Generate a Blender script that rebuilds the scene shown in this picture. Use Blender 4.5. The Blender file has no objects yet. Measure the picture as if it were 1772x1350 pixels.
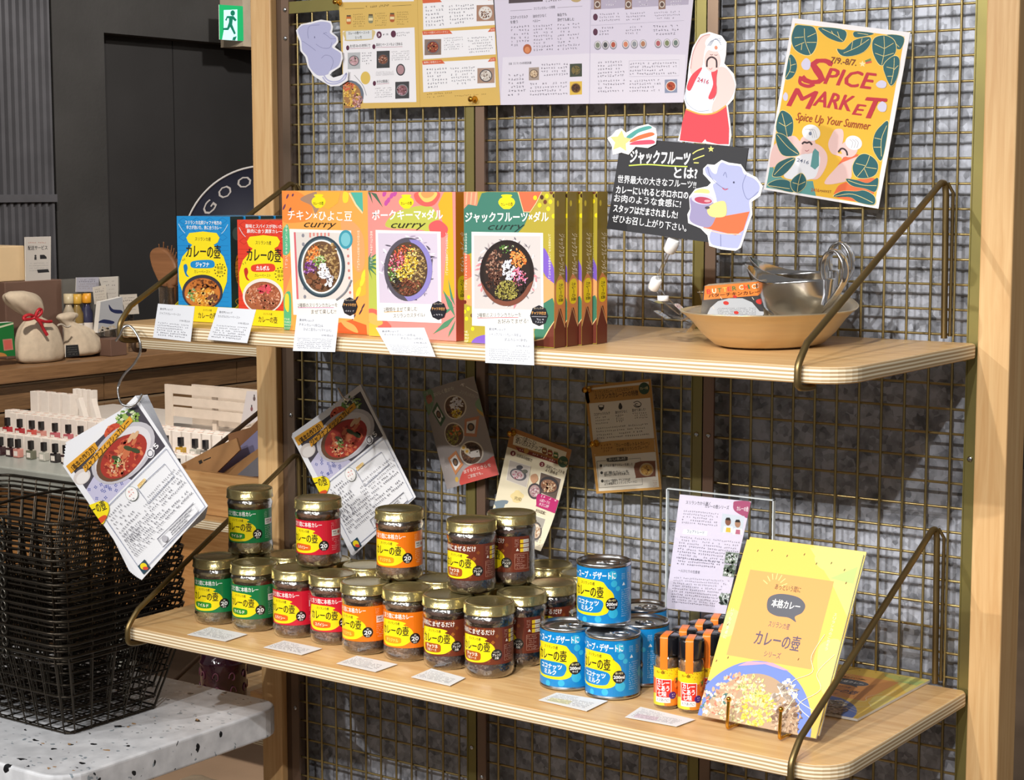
import bpy, bmesh, math, random
import numpy as np
from mathutils import Vector, Matrix

random.seed(7)
SC = bpy.context.scene
COL = SC.collection

# ------------------------------------------------------------------ camera
FPX = 3122.48
CAM = np.array([1.40694, -1.99013, 1.45])
CR = np.array([0.81356996, 0.58146623, -0.00097175])
CU = np.array([-0.06449228, 0.09189629, 0.99367792])
CF = np.array([-0.57787946, 0.80836384, -0.11226415])
cd = bpy.data.cameras.new('camera')
cam = bpy.data.objects.new('camera', cd)
COL.objects.link(cam)
cd.sensor_width = 36.0
cd.lens = 36.0 * FPX / 1772.0
cd.clip_start = 0.05
cam.matrix_world = Matrix(((CR[0], CU[0], -CF[0], CAM[0]), (CR[1], CU[1], -CF[1], CAM[1]),
                           (CR[2], CU[2], -CF[2], CAM[2]), (0, 0, 0, 1)))
SC.camera = cam

# ------------------------------------------------------------------ world, lamps, exposure
SC.view_settings.view_transform = 'Standard'
SC.view_settings.look = 'None'
SC.view_settings.gamma = 1.0
SC.view_settings.use_curve_mapping = False
SC.view_settings.exposure = -0.14
w = bpy.data.worlds.new('shop_ambient')
SC.world = w
w.use_nodes = True
bg = w.node_tree.nodes['Background']
bg.inputs[0].default_value = (1.0, 0.95, 0.90, 1)
bg.inputs[1].default_value = 0.20


def spot(name, loc, target, power, size, blend, radius, color):
    l = bpy.data.lights.new(name, 'SPOT')
    l.energy = power
    l.spot_size = math.radians(size)
    l.spot_blend = blend
    l.shadow_soft_size = radius
    l.color = color
    o = bpy.data.objects.new(name, l)
    COL.objects.link(o)
    o.location = loc
    o.rotation_euler = (Vector(target) - Vector(loc)).to_track_quat('-Z', 'Y').to_euler()
    return o


WHITE = (1.0, 0.965, 0.925)
spot('track_spotlight', (-1.15, -3.2, 2.62), (0.0, -0.1, 0.62), 208, 70, 1.0, 0.022, WHITE)
spot('track_spotlight', (0.25, -3.1, 2.7), (0.25, -0.1, 0.62), 183, 70, 1.0, 0.022, WHITE)
spot('track_spotlight', (1.50, -2.6, 2.62), (0.38, -0.1, 0.62), 175, 74, 1.0, 0.022, WHITE)
spot('track_spotlight', (0.9, -2.9, 2.65), (0.34, -0.1, 0.80), 300, 30, 1.0, 0.022, WHITE)
spot('track_spotlight', (-1.4, 0.2, 2.75), (-2.6, 2.0, 0.8), 300, 100, 0.6, 0.05, (1.0, 0.88, 0.76))
spot('track_spotlight', (-2.2, 2.6, 2.9), (-4.3, 3.4, 1.4), 270, 110, 0.8, 0.05, (1.0, 0.92, 0.84))



def fill_light(loc, target, sx, sy, power):
    """unseen area light added above and behind the camera for highlights and fill"""
    l = bpy.data.lights.new('added_fill_light', 'AREA')
    l.shape = 'RECTANGLE'
    l.size, l.size_y, l.energy, l.color = sx, sy, power, (1.0, 0.97, 0.94)
    o = bpy.data.objects.new('added_fill_light', l)
    COL.objects.link(o)
    o.location = loc
    o.rotation_euler = (Vector(target) - Vector(loc)).to_track_quat('-Z', 'Y').to_euler()


fill_light((0.6, -2.9, 2.85), (0.2, -1.0, 0.5), 1.6, .25, 9)
fill_light((-1.6, -2.0, 2.85), (-0.4, -0.6, 0.5), .25, 1.6, 8)

# ------------------------------------------------------------------ pixel -> point in the place


def rays(px, py):
    px, py = np.asarray(px, float), np.asarray(py, float)
    a, b = (px - 886) / FPX, -(py - 675) / FPX
    return CF + a[..., None] * CR + b[..., None] * CU


def on_plane(px, py, P0, N):
    d = rays(px, py)
    t = ((np.asarray(P0) - CAM) @ np.asarray(N)) / (d @ np.asarray(N))
    return CAM + t[..., None] * d


def on_y(px, py, Y): return on_plane(px, py, (0, Y, 0), (0, 1, 0))
def on_z(px, py, Z): return on_plane(px, py, (0, 0, Z), (0, 0, 1))
def on_x(px, py, X): return on_plane(px, py, (X, 0, 0), (1, 0, 0))


# ------------------------------------------------------------------ colours and materials
def lin(c):
    if isinstance(c, str):
        c = c.lstrip('#')
        c = tuple(int(c[i:i + 2], 16) / 255 for i in (0, 2, 4))
    return tuple(v / 12.92 if v <= 0.04045 else ((v + 0.055) / 1.055) ** 2.4 for v in c)


def principled(name):
    m = bpy.data.materials.new(name)
    m.use_nodes = True
    nt = m.node_tree
    return m, nt, nt.nodes['Principled BSDF']


_mc = {}


def mat(name, col, rough=0.5, metal=0.0, bump=0.0, bscale=200.0, var=0.0, vscale=20.0, coat=0.0, spec=0.5, emit=0.0, stretch=None):
    """a principled surface whose colour and relief vary with noise"""
    if name in _mc: return _mc[name]
    m, nt, p = principled(name)
    c = lin(col)
    p.inputs['Base Color'].default_value = (*c, 1)
    p.inputs['Roughness'].default_value = rough
    p.inputs['Metallic'].default_value = metal
    p.inputs['Specular IOR Level'].default_value = spec
    p.inputs['Coat Weight'].default_value = coat
    if emit:
        p.inputs['Emission Color'].default_value = (*c, 1)
        p.inputs['Emission Strength'].default_value = emit
    tc = nt.nodes.new('ShaderNodeTexCoord')
    src = tc.outputs['Object']
    if stretch:
        mp = nt.nodes.new('ShaderNodeMapping')
        mp.inputs['Scale'].default_value = stretch
        nt.links.new(src, mp.inputs['Vector'])
        src = mp.outputs['Vector']
    if var:
        n = nt.nodes.new('ShaderNodeTexNoise')
        n.inputs['Scale'].default_value = vscale
        n.inputs['Detail'].default_value = 6
        nt.links.new(src, n.inputs['Vector'])
        r = nt.nodes.new('ShaderNodeValToRGB')
        r.color_ramp.elements[0].position = 0.3
        r.color_ramp.elements[1].position = 0.7
        r.color_ramp.elements[0].color = (*[v * (1 - var) for v in c], 1)
        r.color_ramp.elements[1].color = (*[min(1, v * (1 + var)) for v in c], 1)
        nt.links.new(n.outputs['Fac'], r.inputs['Fac'])
        nt.links.new(r.outputs['Color'], p.inputs['Base Color'])
    if bump:
        n2 = nt.nodes.new('ShaderNodeTexNoise')
        n2.inputs['Scale'].default_value = bscale
        nt.links.new(src, n2.inputs['Vector'])
        b = nt.nodes.new('ShaderNodeBump')
        b.inputs['Strength'].default_value = bump
        b.inputs['Distance'].default_value = 0.002
        nt.links.new(n2.outputs['Fac'], b.inputs['Height'])
        nt.links.new(b.outputs['Normal'], p.inputs['Normal'])
    _mc[name] = m
    return m


def wood(name, c1, c2, scale, rough=0.45, knots=1.2):
    """straight-grained timber: stretched noise driving two tones"""
    if name in _mc: return _mc[name]
    m, nt, p = principled(name)
    tc = nt.nodes.new('ShaderNodeTexCoord')
    mp = nt.nodes.new('ShaderNodeMapping')
    mp.inputs['Scale'].default_value = scale
    n = nt.nodes.new('ShaderNodeTexNoise')
    n.inputs['Scale'].default_value = 6
    n.inputs['Detail'].default_value = 8
    n.inputs['Distortion'].default_value = knots
    r = nt.nodes.new('ShaderNodeValToRGB')
    r.color_ramp.elements[0].position = 0.33
    r.color_ramp.elements[1].position = 0.68
    r.color_ramp.elements[0].color = (*lin(c1), 1)
    r.color_ramp.elements[1].color = (*lin(c2), 1)
    nt.links.new(tc.outputs['Object'], mp.inputs['Vector'])
    nt.links.new(mp.outputs['Vector'], n.inputs['Vector'])
    nt.links.new(n.outputs['Fac'], r.inputs['Fac'])
    nt.links.new(r.outputs['Color'], p.inputs['Base Color'])
    b = nt.nodes.new('ShaderNodeBump')
    b.inputs['Strength'].default_value = 0.08
    b.inputs['Distance'].default_value = 0.001
    nt.links.new(n.outputs['Fac'], b.inputs['Height'])
    nt.links.new(b.outputs['Normal'], p.inputs['Normal'])
    p.inputs['Roughness'].default_value = rough
    _mc[name] = m
    return m


def ink_mat(name, rough, coat=0.0, spec=0.4):
    """printed sheet: the ink colours come from the mesh attribute 'ink'"""
    m, nt, p = principled(name)
    a = nt.nodes.new('ShaderNodeAttribute')
    a.attribute_name = 'ink'
    nt.links.new(a.outputs['Color'], p.inputs['Base Color'])
    p.inputs['Roughness'].default_value = rough
    p.inputs['Coat Weight'].default_value = coat
    p.inputs['Coat Roughness'].default_value = 0.15
    p.inputs['Specular IOR Level'].default_value = spec
    return m


def thin_glass(name, tint=(1, 1, 1), rough=0.02, refl=1.0, body=0.0, bodycol=(0.8, 0.8, 0.8), bump=.25, bsc=90):
    m = bpy.data.materials.new(name)
    m.use_nodes = True
    nt = m.node_tree
    nt.nodes.clear()
    out = nt.nodes.new('ShaderNodeOutputMaterial')
    tr = nt.nodes.new('ShaderNodeBsdfTransparent')
    tr.inputs[0].default_value = (*tint, 1)
    gl = nt.nodes.new('ShaderNodeBsdfGlossy')
    gl.inputs['Roughness'].default_value = rough
    fr = nt.nodes.new('ShaderNodeFresnel')
    fr.inputs['IOR'].default_value = 1.5
    mu = nt.nodes.new('ShaderNodeMath')
    mu.operation = 'MULTIPLY'
    mu.use_clamp = True
    mu.inputs[1].default_value = refl
    tc = nt.nodes.new('ShaderNodeTexCoord')
    nz = nt.nodes.new('ShaderNodeTexNoise')
    nz.inputs['Scale'].default_value = bsc
    bp = nt.nodes.new('ShaderNodeBump')
    bp.inputs['Strength'].default_value = bump
    bp.inputs['Distance'].default_value = 0.002
    nt.links.new(tc.outputs['Object'], nz.inputs['Vector'])
    nt.links.new(nz.outputs['Fac'], bp.inputs['Height'])
    nt.links.new(bp.outputs['Normal'], gl.inputs['Normal'])
    mx = nt.nodes.new('ShaderNodeMixShader')
    nt.links.new(fr.outputs[0], mu.inputs[0])
    nt.links.new(mu.outputs[0], mx.inputs[0])
    nt.links.new(tr.outputs[0], mx.inputs[1])
    nt.links.new(gl.outputs[0], mx.inputs[2])
    last = mx
    if body:
        df = nt.nodes.new('ShaderNodeBsdfDiffuse')
        df.inputs[0].default_value = (*bodycol, 1)
        m2 = nt.nodes.new('ShaderNodeMixShader')
        m2.inputs[0].default_value = body
        nt.links.new(mx.outputs[0], m2.inputs[1])
        nt.links.new(df.outputs[0], m2.inputs[2])
        last = m2
    nt.links.new(last.outputs[0], out.inputs[0])
    return m


def ply_edge():
    m, nt, p = principled('plywood_edge')
    tc = nt.nodes.new('ShaderNodeTexCoord')
    sp = nt.nodes.new('ShaderNodeSeparateXYZ')
    nt.links.new(tc.outputs['Object'], sp.inputs[0])
    n = nt.nodes.new('ShaderNodeTexNoise')
    n.inputs['Scale'].default_value = 9
    nt.links.new(tc.outputs['Object'], n.inputs['Vector'])
    a = nt.nodes.new('ShaderNodeMath')
    a.operation = 'MULTIPLY_ADD'
    a.inputs[1].default_value = 0.0014
    nt.links.new(n.outputs['Fac'], a.inputs[0])
    nt.links.new(sp.outputs['Z'], a.inputs[2])
    s = nt.nodes.new('ShaderNodeMath')
    s.operation = 'MULTIPLY'
    s.inputs[1].default_value = 2 * math.pi / 0.0040
    nt.links.new(a.outputs[0], s.inputs[0])
    si = nt.nodes.new('ShaderNodeMath')
    si.operation = 'SINE'
    nt.links.new(s.outputs[0], si.inputs[0])
    r = nt.nodes.new('ShaderNodeMapRange')
    r.inputs[1].default_value = -0.5
    r.inputs[2].default_value = 0.6
    nt.links.new(si.outputs[0], r.inputs[0])
    mx = nt.nodes.new('ShaderNodeMix')
    mx.data_type = 'RGBA'
    mx.inputs['A'].default_value = (*lin('#a98e68'), 1)
    mx.inputs['B'].default_value = (*lin('#e8dcc0'), 1)
    nt.links.new(r.outputs[0], mx.inputs['Factor'])
    nt.links.new(mx.outputs['Result'], p.inputs['Base Color'])
    p.inputs['Roughness'].default_value = 0.6
    return m


def galvanised():
    m, nt, p = principled('galvanised_steel')
    tc = nt.nodes.new('ShaderNodeTexCoord')
    v = nt.nodes.new('ShaderNodeTexVoronoi')
    v.inputs['Scale'].default_value = 130
    n = nt.nodes.new('ShaderNodeTexNoise')
    n.inputs['Scale'].default_value = 45
    n.inputs['Detail'].default_value = 8
    for x in (v, n): nt.links.new(tc.outputs['Object'], x.inputs['Vector'])
    ad = nt.nodes.new('ShaderNodeMath')
    ad.operation = 'MULTIPLY_ADD'
    ad.inputs[1].default_value = 0.4
    nt.links.new(v.outputs['Color'], ad.inputs[0])
    nt.links.new(n.outputs['Fac'], ad.inputs[2])
    r = nt.nodes.new('ShaderNodeValToRGB')
    r.color_ramp.elements[0].position = 0.42
    r.color_ramp.elements[1].position = 0.86
    r.color_ramp.elements[0].color = (*lin('#6a6d74'), 1)
    r.color_ramp.elements[1].color = (*lin('#b9beca'), 1)
    nt.links.new(ad.outputs[0], r.inputs['Fac'])
    nt.links.new(r.outputs['Color'], p.inputs['Base Color'])
    p.inputs['Metallic'].default_value = 0.45
    p.inputs['Roughness'].default_value = 0.5
    return m


def terrazzo():
    m, nt, p = principled('terrazzo')
    tc = nt.nodes.new('ShaderNodeTexCoord')
    last = None
    n = nt.nodes.new('ShaderNodeTexNoise')
    n.inputs['Scale'].default_value = 35
    n.inputs['Detail'].default_value = 5
    nt.links.new(tc.outputs['Object'], n.inputs['Vector'])
    r = nt.nodes.new('ShaderNodeValToRGB')
    r.color_ramp.elements[0].position = 0.35
    r.color_ramp.elements[1].position = 0.65
    r.color_ramp.elements[0].color = (*lin('#c8cbd0'), 1)
    r.color_ramp.elements[1].color = (*lin('#e2e5ea'), 1)
    nt.links.new(n.outputs['Fac'], r.inputs['Fac'])
    last = r.outputs['Color']
    for sc, th, hide, col in ((26, 0.17, 0.55, '#16171b'), (34, 0.14, 0.82, '#b0895a'), (60, 0.2, 0.55, '#8f9aa3'), (70, 0.15, 0.7, '#33363c')):
        v = nt.nodes.new('ShaderNodeTexVoronoi')
        v.inputs['Scale'].default_value = sc
        mp = nt.nodes.new('ShaderNodeMapping')
        mp.inputs['Location'].default_value = (sc * .37, sc * .11, 0)
        mp.inputs['Scale'].default_value = (1.0, 1.7, 1.0)
        d = nt.nodes.new('ShaderNodeTexNoise')
        d.inputs['Scale'].default_value = 60
        ma = nt.nodes.new('ShaderNodeVectorMath')
        ma.operation = 'MULTIPLY_ADD'
        ma.inputs[1].default_value = (0.02, 0.02, 0.02)
        nt.links.new(tc.outputs['Object'], d.inputs['Vector'])
        nt.links.new(d.outputs['Color'], ma.inputs[0])
        nt.links.new(tc.outputs['Object'], ma.inputs[2])
        nt.links.new(ma.outputs[0], mp.inputs['Vector'])
        nt.links.new(mp.outputs[0], v.inputs['Vector'])
        lt = nt.nodes.new('ShaderNodeMath')
        lt.operation = 'LESS_THAN'
        lt.inputs[1].default_value = th
        nt.links.new(v.outputs['Distance'], lt.inputs[0])
        sx = nt.nodes.new('ShaderNodeSeparateColor')
        nt.links.new(v.outputs['Color'], sx.inputs[0])
        gt = nt.nodes.new('ShaderNodeMath')
        gt.operation = 'GREATER_THAN'
        gt.inputs[1].default_value = hide
        nt.links.new(sx.outputs[0], gt.inputs[0])
        mu = nt.nodes.new('ShaderNodeMath')
        mu.operation = 'MULTIPLY'
        nt.links.new(lt.outputs[0], mu.inputs[0])
        nt.links.new(gt.outputs[0], mu.inputs[1])
        mx = nt.nodes.new('ShaderNodeMix')
        mx.data_type = 'RGBA'
        mx.inputs['B'].default_value = (*lin(col), 1)
        nt.links.new(mu.outputs[0], mx.inputs['Factor'])
        nt.links.new(last, mx.inputs['A'])
        last = mx.outputs['Result']
    nt.links.new(last, p.inputs['Base Color'])
    p.inputs['Roughness'].default_value = 0.28
    return m


def zinc(name, c1, c2, c3):
    """yellow zinc-chromate plating: olive to rose tints drifting along the bar"""
    m, nt, p = principled(name)
    tc = nt.nodes.new('ShaderNodeTexCoord')
    n = nt.nodes.new('ShaderNodeTexNoise')
    n.inputs['Scale'].default_value = 5
    n.inputs['Detail'].default_value = 3
    nt.links.new(tc.outputs['Object'], n.inputs['Vector'])
    r = nt.nodes.new('ShaderNodeValToRGB')
    e = r.color_ramp.elements
    e[0].position, e[0].color = 0.3, (*lin(c1), 1)
    e[1].position, e[1].color = 0.72, (*lin(c3), 1)
    x = e.new(0.5)
    x.color = (*lin(c2), 1)
    nt.links.new(n.outputs['Fac'], r.inputs['Fac'])
    nt.links.new(r.outputs['Color'], p.inputs['Base Color'])
    p.inputs['Metallic'].default_value = 0.75
    p.inputs['Roughness'].default_value = 0.38
    return m


PAPER = ink_mat('printed_paper', 0.55)
CARTON = ink_mat('printed_carton', 0.38, 0.25)
LABEL = ink_mat('printed_label', 0.3, 0.3)
GLOSS = ink_mat('printed_glossy', 0.3, 0.5)
VENEER = wood('birch_veneer', '#c99e68', '#dcb883', (1.2, 14, 14), 0.38)
PLY = ply_edge()
POSTW = wood('pale_post_timber', '#c69c68', '#d6b27f', (20, 20, 1.1), 0.45)
DARKW = wood('brown_slat_timber', '#6d5238', '#8c6c4b', (30, 1.2, 20), 0.5)
PINE = wood('pine_tray_timber', '#b9854f', '#d8a970', (1.0, 20, 14), 0.5)
GALV = galvanised()
ZINC = zinc('zinc_olive', '#746c45', '#8f8650', '#8a7c52')
ZINC2 = zinc('zinc_rose', '#6a5a4c', '#8a7462', '#8f6d60')
WIRE = mat('plated_wire', '#ad9a68', 0.32, 0.85, var=0.25, vscale=9)
ROD = mat('bronze_rod', '#7d6a45', 0.4, 0.85, var=0.2, vscale=12)
ROD2 = mat('dark_bronze_rod', '#5a4636', 0.45, 0.6, var=0.2, vscale=12)
BLACKWIRE = mat('black_wire', '#3d372f', 0.3, 0.9, var=0.3, vscale=20)
GOLDLID = mat('gold_lid', '#b3a674', 0.24, 0.85, bump=0.15, bscale=300, var=0.1, vscale=30)
GOLD = mat('gold_wire', '#d8a441', 0.2, 1.0, var=0.1, vscale=40)
STEEL = mat('polished_steel', '#d2d3d6', 0.17, 1.0, var=0.05, vscale=30)
TIN = mat('tin_rim', '#b7babd', 0.25, 1.0, var=0.08, vscale=60)
BRASS = mat('brushed_gold_dish', '#d2c2a4', 0.32, 0.75, var=0.06, vscale=14, stretch=(1, 1, 12))
BLACKP = mat('black_plastic', '#15151a', 0.22, 0.0, var=0.2, vscale=50, coat=0.3)
CLEARP = thin_glass('clear_acrylic', (0.98, 0.985, 0.99), 0.03, 0.8)
JARGLASS = thin_glass('jar_glass', (0.97, 0.98, 0.97), 0.20, 6.0, bump=1.0, bsc=110)
FROST = mat('frosted_plastic', '#e6e8ea', 0.35, 0.0, var=0.03, vscale=40)
DWALL = mat('dark_plaster', '#2b2b2b', 0.75, 0.0, bump=0.4, bscale=60, var=0.25, vscale=3)
DDOOR = mat('dark_door_paint', '#272728', 0.55, 0.0, var=0.1, vscale=4)
RIBM = mat('dark_ribbed_cladding', '#4c4d52', 0.5, 0.2, var=0.15, vscale=8)
FLOORM = mat('warm_concrete', '#8f7a66', 0.5, 0.0, bump=0.2, bscale=40, var=0.18, vscale=3)
WHITEP = mat('white_card', '#e6e0da', 0.6, 0.0, var=0.03, vscale=60)
COTTON = mat('cotton_cloth', '#cdbfaa', 0.9, 0.0, bump=0.5, bscale=700, var=0.08, vscale=60)
RIBBON = mat('red_ribbon', '#b3202c', 0.4, 0.0, var=0.15, vscale=80)
KRAFT = mat('kraft_paper', '#a5794c', 0.7, 0.0, var=0.12, vscale=25)
BROWNBOX = mat('brown_carton', '#6a5145', 0.7, 0.0, var=0.08, vscale=10)
GREYT = mat('grey_table_top', '#9aa09c', 0.35, 0.0, var=0.06, vscale=20)
CRATEW = mat('whitewashed_timber', '#cfc3b6', 0.7, 0.0, bump=0.3, bscale=80, var=0.08, vscale=20)
BRUSHW = wood('beech_brush', '#8f5f3b', '#a87249', (1, 1, 12), 0.4)


# ------------------------------------------------------------------ mesh builder
class MB:
    def __init__(s):
        s.v, s.f, s.mi, s.sm, s.ink = [], [], [], [], []

    def add(s, verts, faces, mi=0, smooth=False, ink=(1, 1, 1)):
        b = len(s.v)
        s.v += [tuple(map(float, p)) for p in verts]
        for f in faces:
            s.f.append(tuple(i + b for i in f))
            s.mi.append(mi)
            s.sm.append(smooth)
            s.ink.append(ink)
        return s

    def box(s, lo, hi, mi=0, ink=(1, 1, 1), M=None):
        x0, y0, z0 = lo
        x1, y1, z1 = hi
        v = [(x0, y0, z0), (x1, y0, z0), (x1, y1, z0), (x0, y1, z0), (x0, y0, z1), (x1, y0, z1), (x1, y1, z1), (x0, y1, z1)]
        if M is not None: v = [M @ Vector(p) for p in v]
        return s.add(v, [(0, 3, 2, 1), (4, 5, 6, 7), (0, 1, 5, 4), (1, 2, 6, 5), (2, 3, 7, 6), (3, 0, 4, 7)], mi, False, ink)

    def hexa(s, q, d, mi=0, ink=(1, 1, 1)):
        """quad q (4 points) swept by vector d"""
        q = [np.asarray(p, float) for p in q]
        d = np.asarray(d, float)
        v = q + [p + d for p in q]
        return s.add(v, [(0, 1, 2, 3), (7, 6, 5, 4), (0, 4, 5, 1), (1, 5, 6, 2), (2, 6, 7, 3), (3, 7, 4, 0)], mi, False, ink)

    def prism(s, poly, d, mi=0, ink=(1, 1, 1), side_mi=None):
        n = len(poly)
        q = [np.asarray(p, float) for p in poly]
        d = np.asarray(d, float)
        s.add(q + [p + d for p in q], [tuple(range(n)), tuple(range(2 * n - 1, n - 1, -1))] + [(i, i + n, (i + 1) % n + n, (i + 1) % n) for i in range(n)], mi, False, ink)
        if side_mi is not None: s.mi[-n:] = [side_mi] * n
        return s

    def tube(s, pts, r, n=8, closed=False, mi=0, cap=True):
        P = [np.asarray(p, float) for p in pts]
        m = len(P)
        rs = r if hasattr(r, '__len__') else [r] * m
        rings = []
        u = None
        for i in range(m):
            a = P[i - 1] if (i > 0 or closed) else P[i]
            b = P[(i + 1) % m] if (i < m - 1 or closed) else P[i]
            t = b - a
            t = t / (np.linalg.norm(t) + 1e-12)
            if u is None:
                h = np.array([0, 0, 1.0]) if abs(t[2]) < 0.9 else np.array([1.0, 0, 0])
                u = np.cross(t, h)
            u = u - t * (u @ t)
            u /= np.linalg.norm(u) + 1e-12
            w_ = np.cross(t, u)
            rings.append([P[i] + rs[i] * (math.cos(2 * math.pi * k / n) * u + math.sin(2 * math.pi * k / n) * w_) for k in range(n)])
        v = [p for rg in rings for p in rg]
        f = []
        for i in range(m if closed else m - 1):
            j = (i + 1) % m
            for k in range(n):
                f.append((i * n + k, i * n + (k + 1) % n, j * n + (k + 1) % n, j * n + k))
        s.add(v, f, mi, True)
        if cap and not closed:
            s.add(rings[0], [tuple(range(n))][::-1], mi)
            s.add(rings[-1], [tuple(range(n))], mi)
        return s

    def lathe(s, prof, n=32, c=(0, 0, 0), mi=0, sx=1.0, sy=1.0, smooth=True, cap0=True, cap1=True):
        v, f = [], []
        for r, z in prof:
            for k in range(n):
                a = 2 * math.pi * k / n
                v.append((c[0] + sx * r * math.cos(a), c[1] + sy * r * math.sin(a), c[2] + z))
        for i in range(len(prof) - 1):
            for k in range(n):
                f.append((i * n + k, i * n + (k + 1) % n, (i + 1) * n + (k + 1) % n, (i + 1) * n + k))
        if cap0 and prof[0][0] > 1e-6: f.append(tuple(range(n))[::-1])
        if cap1 and prof[-1][0] > 1e-6: f.append(tuple(range((len(prof) - 1) * n, len(prof) * n)))
        return s.add(v, f, mi, smooth)

    def build(s, name, mats, parent=None, loc=None, ink=False):
        """link as ONE object; vertices are given in world space unless the parent is at the origin"""
        o0 = np.array(loc if loc is not None else (0, 0, 0), float)
        me = bpy.data.meshes.new(name)
        v = np.array(s.v) - o0
        me.from_pydata([tuple(p) for p in v], [], s.f)
        for m in (mats if isinstance(mats, (list, tuple)) else [mats]): me.materials.append(m)
        me.polygons.foreach_set('material_index', s.mi)
        me.polygons.foreach_set('use_smooth', s.sm)
        if ink:
            ca = me.color_attributes.new('ink', 'FLOAT_COLOR', 'CORNER')
            arr = np.ones((len(me.loops), 4), np.float32)
            k = 0
            for f, c in zip(s.f, s.ink):
                arr[k:k + len(f), :3] = c
                k += len(f)
            arr[:, :3] *= 0.84      # printed paper reflects a little less than pure white
            ca.data.foreach_set('color', arr.ravel())
        me.update()
        o = bpy.data.objects.new(name, me)
        COL.objects.link(o)
        if loc is not None: o.location = tuple(o0)
        if parent is not None:
            o.parent = parent
        return o


def smooth_path(pts, k=6, closed=False):
    """Catmull-Rom through the points"""
    P = [np.asarray(p, float) for p in pts]
    n = len(P)
    out = []
    for i in range(n if closed else n - 1):
        p0 = P[(i - 1) % n] if (closed or i > 0) else P[0]
        p1, p2 = P[i], P[(i + 1) % n]
        p3 = P[(i + 2) % n] if (closed or i + 2 < n) else P[-1]
        for j in range(k):
            t = j / k
            out.append(0.5 * ((2 * p1) + (p2 - p0) * t + (2 * p0 - 5 * p1 + 4 * p2 - p3) * t * t + (3 * p1 - p0 - 3 * p2 + p3) * t ** 3))
    if not closed: out.append(P[-1])
    return out


def bevel(o, w=0.002, seg=2):
    b = o.modifiers.new('bevel', 'BEVEL')
    b.width = w
    b.segments = seg
    b.limit_method = 'ANGLE'
    return o


def tag(o, label, cat, group=None):
    o['label'] = label
    o['category'] = cat
    if group: o['group'] = group
    return o


def thing(name, label, cat, loc=(0, 0, 0), group=None, rotz=0.0):
    o = bpy.data.objects.new(name, None)
    COL.objects.link(o)
    o.empty_display_size = 0.02
    o.location = loc
    o.rotation_euler = (0, 0, rotz)
    return tag(o, label, cat, group)


def structure(o):
    o['kind'] = 'structure'
    return o


def copy_thing(o, loc=None, rotz=None, label=None, group=None):
    def cp(x, parent):
        c = x.copy()
        COL.objects.link(c)
        if parent is not None:
            c.parent = parent
            c.matrix_parent_inverse = x.matrix_parent_inverse.copy()
        for ch in list(x.children): cp(ch, c)
        return c
    c = cp(o, None)
    if loc is not None: c.location = loc
    if rotz is not None: c.rotation_euler = (0, 0, rotz)
    if label: c['label'] = label
    if group: c['group'] = group
    return c


# ------------------------------------------------------------------ flat printed artwork
_tc = {}


def glyphs(s, bold=0.0, shear=0.0):
    """outline mesh of a line of writing, (points, faces); em height 1, baseline 0"""
    k = (s, bold, shear)
    if k in _tc: return _tc[k]
    c = bpy.data.curves.new('writing', 'FONT')
    c.body = s
    c.resolution_u = 2
    c.offset = bold
    c.shear = shear
    o = bpy.data.objects.new('writing', c)
    COL.objects.link(o)
    dg = bpy.context.evaluated_depsgraph_get()
    me = bpy.data.meshes.new_from_object(o.evaluated_get(dg))
    P = np.array([tuple(v.co)[:2] for v in me.vertices]) if len(me.vertices) else np.zeros((0, 2))
    F = [tuple(p.vertices) for p in me.polygons]
    bpy.data.objects.remove(o)
    bpy.data.curves.remove(c)
    bpy.data.meshes.remove(me)
    _tc[k] = (P, F)
    return P, F


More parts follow.
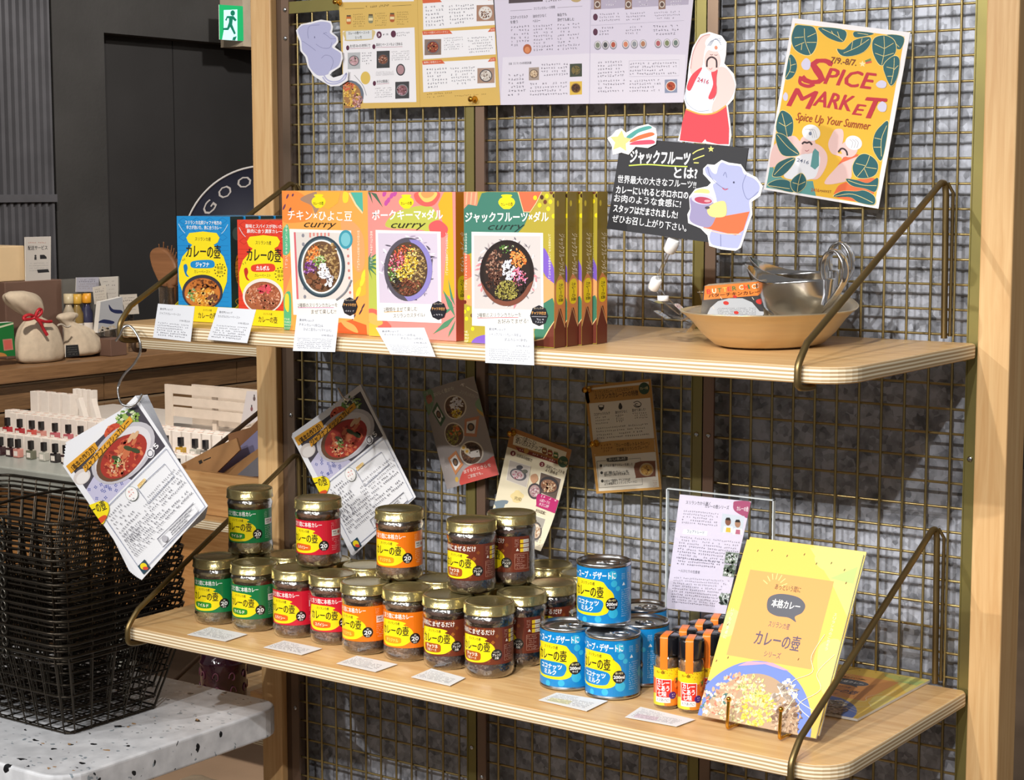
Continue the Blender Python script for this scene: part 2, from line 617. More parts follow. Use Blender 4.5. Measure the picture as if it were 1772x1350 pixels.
class Art:
    """layers of flat ink in drawing coordinates (x to the right, y down)"""

    def __init__(s, outline, ground):
        s.outline = [np.array(p, float) for p in outline]
        s.items = []
        s.boxes = []
        s.ground = lin(ground)

    def _put(s, P, F, col, lv=None):
        P = np.asarray(P, float)
        if len(P) == 0: return
        lo, hi = P.min(0), P.max(0)
        if lv is None:
            lv = 1
            for l2, h2, v2 in s.boxes:
                if v2 >= lv and lo[0] < h2[0] and hi[0] > l2[0] and lo[1] < h2[1] and hi[1] > l2[1]: lv = v2 + 1
        s.boxes.append((lo, hi, lv))
        s.items.append((P, F, lin(col) if isinstance(col, str) else col, lv))
        return lv

    def poly(s, pts, col, lv=None): return s._put(pts, [tuple(range(len(pts)))], col, lv)

    def rect(s, x0, y0, x1, y1, col, lv=None): return s.poly([(x0, y0), (x1, y0), (x1, y1), (x0, y1)], col, lv)

    def blob(s, pts, col, lv=None, k=5):
        return s.poly([tuple(p) for p in smooth_path(pts, k, True)], col, lv)

    def ell(s, cx, cy, rx, ry, col, rot=0.0, n=28, lv=None):
        c, d = math.cos(math.radians(rot)), math.sin(math.radians(rot))
        q = [(rx * math.cos(2 * math.pi * i / n), ry * math.sin(2 * math.pi * i / n)) for i in range(n)]
        return s.poly([(cx + c * x - d * y, cy + d * x + c * y) for x, y in q], col, lv)

    def line(s, pts, w_, col, lv=None):
        P, F = [], []
        pts = [np.array(p, float) for p in pts]
        for i, p in enumerate(pts):
            t = (pts[min(i + 1, len(pts) - 1)] - pts[max(i - 1, 0)])
            t = t / (np.linalg.norm(t) + 1e-9)
            nrm = np.array([-t[1], t[0]]) * w_ / 2
            P += [p + nrm, p - nrm]
            if i: F.append((2 * i - 2, 2 * i - 1, 2 * i + 1, 2 * i))
        return s._put(P, F, col, lv)

    def curve(s, pts, w_, col, lv=None): return s.line(smooth_path(pts, 5), w_, col, lv)

    def frame(s, q, w_, col): return s.line(list(q) + [q[0]], w_, col)

    def text(s, t, p0, p1, h, col, bold=0.0, shear=0.0, lv=None):
        """one line of writing, its baseline from p0 to p1, letters h high"""
        over = bold > .012 and any(ord(c) >= 0x3400 or c in 'MWSPICEKARTY' for c in t)
        P, F = glyphs(t, 0.0 if over else min(bold, .026), shear)
        if not len(P): return
        p0, p1 = np.array(p0, float), np.array(p1, float)
        d = p1 - p0
        L = np.linalg.norm(d)
        ex = d / L
        ey = np.array([ex[1], -ex[0]])
        x0, x1 = P[:, 0].min(), P[:, 0].max()
        X = (P[:, 0] - x0) / (x1 - x0) * L
        Y = P[:, 1] / 0.86 * h
        Q = p0 + X[:, None] * ex + Y[:, None] * ey
        if over:
            d_ = bold * h * .62
            s._put(Q - d_ * ex, F, col, lv)
            s._put(Q + d_ * ey, F, col, None if lv is None else lv + 1)
            Q = Q + d_ * ex
            lv = None if lv is None else lv + 2
        return s._put(Q, F, col, lv)

    def vtext(s, t, x, y0, y1, w_, col, bold=0.0):
        n = len(t)
        st = (y1 - y0) / n
        for i, ch in enumerate(t):
            s.text(ch, (x - w_ / 2, y0 + st * (i + .85)), (x + w_ / 2, y0 + st * (i + .85)), st * .8, col, bold)

    def marks(s, p0, p1, h, col, n=None, dens=0.85, lv=None):
        """a line too small to read: little broken strokes along p0-p1"""
        p0, p1 = np.array(p0, float), np.array(p1, float)
        d = p1 - p0
        L = np.linalg.norm(d)
        ex = d / L
        ey = np.array([ex[1], -ex[0]])
        n = n or max(2, int(L / (h * 1.12)))
        cw = L / n
        P, F = [], []

        def q(a, b, c2, e):
            k = len(P)
            for x, y in ((a, b), (c2, b), (c2, e), (a, e)): P.append(p0 + x * ex + y * ey)
            F.append((k, k + 1, k + 2, k + 3))
        for i in range(n):
            if random.random() > dens: continue
            x = i * cw
            w2 = cw * .78
            for _ in range(2):
                y = random.uniform(.05, .85) * h
                a = random.uniform(0, .4) * w2
                q(x + a, y, x + random.uniform(.6, 1) * w2, y + h * .17)
            a = random.uniform(.15, .75) * w2
            q(x + a, random.uniform(0, .3) * h, x + a + cw * .16, random.uniform(.7, 1) * h)
        if F: return s._put(P, F, col, lv)

    def para(s, q, rows, col, h=None, dens=0.85, ragged=0.25):
        """a paragraph of marks filling quad q (tl, tr, br, bl)"""
        tl, tr, br, bl = [np.array(p, float) for p in q]
        lv = None
        step = np.linalg.norm(bl - tl) / rows
        for i in range(rows):
            t = (i + .8) / rows
            a, b = tl + (bl - tl) * t, tr + (br - tr) * t
            e = 1 - (random.random() * ragged if i % 3 == 2 else random.random() * .05)
            s.marks(a, a + (b - a) * e, h or step * .62, col, dens=dens)

    def scatter(s, cx, cy, rx, ry, cols, n, size, rot=0.0, clip=None, lv=None, asp=0.55):
        """n little chips of the given colours inside an ellipse"""
        c, d = math.cos(math.radians(rot)), math.sin(math.radians(rot))
        by = {}
        for i in range(n):
            a, r = random.uniform(0, 2 * math.pi), math.sqrt(random.random())
            x, y = r * rx * math.cos(a), r * ry * math.sin(a)
            x, y = cx + c * x - d * y, cy + d * x + c * y
            if clip and ((x - clip[0]) / clip[2]) ** 2 + ((y - clip[1]) / clip[3]) ** 2 > 0.93: continue
            z = size * random.uniform(.6, 1.3)
            al = random.uniform(0, 6.28)
            m = random.choice((4, 5, 6))
            pts = [(x + z * math.cos(al) * math.cos(2 * math.pi * k / m) - z * asp * math.sin(al) * math.sin(2 * math.pi * k / m) + random.uniform(-.15, .15) * z,
                    y + z * math.sin(al) * math.cos(2 * math.pi * k / m) + z * asp * math.cos(al) * math.sin(2 * math.pi * k / m)) for k in range(m)]
            by.setdefault(random.choice(cols), []).append(pts)
        if lv is None:
            lv = 1
            for l2, h2, v2 in s.boxes:
                if v2 >= lv and cx - rx < h2[0] and cx + rx > l2[0] and cy - ry < h2[1] and cy + ry > l2[1]: lv = v2 + 1
        for i, (col, L) in enumerate(by.items()):
            P, F = [], []
            for pts in L:
                F.append(tuple(range(len(P), len(P) + len(pts))))
                P += pts
            s._put(P, F, col, lv + i)

    def mesh_into(s, mb, fn, cuts=None, step=0.00005, base=0.0, mi=0):
        """lay the ink on a surface; fn(points, height) gives places in the world; cuts = x positions (or (x list, y list)) at which to crease"""
        xs, ys = (cuts if isinstance(cuts, tuple) else (cuts, None)) if cuts is not None else (None, None)
        O = np.array(s.outline)
        quad = len(O) == 4
        if quad:
            cen = O.mean(0)
            sides = []
            for i in range(4):
                e = O[(i + 1) % 4] - O[i]
                nn = np.array([e[1], -e[0]])
                if nn @ (cen - O[i]) > 0: nn = -nn
                sides.append((O[i], nn / np.linalg.norm(nn)))
        for P, F, col, lv in s.items:
            out = [(o_, n_) for o_, n_ in sides if ((P - o_) @ n_).max() > 1e-6] if quad else []
            if xs is not None or ys is not None or out:
                bm = bmesh.new()
                vs = [bm.verts.new((p[0], p[1], 0)) for p in P]
                for f in F:
                    try: bm.faces.new([vs[i] for i in f])
                    except ValueError: pass
                big = [f for f in bm.faces if len(f.verts) > 4]
                if big: bmesh.ops.triangulate(bm, faces=big)
                for ax, L in ((0, xs), (1, ys)):
                    if L is None: continue
                    lo, hi = P[:, ax].min(), P[:, ax].max()
                    for c in L:
                        if lo < c < hi:
                            bmesh.ops.bisect_plane(bm, geom=bm.verts[:] + bm.edges[:] + bm.faces[:], dist=1e-6,
                                                   plane_co=(c, 0, 0) if ax == 0 else (0, c, 0), plane_no=(1, 0, 0) if ax == 0 else (0, 1, 0))
                for o_, n_ in out:
                    bmesh.ops.bisect_plane(bm, geom=bm.verts[:] + bm.edges[:] + bm.faces[:], dist=1e-7, plane_co=(o_[0], o_[1], 0), plane_no=(n_[0], n_[1], 0), clear_outer=True)
                if not bm.faces:
                    bm.free()
                    continue
                bm.verts.index_update()
                P = np.array([tuple(v.co)[:2] for v in bm.verts])
                F = [tuple(v.index for v in f.verts) for f in bm.faces]
                bm.free()
            mb.add(fn(P, base + lv * step), F, mi, False, col)


def pixel_fn(ox, oy, sc, P0, N, bend=None):
    """drawing coordinates of a zoomed view (origin ox, oy; scale sc) -> the item's own plane in the place"""
    N = np.array(N, float)
    N /= np.linalg.norm(N)
    if N @ (CAM - np.array(P0)) < 0: N = -N

    def fn(P, h):
        P = np.asarray(P, float)
        W_ = on_plane(ox + P[:, 0] / sc, oy + P[:, 1] / sc, P0, N)
        hh = h if bend is None else h + np.array([bend(p) for p in P])
        return W_ + N * (hh[:, None] if bend is not None else hh)
    fn.N = N
    return fn


def quad_fn(src, dst):
    """drawing quad (tl, tr, br, bl) -> world quad"""
    s = [np.array(p, float) for p in src]
    d = [np.array(p, float) for p in dst]
    A = np.column_stack([s[1] - s[0], s[3] - s[0]])
    Ai = np.linalg.inv(A)
    N = np.cross(d[1] - d[0], d[3] - d[0])
    N /= np.linalg.norm(N)
    if N @ (CAM - d[0]) < 0: N = -N

    def fn(P, h):
        uv = (np.asarray(P, float) - s[0]) @ Ai.T
        u, v = uv[:, :1], uv[:, 1:]
        return (1 - u) * (1 - v) * d[0] + u * (1 - v) * d[1] + u * v * d[2] + (1 - u) * v * d[3] + N * h
    fn.N = N
    return fn


def sheet(name, art, fn, thick, material, label=None, cat=None, group=None, parent=None, edge='#efeeea', cuts=None):
    """a printed sheet or card: a slab of the outline with the ink on its face, as one mesh"""
    mb = MB()
    O = np.array(art.outline)
    if cuts is None:
        front = fn(O, 0.0)
        mb.prism([p for p in front], -fn.N * thick, 0, lin(edge))
        mb.add(fn(O, 0.00002), [tuple(range(len(O)))], 0, False, art.ground)
    else:
        g = Art(art.outline, '#ffffff')
        g.poly([tuple(p) for p in O], art.ground, 1)
        g.mesh_into(mb, fn, cuts, 0.00002)
        g2 = Art(art.outline, '#ffffff')
        g2.poly([tuple(p) for p in O], lin(edge), 1)
        g2.mesh_into(mb, fn, cuts, 0.00002, -thick)
    art.mesh_into(mb, fn, cuts)
    c = np.mean(np.array(mb.v), axis=0)
    o = mb.build(name, material, parent, loc=c, ink=True)
    if label: tag(o, label, cat, group)
    return o


def crop(ox, oy, sc):
    return lambda *p: [(ox + x / sc, oy + y / sc) for x, y in p]

# ================================================================== the room
ZU, ZL = 1.271, 0.8632          # tops of the two display shelves
XW = -4.3                       # dark wall of the shop
fl = MB().box((-6.5, -4.5, -0.05), (3.5, 7.0, 0.0)).build('floor', FLOORM)
structure(fl)
mb = MB()
mb.box((XW - 0.15, 2.86, 0), (XW, 3.13, 3.0))
mb.box((XW - 0.15, 3.13, 2.075), (XW, 7.0, 3.0))
mb.box((XW - 0.15, 6.4, 0), (XW, 7.0, 2.075))
structure(mb.build('wall_left', DWALL))
structure(MB().box((XW - 0.15, 7.0, 0), (3.5, 7.1, 3.0)).build('wall_back', DWALL))
d = structure(MB().box((XW - 0.14, 3.13, 0), (XW - 0.09, 3.595, 2.075)).build('door_1', DDOOR))
d = structure(MB().box((XW - 0.14, 3.601, 0), (XW - 0.09, 6.4, 2.075)).build('door_2', DDOOR))
# ribbed cladding nearer than the dark wall
mb = MB()
prof = []
y = -1.2
while y < 2.80:
    prof += [(XW + 0.05, y), (XW + 0.064, y + 0.006), (XW + 0.064, y + 0.017), (XW + 0.05, y + 0.023)]
    y += 0.034
prof = [(a, b) for a, b in prof] + [(XW - 0.15, 2.82), (XW - 0.15, -1.2)]
mb.prism([(a, b, 1.42) for a, b in prof], (0, 0, 1.58))
structure(mb.build('wall_ribbed', RIBM))
mb = MB()
mb.prism([(a, b, 0.0) for a, b in prof], (0, 0, 1.39))
structure(mb.build('wall_ribbed_lower', RIBM))
structure(MB().box((XW - .1, -1.2, 1.39), (XW + 0.075, 2.80, 1.42)).build('trim_1', RIBM))

# exit sign over the dark doors
ex = thing('exit_sign', 'lit green emergency exit sign with running figure on the dark wall', 'sign', (XW, 3.9, 2.2))
q = on_x([367, 434, 434, 360], [-12, -6, 80, 72], XW + 0.14)
N = np.array([1.0, 0, 0])
mb = MB().box((XW, 3.80, 2.055), (XW + 0.135, 4.12, 2.36))
o = mb.build('housing', mat('grey_sign_housing', '#a89e8c', 0.5, 0, var=.06), ex, None)
o.location = (-XW, -3.9, -2.2)
SIGNM = bpy.data.materials.new('lit_sign_face')
SIGNM.use_nodes = True
nt = SIGNM.node_tree
p = nt.nodes['Principled BSDF']
a = nt.nodes.new('ShaderNodeAttribute')
a.attribute_name = 'ink'
nt.links.new(a.outputs['Color'], p.inputs['Base Color'])
nt.links.new(a.outputs['Color'], p.inputs['Emission Color'])
p.inputs['Emission Strength'].default_value = 0.75
art = Art([(1343, 28), (1490, 38), (1494, 252), (1346, 242)], '#17a060')
art.poly([(1372, 62), (1455, 58), (1456, 250), (1362, 243), (1372, 190)], '#bff3fb')
DG = '#0d6b52'
art.ell(1427, 80, 14, 17, DG)
art.poly([(1392, 98), (1432, 98), (1452, 122), (1442, 132), (1428, 118), (1424, 150), (1446, 205), (1436, 212), (1412, 165), (1400, 185), (1368, 184), (1368, 172), (1393, 170), (1404, 135), (1404, 112), (1394, 112), (1390, 128), (1380, 124)], DG)
art.poly([(1430, 228), (1452, 222), (1442, 248), (1424, 246)], DG)
fn = pixel_fn(0, 0, 3.544, (XW + 0.137, 0, 0), (1, 0, 0))
sheet('lit_face', art, fn, 0.002, SIGNM, parent=ex).location -= Vector((XW, 3.9, 2.2))

# ================================================================== the display rack
rack = thing('display_rack', 'timber display rack with plated wire mesh over a galvanised back sheet', 'rack')
PZ = 2.3
bevel(MB().box((-0.4815, -0.012, 0), (-0.4410, 0.035, PZ)).build('post', POSTW, rack), .002)
bevel(MB().box((0.6455, -0.012, 0), (0.6835, 0.045, PZ)).build('post', POSTW, rack), .002)
MB().box((-0.435, 0.034, 0.02), (0.645, 0.037, PZ - .02)).build('back_sheet', GALV, rack)
MB().box((-0.4405, 0.0, 0.0), (-0.4285, 0.03, PZ)).build('dark_gap_strip', mat('brown_strip', '#4d3826', .6, 0, var=.1), rack)  # dark strip in place of the dark gap between post and frame
panels = ((-0.4275, -0.0765, -0.399, 0.0296), (-0.0740, 0.2828, -0.0398, 0.0012), (0.2845, 0.6452, 0.3218, 0.0))
for k, (xa, xb, xc, zph) in enumerate(panels):
    mb = MB()
    for i in range(11):
        mb.tube([(xc + .029 * i, 0.0, 0.03), (xc + .029 * i, 0.0, 1.70)], 0.00165, 6, cap=False)
    z = 1.6554 + zph - .029 * 56
    while z < 1.70:
        mb.tube([(xa + .004, 0.0032, z), (xb - .004, 0.0032, z)], 0.00165, 6, cap=False)
        z += .029
    # a second mesh above the rail
    for i in range(11):
        mb.tube([(xc + .029 * i, 0.0, 1.72), (xc + .029 * i, 0.0, PZ - .03)], 0.00165, 6, cap=False)
    for j in range(19):
        mb.tube([(xa + .004, 0.0032, 1.735 + .029 * j), (xb - .004, 0.0032, 1.735 + .029 * j)], 0.00165, 6, cap=False)
    pn = mb.build('wire_mesh', WIRE, rack)
    fr = MB()
    fw = 0.0155
    for x0, x1, s in ((xa, xa + fw, 1), (xb - fw, xb, -1)):
        mi_ = 1 if s > 0 else 0
        fr.box((x0, -0.0035, 0.01), (x1, -0.001, PZ - .01), mi_)
        e = x0 if s > 0 else x1
        fr.box((min(e, e + s * .0025), -0.001, 0.01), (max(e, e + s * .0025), 0.022, PZ - .01), mi_)
        fr.box((x1 - .0015 if s > 0 else x0, -0.0045, 0.01), (x1 if s > 0 else x0 + .0015, -0.0035, PZ - .01), mi_)
    if k == 0: fr.box((xa + fw, -0.0035, 1.70), (xb - fw, -0.001, 1.717))
    fr.box((xa + fw, -0.0035, 0.01), (xb - fw, -0.001, 0.027))
    fr.build('frame', [ZINC, ZINC2], pn)
    for x in (xa + fw / 2, xb - fw / 2):
        for z in (1.705, 1.136, 0.62) if k else (1.665, 1.706, 1.11, .66):
            sc = MB().lathe([(0.0035, 0), (0.0032, .0012), (0.0018, .0018), (0.0, .0019)], 12)
            sc.box((-.0018, -.0003, .0015), (.0018, .0003, .0021))
            v = np.array(sc.v)
            sc.v = [(x + a, -0.0035 - c, z + b) for a, b, c in v]
            sc.build('screw', TIN, pn)

# ------------------------------------------------------------------ the two shelves and their rod brackets


def shelf(name, z, label, zt):
    D, XA, XB, r, th = 0.363, -0.418, 0.6455, 0.042, 0.0175
    t = thing(name, label, 'shelf', (0, 0, z))
    P = []
    for cx, cy, a0 in ((XA + r, -D + r, 180), (XB - r, -D + r, 270)):
        for i in range(9):
            a = math.radians(a0 + i * 90 / 8)
            P.append((cx + r * math.cos(a), cy + r * math.sin(a), z - th))
    P += [(XB, -0.016, z - th), (XB - .006, -0.006, z - th), (XA + .006, -0.006, z - th), (XA, -0.016, z - th)]
    # notches keep the board clear of the posts
    mb = MB().prism([(x, y, 0) for x, y, _ in P], (0, 0, -th), 0, side_mi=1)
    mb.v = [(x, y, zz + th - th) for x, y, zz in mb.v]
    o = mb.build('board', [VENEER, PLY], t)
    bevel(o, .0035, 3)
    for xt, xf in ((-0.397, -0.3830), (0.6035, 0.5985)):
        zf = -.016
        path = [(xt + .002, -.012, .004), (xt, -.0125, zt - .012), (xt - .001, -.014, zt), (xt - .002, -.022, zt + .0015), (xf + .0005, -D + .012, .0225),
                (xf, -D - .004, .004), (xf, -D - .007, -.008), (xf, -D - .005, -.0195), (xf + .001, -D + .008, -.0225), (xf + .003, -D + .022, -.0225)]
        pts = [path[0]] + smooth_path(path[1:4], 4) + smooth_path(path[4:], 4)
        b = MB().tube(pts, 0.0037, 10).build('bracket_rod', ROD, t)
        MB().tube([(xt + .006, -.0045, .006), (xt + .0055, -.0045, zt - .01), (xt + .001, -.010, zt + .001)], 0.0022, 8).build('hanger_wire', ROD, b)
    return t


shelf('display_shelf', ZU, 'upper plywood shelf of the mesh rack with curry boxes and gold dish', .181)
shelf('display_shelf', ZL, 'lower plywood shelf of the mesh rack carrying jars, cans and booklets', .187)

# ================================================================== printed cartons on the upper shelf
POT = [(.22, 0), (.50, -.02), (.78, 0), (.84, .06), (.80, .12), (.72, .15), (.78, .2), (.92, .30), (1.0, .46), (.99, .62), (.90, .78), (.76, .92), (.68, 1), (.32, 1), (.24, .92), (.10, .78), (.01, .62), (0, .46), (.08, .30), (.22, .2), (.28, .15), (.20, .12), (.16, .06)]
YEL = '#f7e21a'
INK = '#2a2418'


def pot(art, x0, y0, x1, y1, col=YEL):
    art.poly([(x0 + (x1 - x0) * a, y0 + (y1 - y0) * b) for a, b in POT], col)


def food(art, cx, cy, rx, ry, rim, inner, patches, size, rimw=.12, soup=None):
    art.ell(cx, cy, rx, ry, rim, n=40)
    art.ell(cx, cy, rx * (1 - rimw), ry * (1 - rimw), inner, n=40)
    cl = (cx, cy, rx * (1 - rimw * 1.15), ry * (1 - rimw * 1.15))
    for (px, py, a, b, cols, n) in patches:
        art.scatter(cx + px * rx, cy + py * ry, a * rx, b * ry, cols, n, size, clip=cl)


ORG = ['#e8803c', '#f09a4c', '#d96a2a', '#f4b26a']
BRN = ['#5b3a28', '#7a4d35', '#8f6448', '#44291d', '#a87a58']
PEA = ['#b5935e', '#8f6d42', '#c9aa76', '#6b4b2c']
GRN = ['#6f9a4a', '#4f7a35', '#a3bd6a', '#d9e2b8']
PUR = ['#7c3f86', '#9c5aa6', '#5c2c66', '#c08ac8']
RICE = ['#f4f2f4', '#e4e4ee', '#d4d4e2', '#ffffff']
PNK = ['#e8839a', '#d65a78', '#f2aab8', '#c24a66']
YLW = ['#e6c33a', '#f0d865', '#c9a327', '#f4e79a']
OLV = ['#a39a4c', '#8a8038', '#bdb468', '#6e6630']


def carton(name, art, fn, x0, x1, z0, z1, yf, dep, ground, label, cat, group, side=None, top='#e8b25a', spine_art=None):
    """an upright box whose printed face is art on the plane y = yf"""
    mb = MB()
    side = side or ground
    v = [(x0, yf, z0), (x1, yf, z0), (x1, yf + dep, z0), (x0, yf + dep, z0), (x0, yf, z1), (x1, yf, z1), (x1, yf + dep, z1), (x0, yf + dep, z1)]
    mb.add(v, [(0, 1, 5, 4)], 0, False, lin(ground))
    mb.add(v, [(1, 2, 6, 5), (3, 0, 4, 7), (2, 3, 7, 6), (0, 3, 2, 1)], 0, False, lin(side))
    mb.add(v, [(4, 5, 6, 7)], 0, False, lin(top))
    def inside(P, h):
        W_ = fn(P, h)
        W_[:, 0] = np.clip(W_[:, 0], x0 + .0002, x1 - .0002)
        W_[:, 2] = np.clip(W_[:, 2], z0 + .0002, z1 - .0002)
        return W_
    art.mesh_into(mb, inside)
    if spine_art:
        sfn = quad_fn([(0, 0), (100, 0), (100, 800), (0, 800)], [(x1, yf, z1), (x1, yf + dep, z1), (x1, yf + dep, z0), (x1, yf, z0)])
        spine_art.mesh_into(mb, sfn)
    o = mb.build(name, CARTON, None, loc=((x0 + x1) / 2, yf + dep / 2, z0), ink=True)
    return tag(o, label, cat, group)


def clip_fn(art_box, fnp):
    return fnp


def curry_face(kind):
    if kind == 'chicken':
        a = Art([(48, 80), (690, 95), (720, 1180), (85, 1140)], '#efa64f')
        a.blob([(55, 90), (200, 95), (300, 190), (290, 300), (150, 330), (75, 300)], '#f08c3e')
        a.blob([(215, 150), (330, 96), (400, 110), (370, 190), (330, 260), (300, 200)], '#a9856c')
        a.poly([(340, 96), (520, 98), (500, 180), (430, 230), (350, 200)], '#e9ae3d')
        a.poly([(595, 100), (685, 100), (690, 250), (640, 190)], '#52b3a0')
        a.poly([(590, 102), (640, 190), (688, 252), (684, 262), (632, 200), (582, 106)], '#f4d8a8')
        for x, y, r in ((120, 130, 20), (95, 210, 24), (140, 230, 18), (160, 120, 12)):
            a.ell(x, y, 7, r, '#6d3d5a', 24)
        a.blob([(545, 95), (580, 110), (575, 170), (545, 178), (535, 140)], '#f0d53a')
        a.blob([(70, 430), (120, 340), (140, 480), (130, 560), (82, 560)], '#5cb68a')
        a.blob([(80, 600), (160, 600), (150, 700), (120, 800), (90, 860)], '#f08c52')
        a.blob([(520, 330), (610, 320), (690, 430), (700, 640), (650, 700), (600, 600)], '#f2a268')
        a.blob([(620, 800), (700, 740), (715, 860), (640, 880)], '#e9b43c')
        for x, y in ((685, 770), (655, 850), (695, 720)): a.ell(x, y, 15, 42, '#f2dc3c', 20)
        a.blob([(90, 900), (140, 850), (150, 1000), (140, 1130), (92, 1140)], '#58b37c')
        a.blob([(105, 870), (130, 880), (128, 1000), (100, 960)], '#f0d53a')
        a.poly([(500, 1085), (600, 1060), (715, 1100), (720, 1178), (500, 1165)], '#e8622e')
        a.blob([(520, 1060), (620, 1100), (650, 1160), (560, 1120)], '#f2a85c')
        for x, y in ((640, 905), (690, 960), (672, 1000), (620, 1040)): a.ell(x, y, 6, 26, '#4f3040', 30)
        pot(a, 302, 115, 408, 218)
        a.text('カレーの壺', (315, 195), (392, 192), 24, INK, .015)
        a.text('チキン×ひよこ豆', (122, 303), (606, 312), 72, '#fffdf6', .022)
        a.poly([(135, 375), (600, 388), (622, 1055), (165, 1022)], '#efeeea')
        a.poly([(168, 400), (592, 408), (606, 905), (195, 905)], '#dcd6d0')
        a.poly([(168, 400), (182, 400), (205, 905), (190, 905)], '#d96a72')
        for i in range(8): a.ell(238 + i * 2, 425 + i * 66, 11, 15, '#8a8a94', n=8)
        for i in range(6): a.rect(285 + i * 28, 404, 298 + i * 28, 440 - (i % 2) * 10, '#d98a80')
        for i in range(8): a.ell(572 + i * 3, 470 + i * 55, 9, 12, '#c97a72', n=8)
        a.ell(560, 455, 52, 72, '#3f97ab')
        a.ell(560, 455, 36, 52, '#78c0cc')
        a.ell(378, 660, 178, 232, '#33434f', n=44)
        a.ell(378, 660, 164, 216, '#4d626c', n=44)
        a.ell(378, 660, 152, 204, '#f0efec', n=44)
        food(a, 378, 660, 140, 192, '#7a5a40', '#6d4f38', [
            (.25, -.45, .7, .5, PEA, 130), (.55, .1, .45, .5, PEA, 90), (-.5, -.5, .42, .35, ORG, 90), (-.6, .05, .35, .3, PUR, 60), (-.1, -.22, .33, .25, GRN, 60),
            (-.3, .55, .6, .4, BRN, 90), (.05, .75, .5, .25, BRN, 40), (.12, .15, .28, .3, RICE, 90), (.42, .5, .25, .3, RICE, 70)], 11, .03)
        for _ in range(26):
            t = random.uniform(-1.2, 1.0)
            a.ell(378 + 70 + 50 * math.cos(t) * random.uniform(.3, 1), 600 + 120 * math.sin(t), 9, 10, random.choice(PEA), n=10)
        for x, y in ((330, 740), (290, 770), (360, 810), (400, 770), (300, 720)): a.ell(x, y, 24, 20, random.choice(['#8d5a3c', '#7a4a30']), n=12)
        a.curve([(606, 760), (560, 850), (490, 912)], 12, '#7f8288')
        a.text('curry', (245, 362), (490, 366), 66, INK, 0, .35)
        a.text('2種類のスリランカカレーを', (198, 965), (497, 962), 30, INK)
        a.text('まぜて楽しむ!!', (300, 1014), (487, 1012), 32, INK)
        a.line([(200, 970), (470, 968)], 4, '#c860a0')
        a.ell(593, 960, 58, 70, '#1d1d26', n=8)
        a.text('おいしさUP', (560, 918), (625, 918), 14, '#d8c8b0')
        a.text('チャツネ付き', (545, 955), (640, 958), 22, '#f0b060', .01)
        a.marks((555, 1000), (632, 1002), 14, '#c0c0c8')
        a.vtext('中辛ごろごろチキンカレー', 112, 345, 680, 17, '#fdf4e4')
        a.vtext('ほくほくひよこ豆のマイルドカレー', 655, 385, 690, 17, '#fdf4e4')
        for i, t in enumerate(('THE', 'THIRD', 'WORLD', 'SHOP')): a.text(t, (95, 1062 + i * 22), (125 + 4 * len(t), 1064 + i * 22), 17, '#dff0d0', .02)
        return a
    if kind == 'pork':
        a = Art([(692, 95), (1362, 98), (1390, 1228), (722, 1190)], '#f08f88')
        a.blob([(960, 240), (1180, 200), (1260, 300), (1240, 420), (1120, 380), (900, 370), (860, 330)], '#bcbf52')
        a.blob([(1090, 100), (1265, 100), (1230, 190), (1150, 205), (1085, 160)], '#e0605a')
        a.blob([(1110, 100), (1245, 100), (1215, 160), (1150, 170)], '#f2c56a')
        a.blob([(1130, 100), (1225, 100), (1200, 135), (1150, 140)], '#f09a5a')
        a.poly([(1255, 190), (1300, 98), (1362, 98), (1380, 900), (1290, 860), (1330, 420), (1290, 330)], '#f4ac28')
        a.blob([(1190, 340), (1260, 310), (1330, 370), (1290, 440), (1200, 400)], '#e65a5c')
        a.poly([(722, 600), (790, 560), (800, 1180), (728, 1180)], '#b6c052')
        for x, y in ((850, 110), (905, 125), (880, 160), (865, 178), (930, 108)): a.ell(x, y, 14, 24, '#c050a0', 20)
        for pts in ([(700, 98), (745, 98), (765, 190)], [(745, 98), (790, 110), (840, 215)], [(705, 130), (735, 170), (750, 225)]): a.poly(pts, '#4c6b54')
        for ang in range(-70, 80, 24):
            c, s_ = math.cos(math.radians(ang)), math.sin(math.radians(ang))
            a.poly([(728, 620 + 30 * s_), (728 + 110 * c, 640 + 120 * s_), (728, 650 + 30 * s_)], '#4c7a5c')
        for pts in ([(1290, 830), (1360, 930), (1385, 1040), (1330, 960)], [(1330, 740), (1385, 960), (1350, 900)], [(1384, 960), (1320, 1010), (1250, 1000), (1330, 980)], [(1388, 1030), (1300, 1080), (1215, 1170), (1330, 1110)], [(1388, 1060), (1340, 1150), (1330, 1195), (1370, 1130)]): a.poly(pts, '#4f8a68')
        a.blob([(725, 985), (790, 985), (860, 1060), (900, 1120), (760, 1120), (725, 1060)], '#e8665a')
        a.blob([(725, 1015), (780, 1015), (840, 1085), (770, 1110), (725, 1060)], '#f0b25c')
        a.poly([(725, 1080), (800, 1110), (830, 1195), (725, 1188)], '#e8b83c')
        pot(a, 960, 118, 1072, 222)
        a.text('カレーの壺', (975, 195), (1058, 192), 25, INK, .015)
        a.text('ポークキーマ×ダル', (758, 303), (1292, 298), 70, '#fffdf6', .022)
        a.poly([(785, 383), (1276, 396), (1282, 1086), (798, 1066)], '#efeeea')
        a.poly([(803, 406), (1250, 410), (1258, 945), (815, 932)], '#cfc4d6')
        a.scatter(1030, 670, 300, 340, ['#7d7286', '#a79ab2', '#efeaf4', '#5a5262'], 330, 22, asp=.25, clip=(1030, 672, 215, 258))
        a.ell(1032, 680, 182, 240, '#55505c', n=44)
        a.poly([(1040, 455)] + [(1032 + 182 * math.sin(t / 16 * math.pi), 680 - 240 * math.cos(t / 16 * math.pi)) for t in range(2, 17)] + [(1000, 880), (1120, 760), (1130, 600)], '#8d84c4')
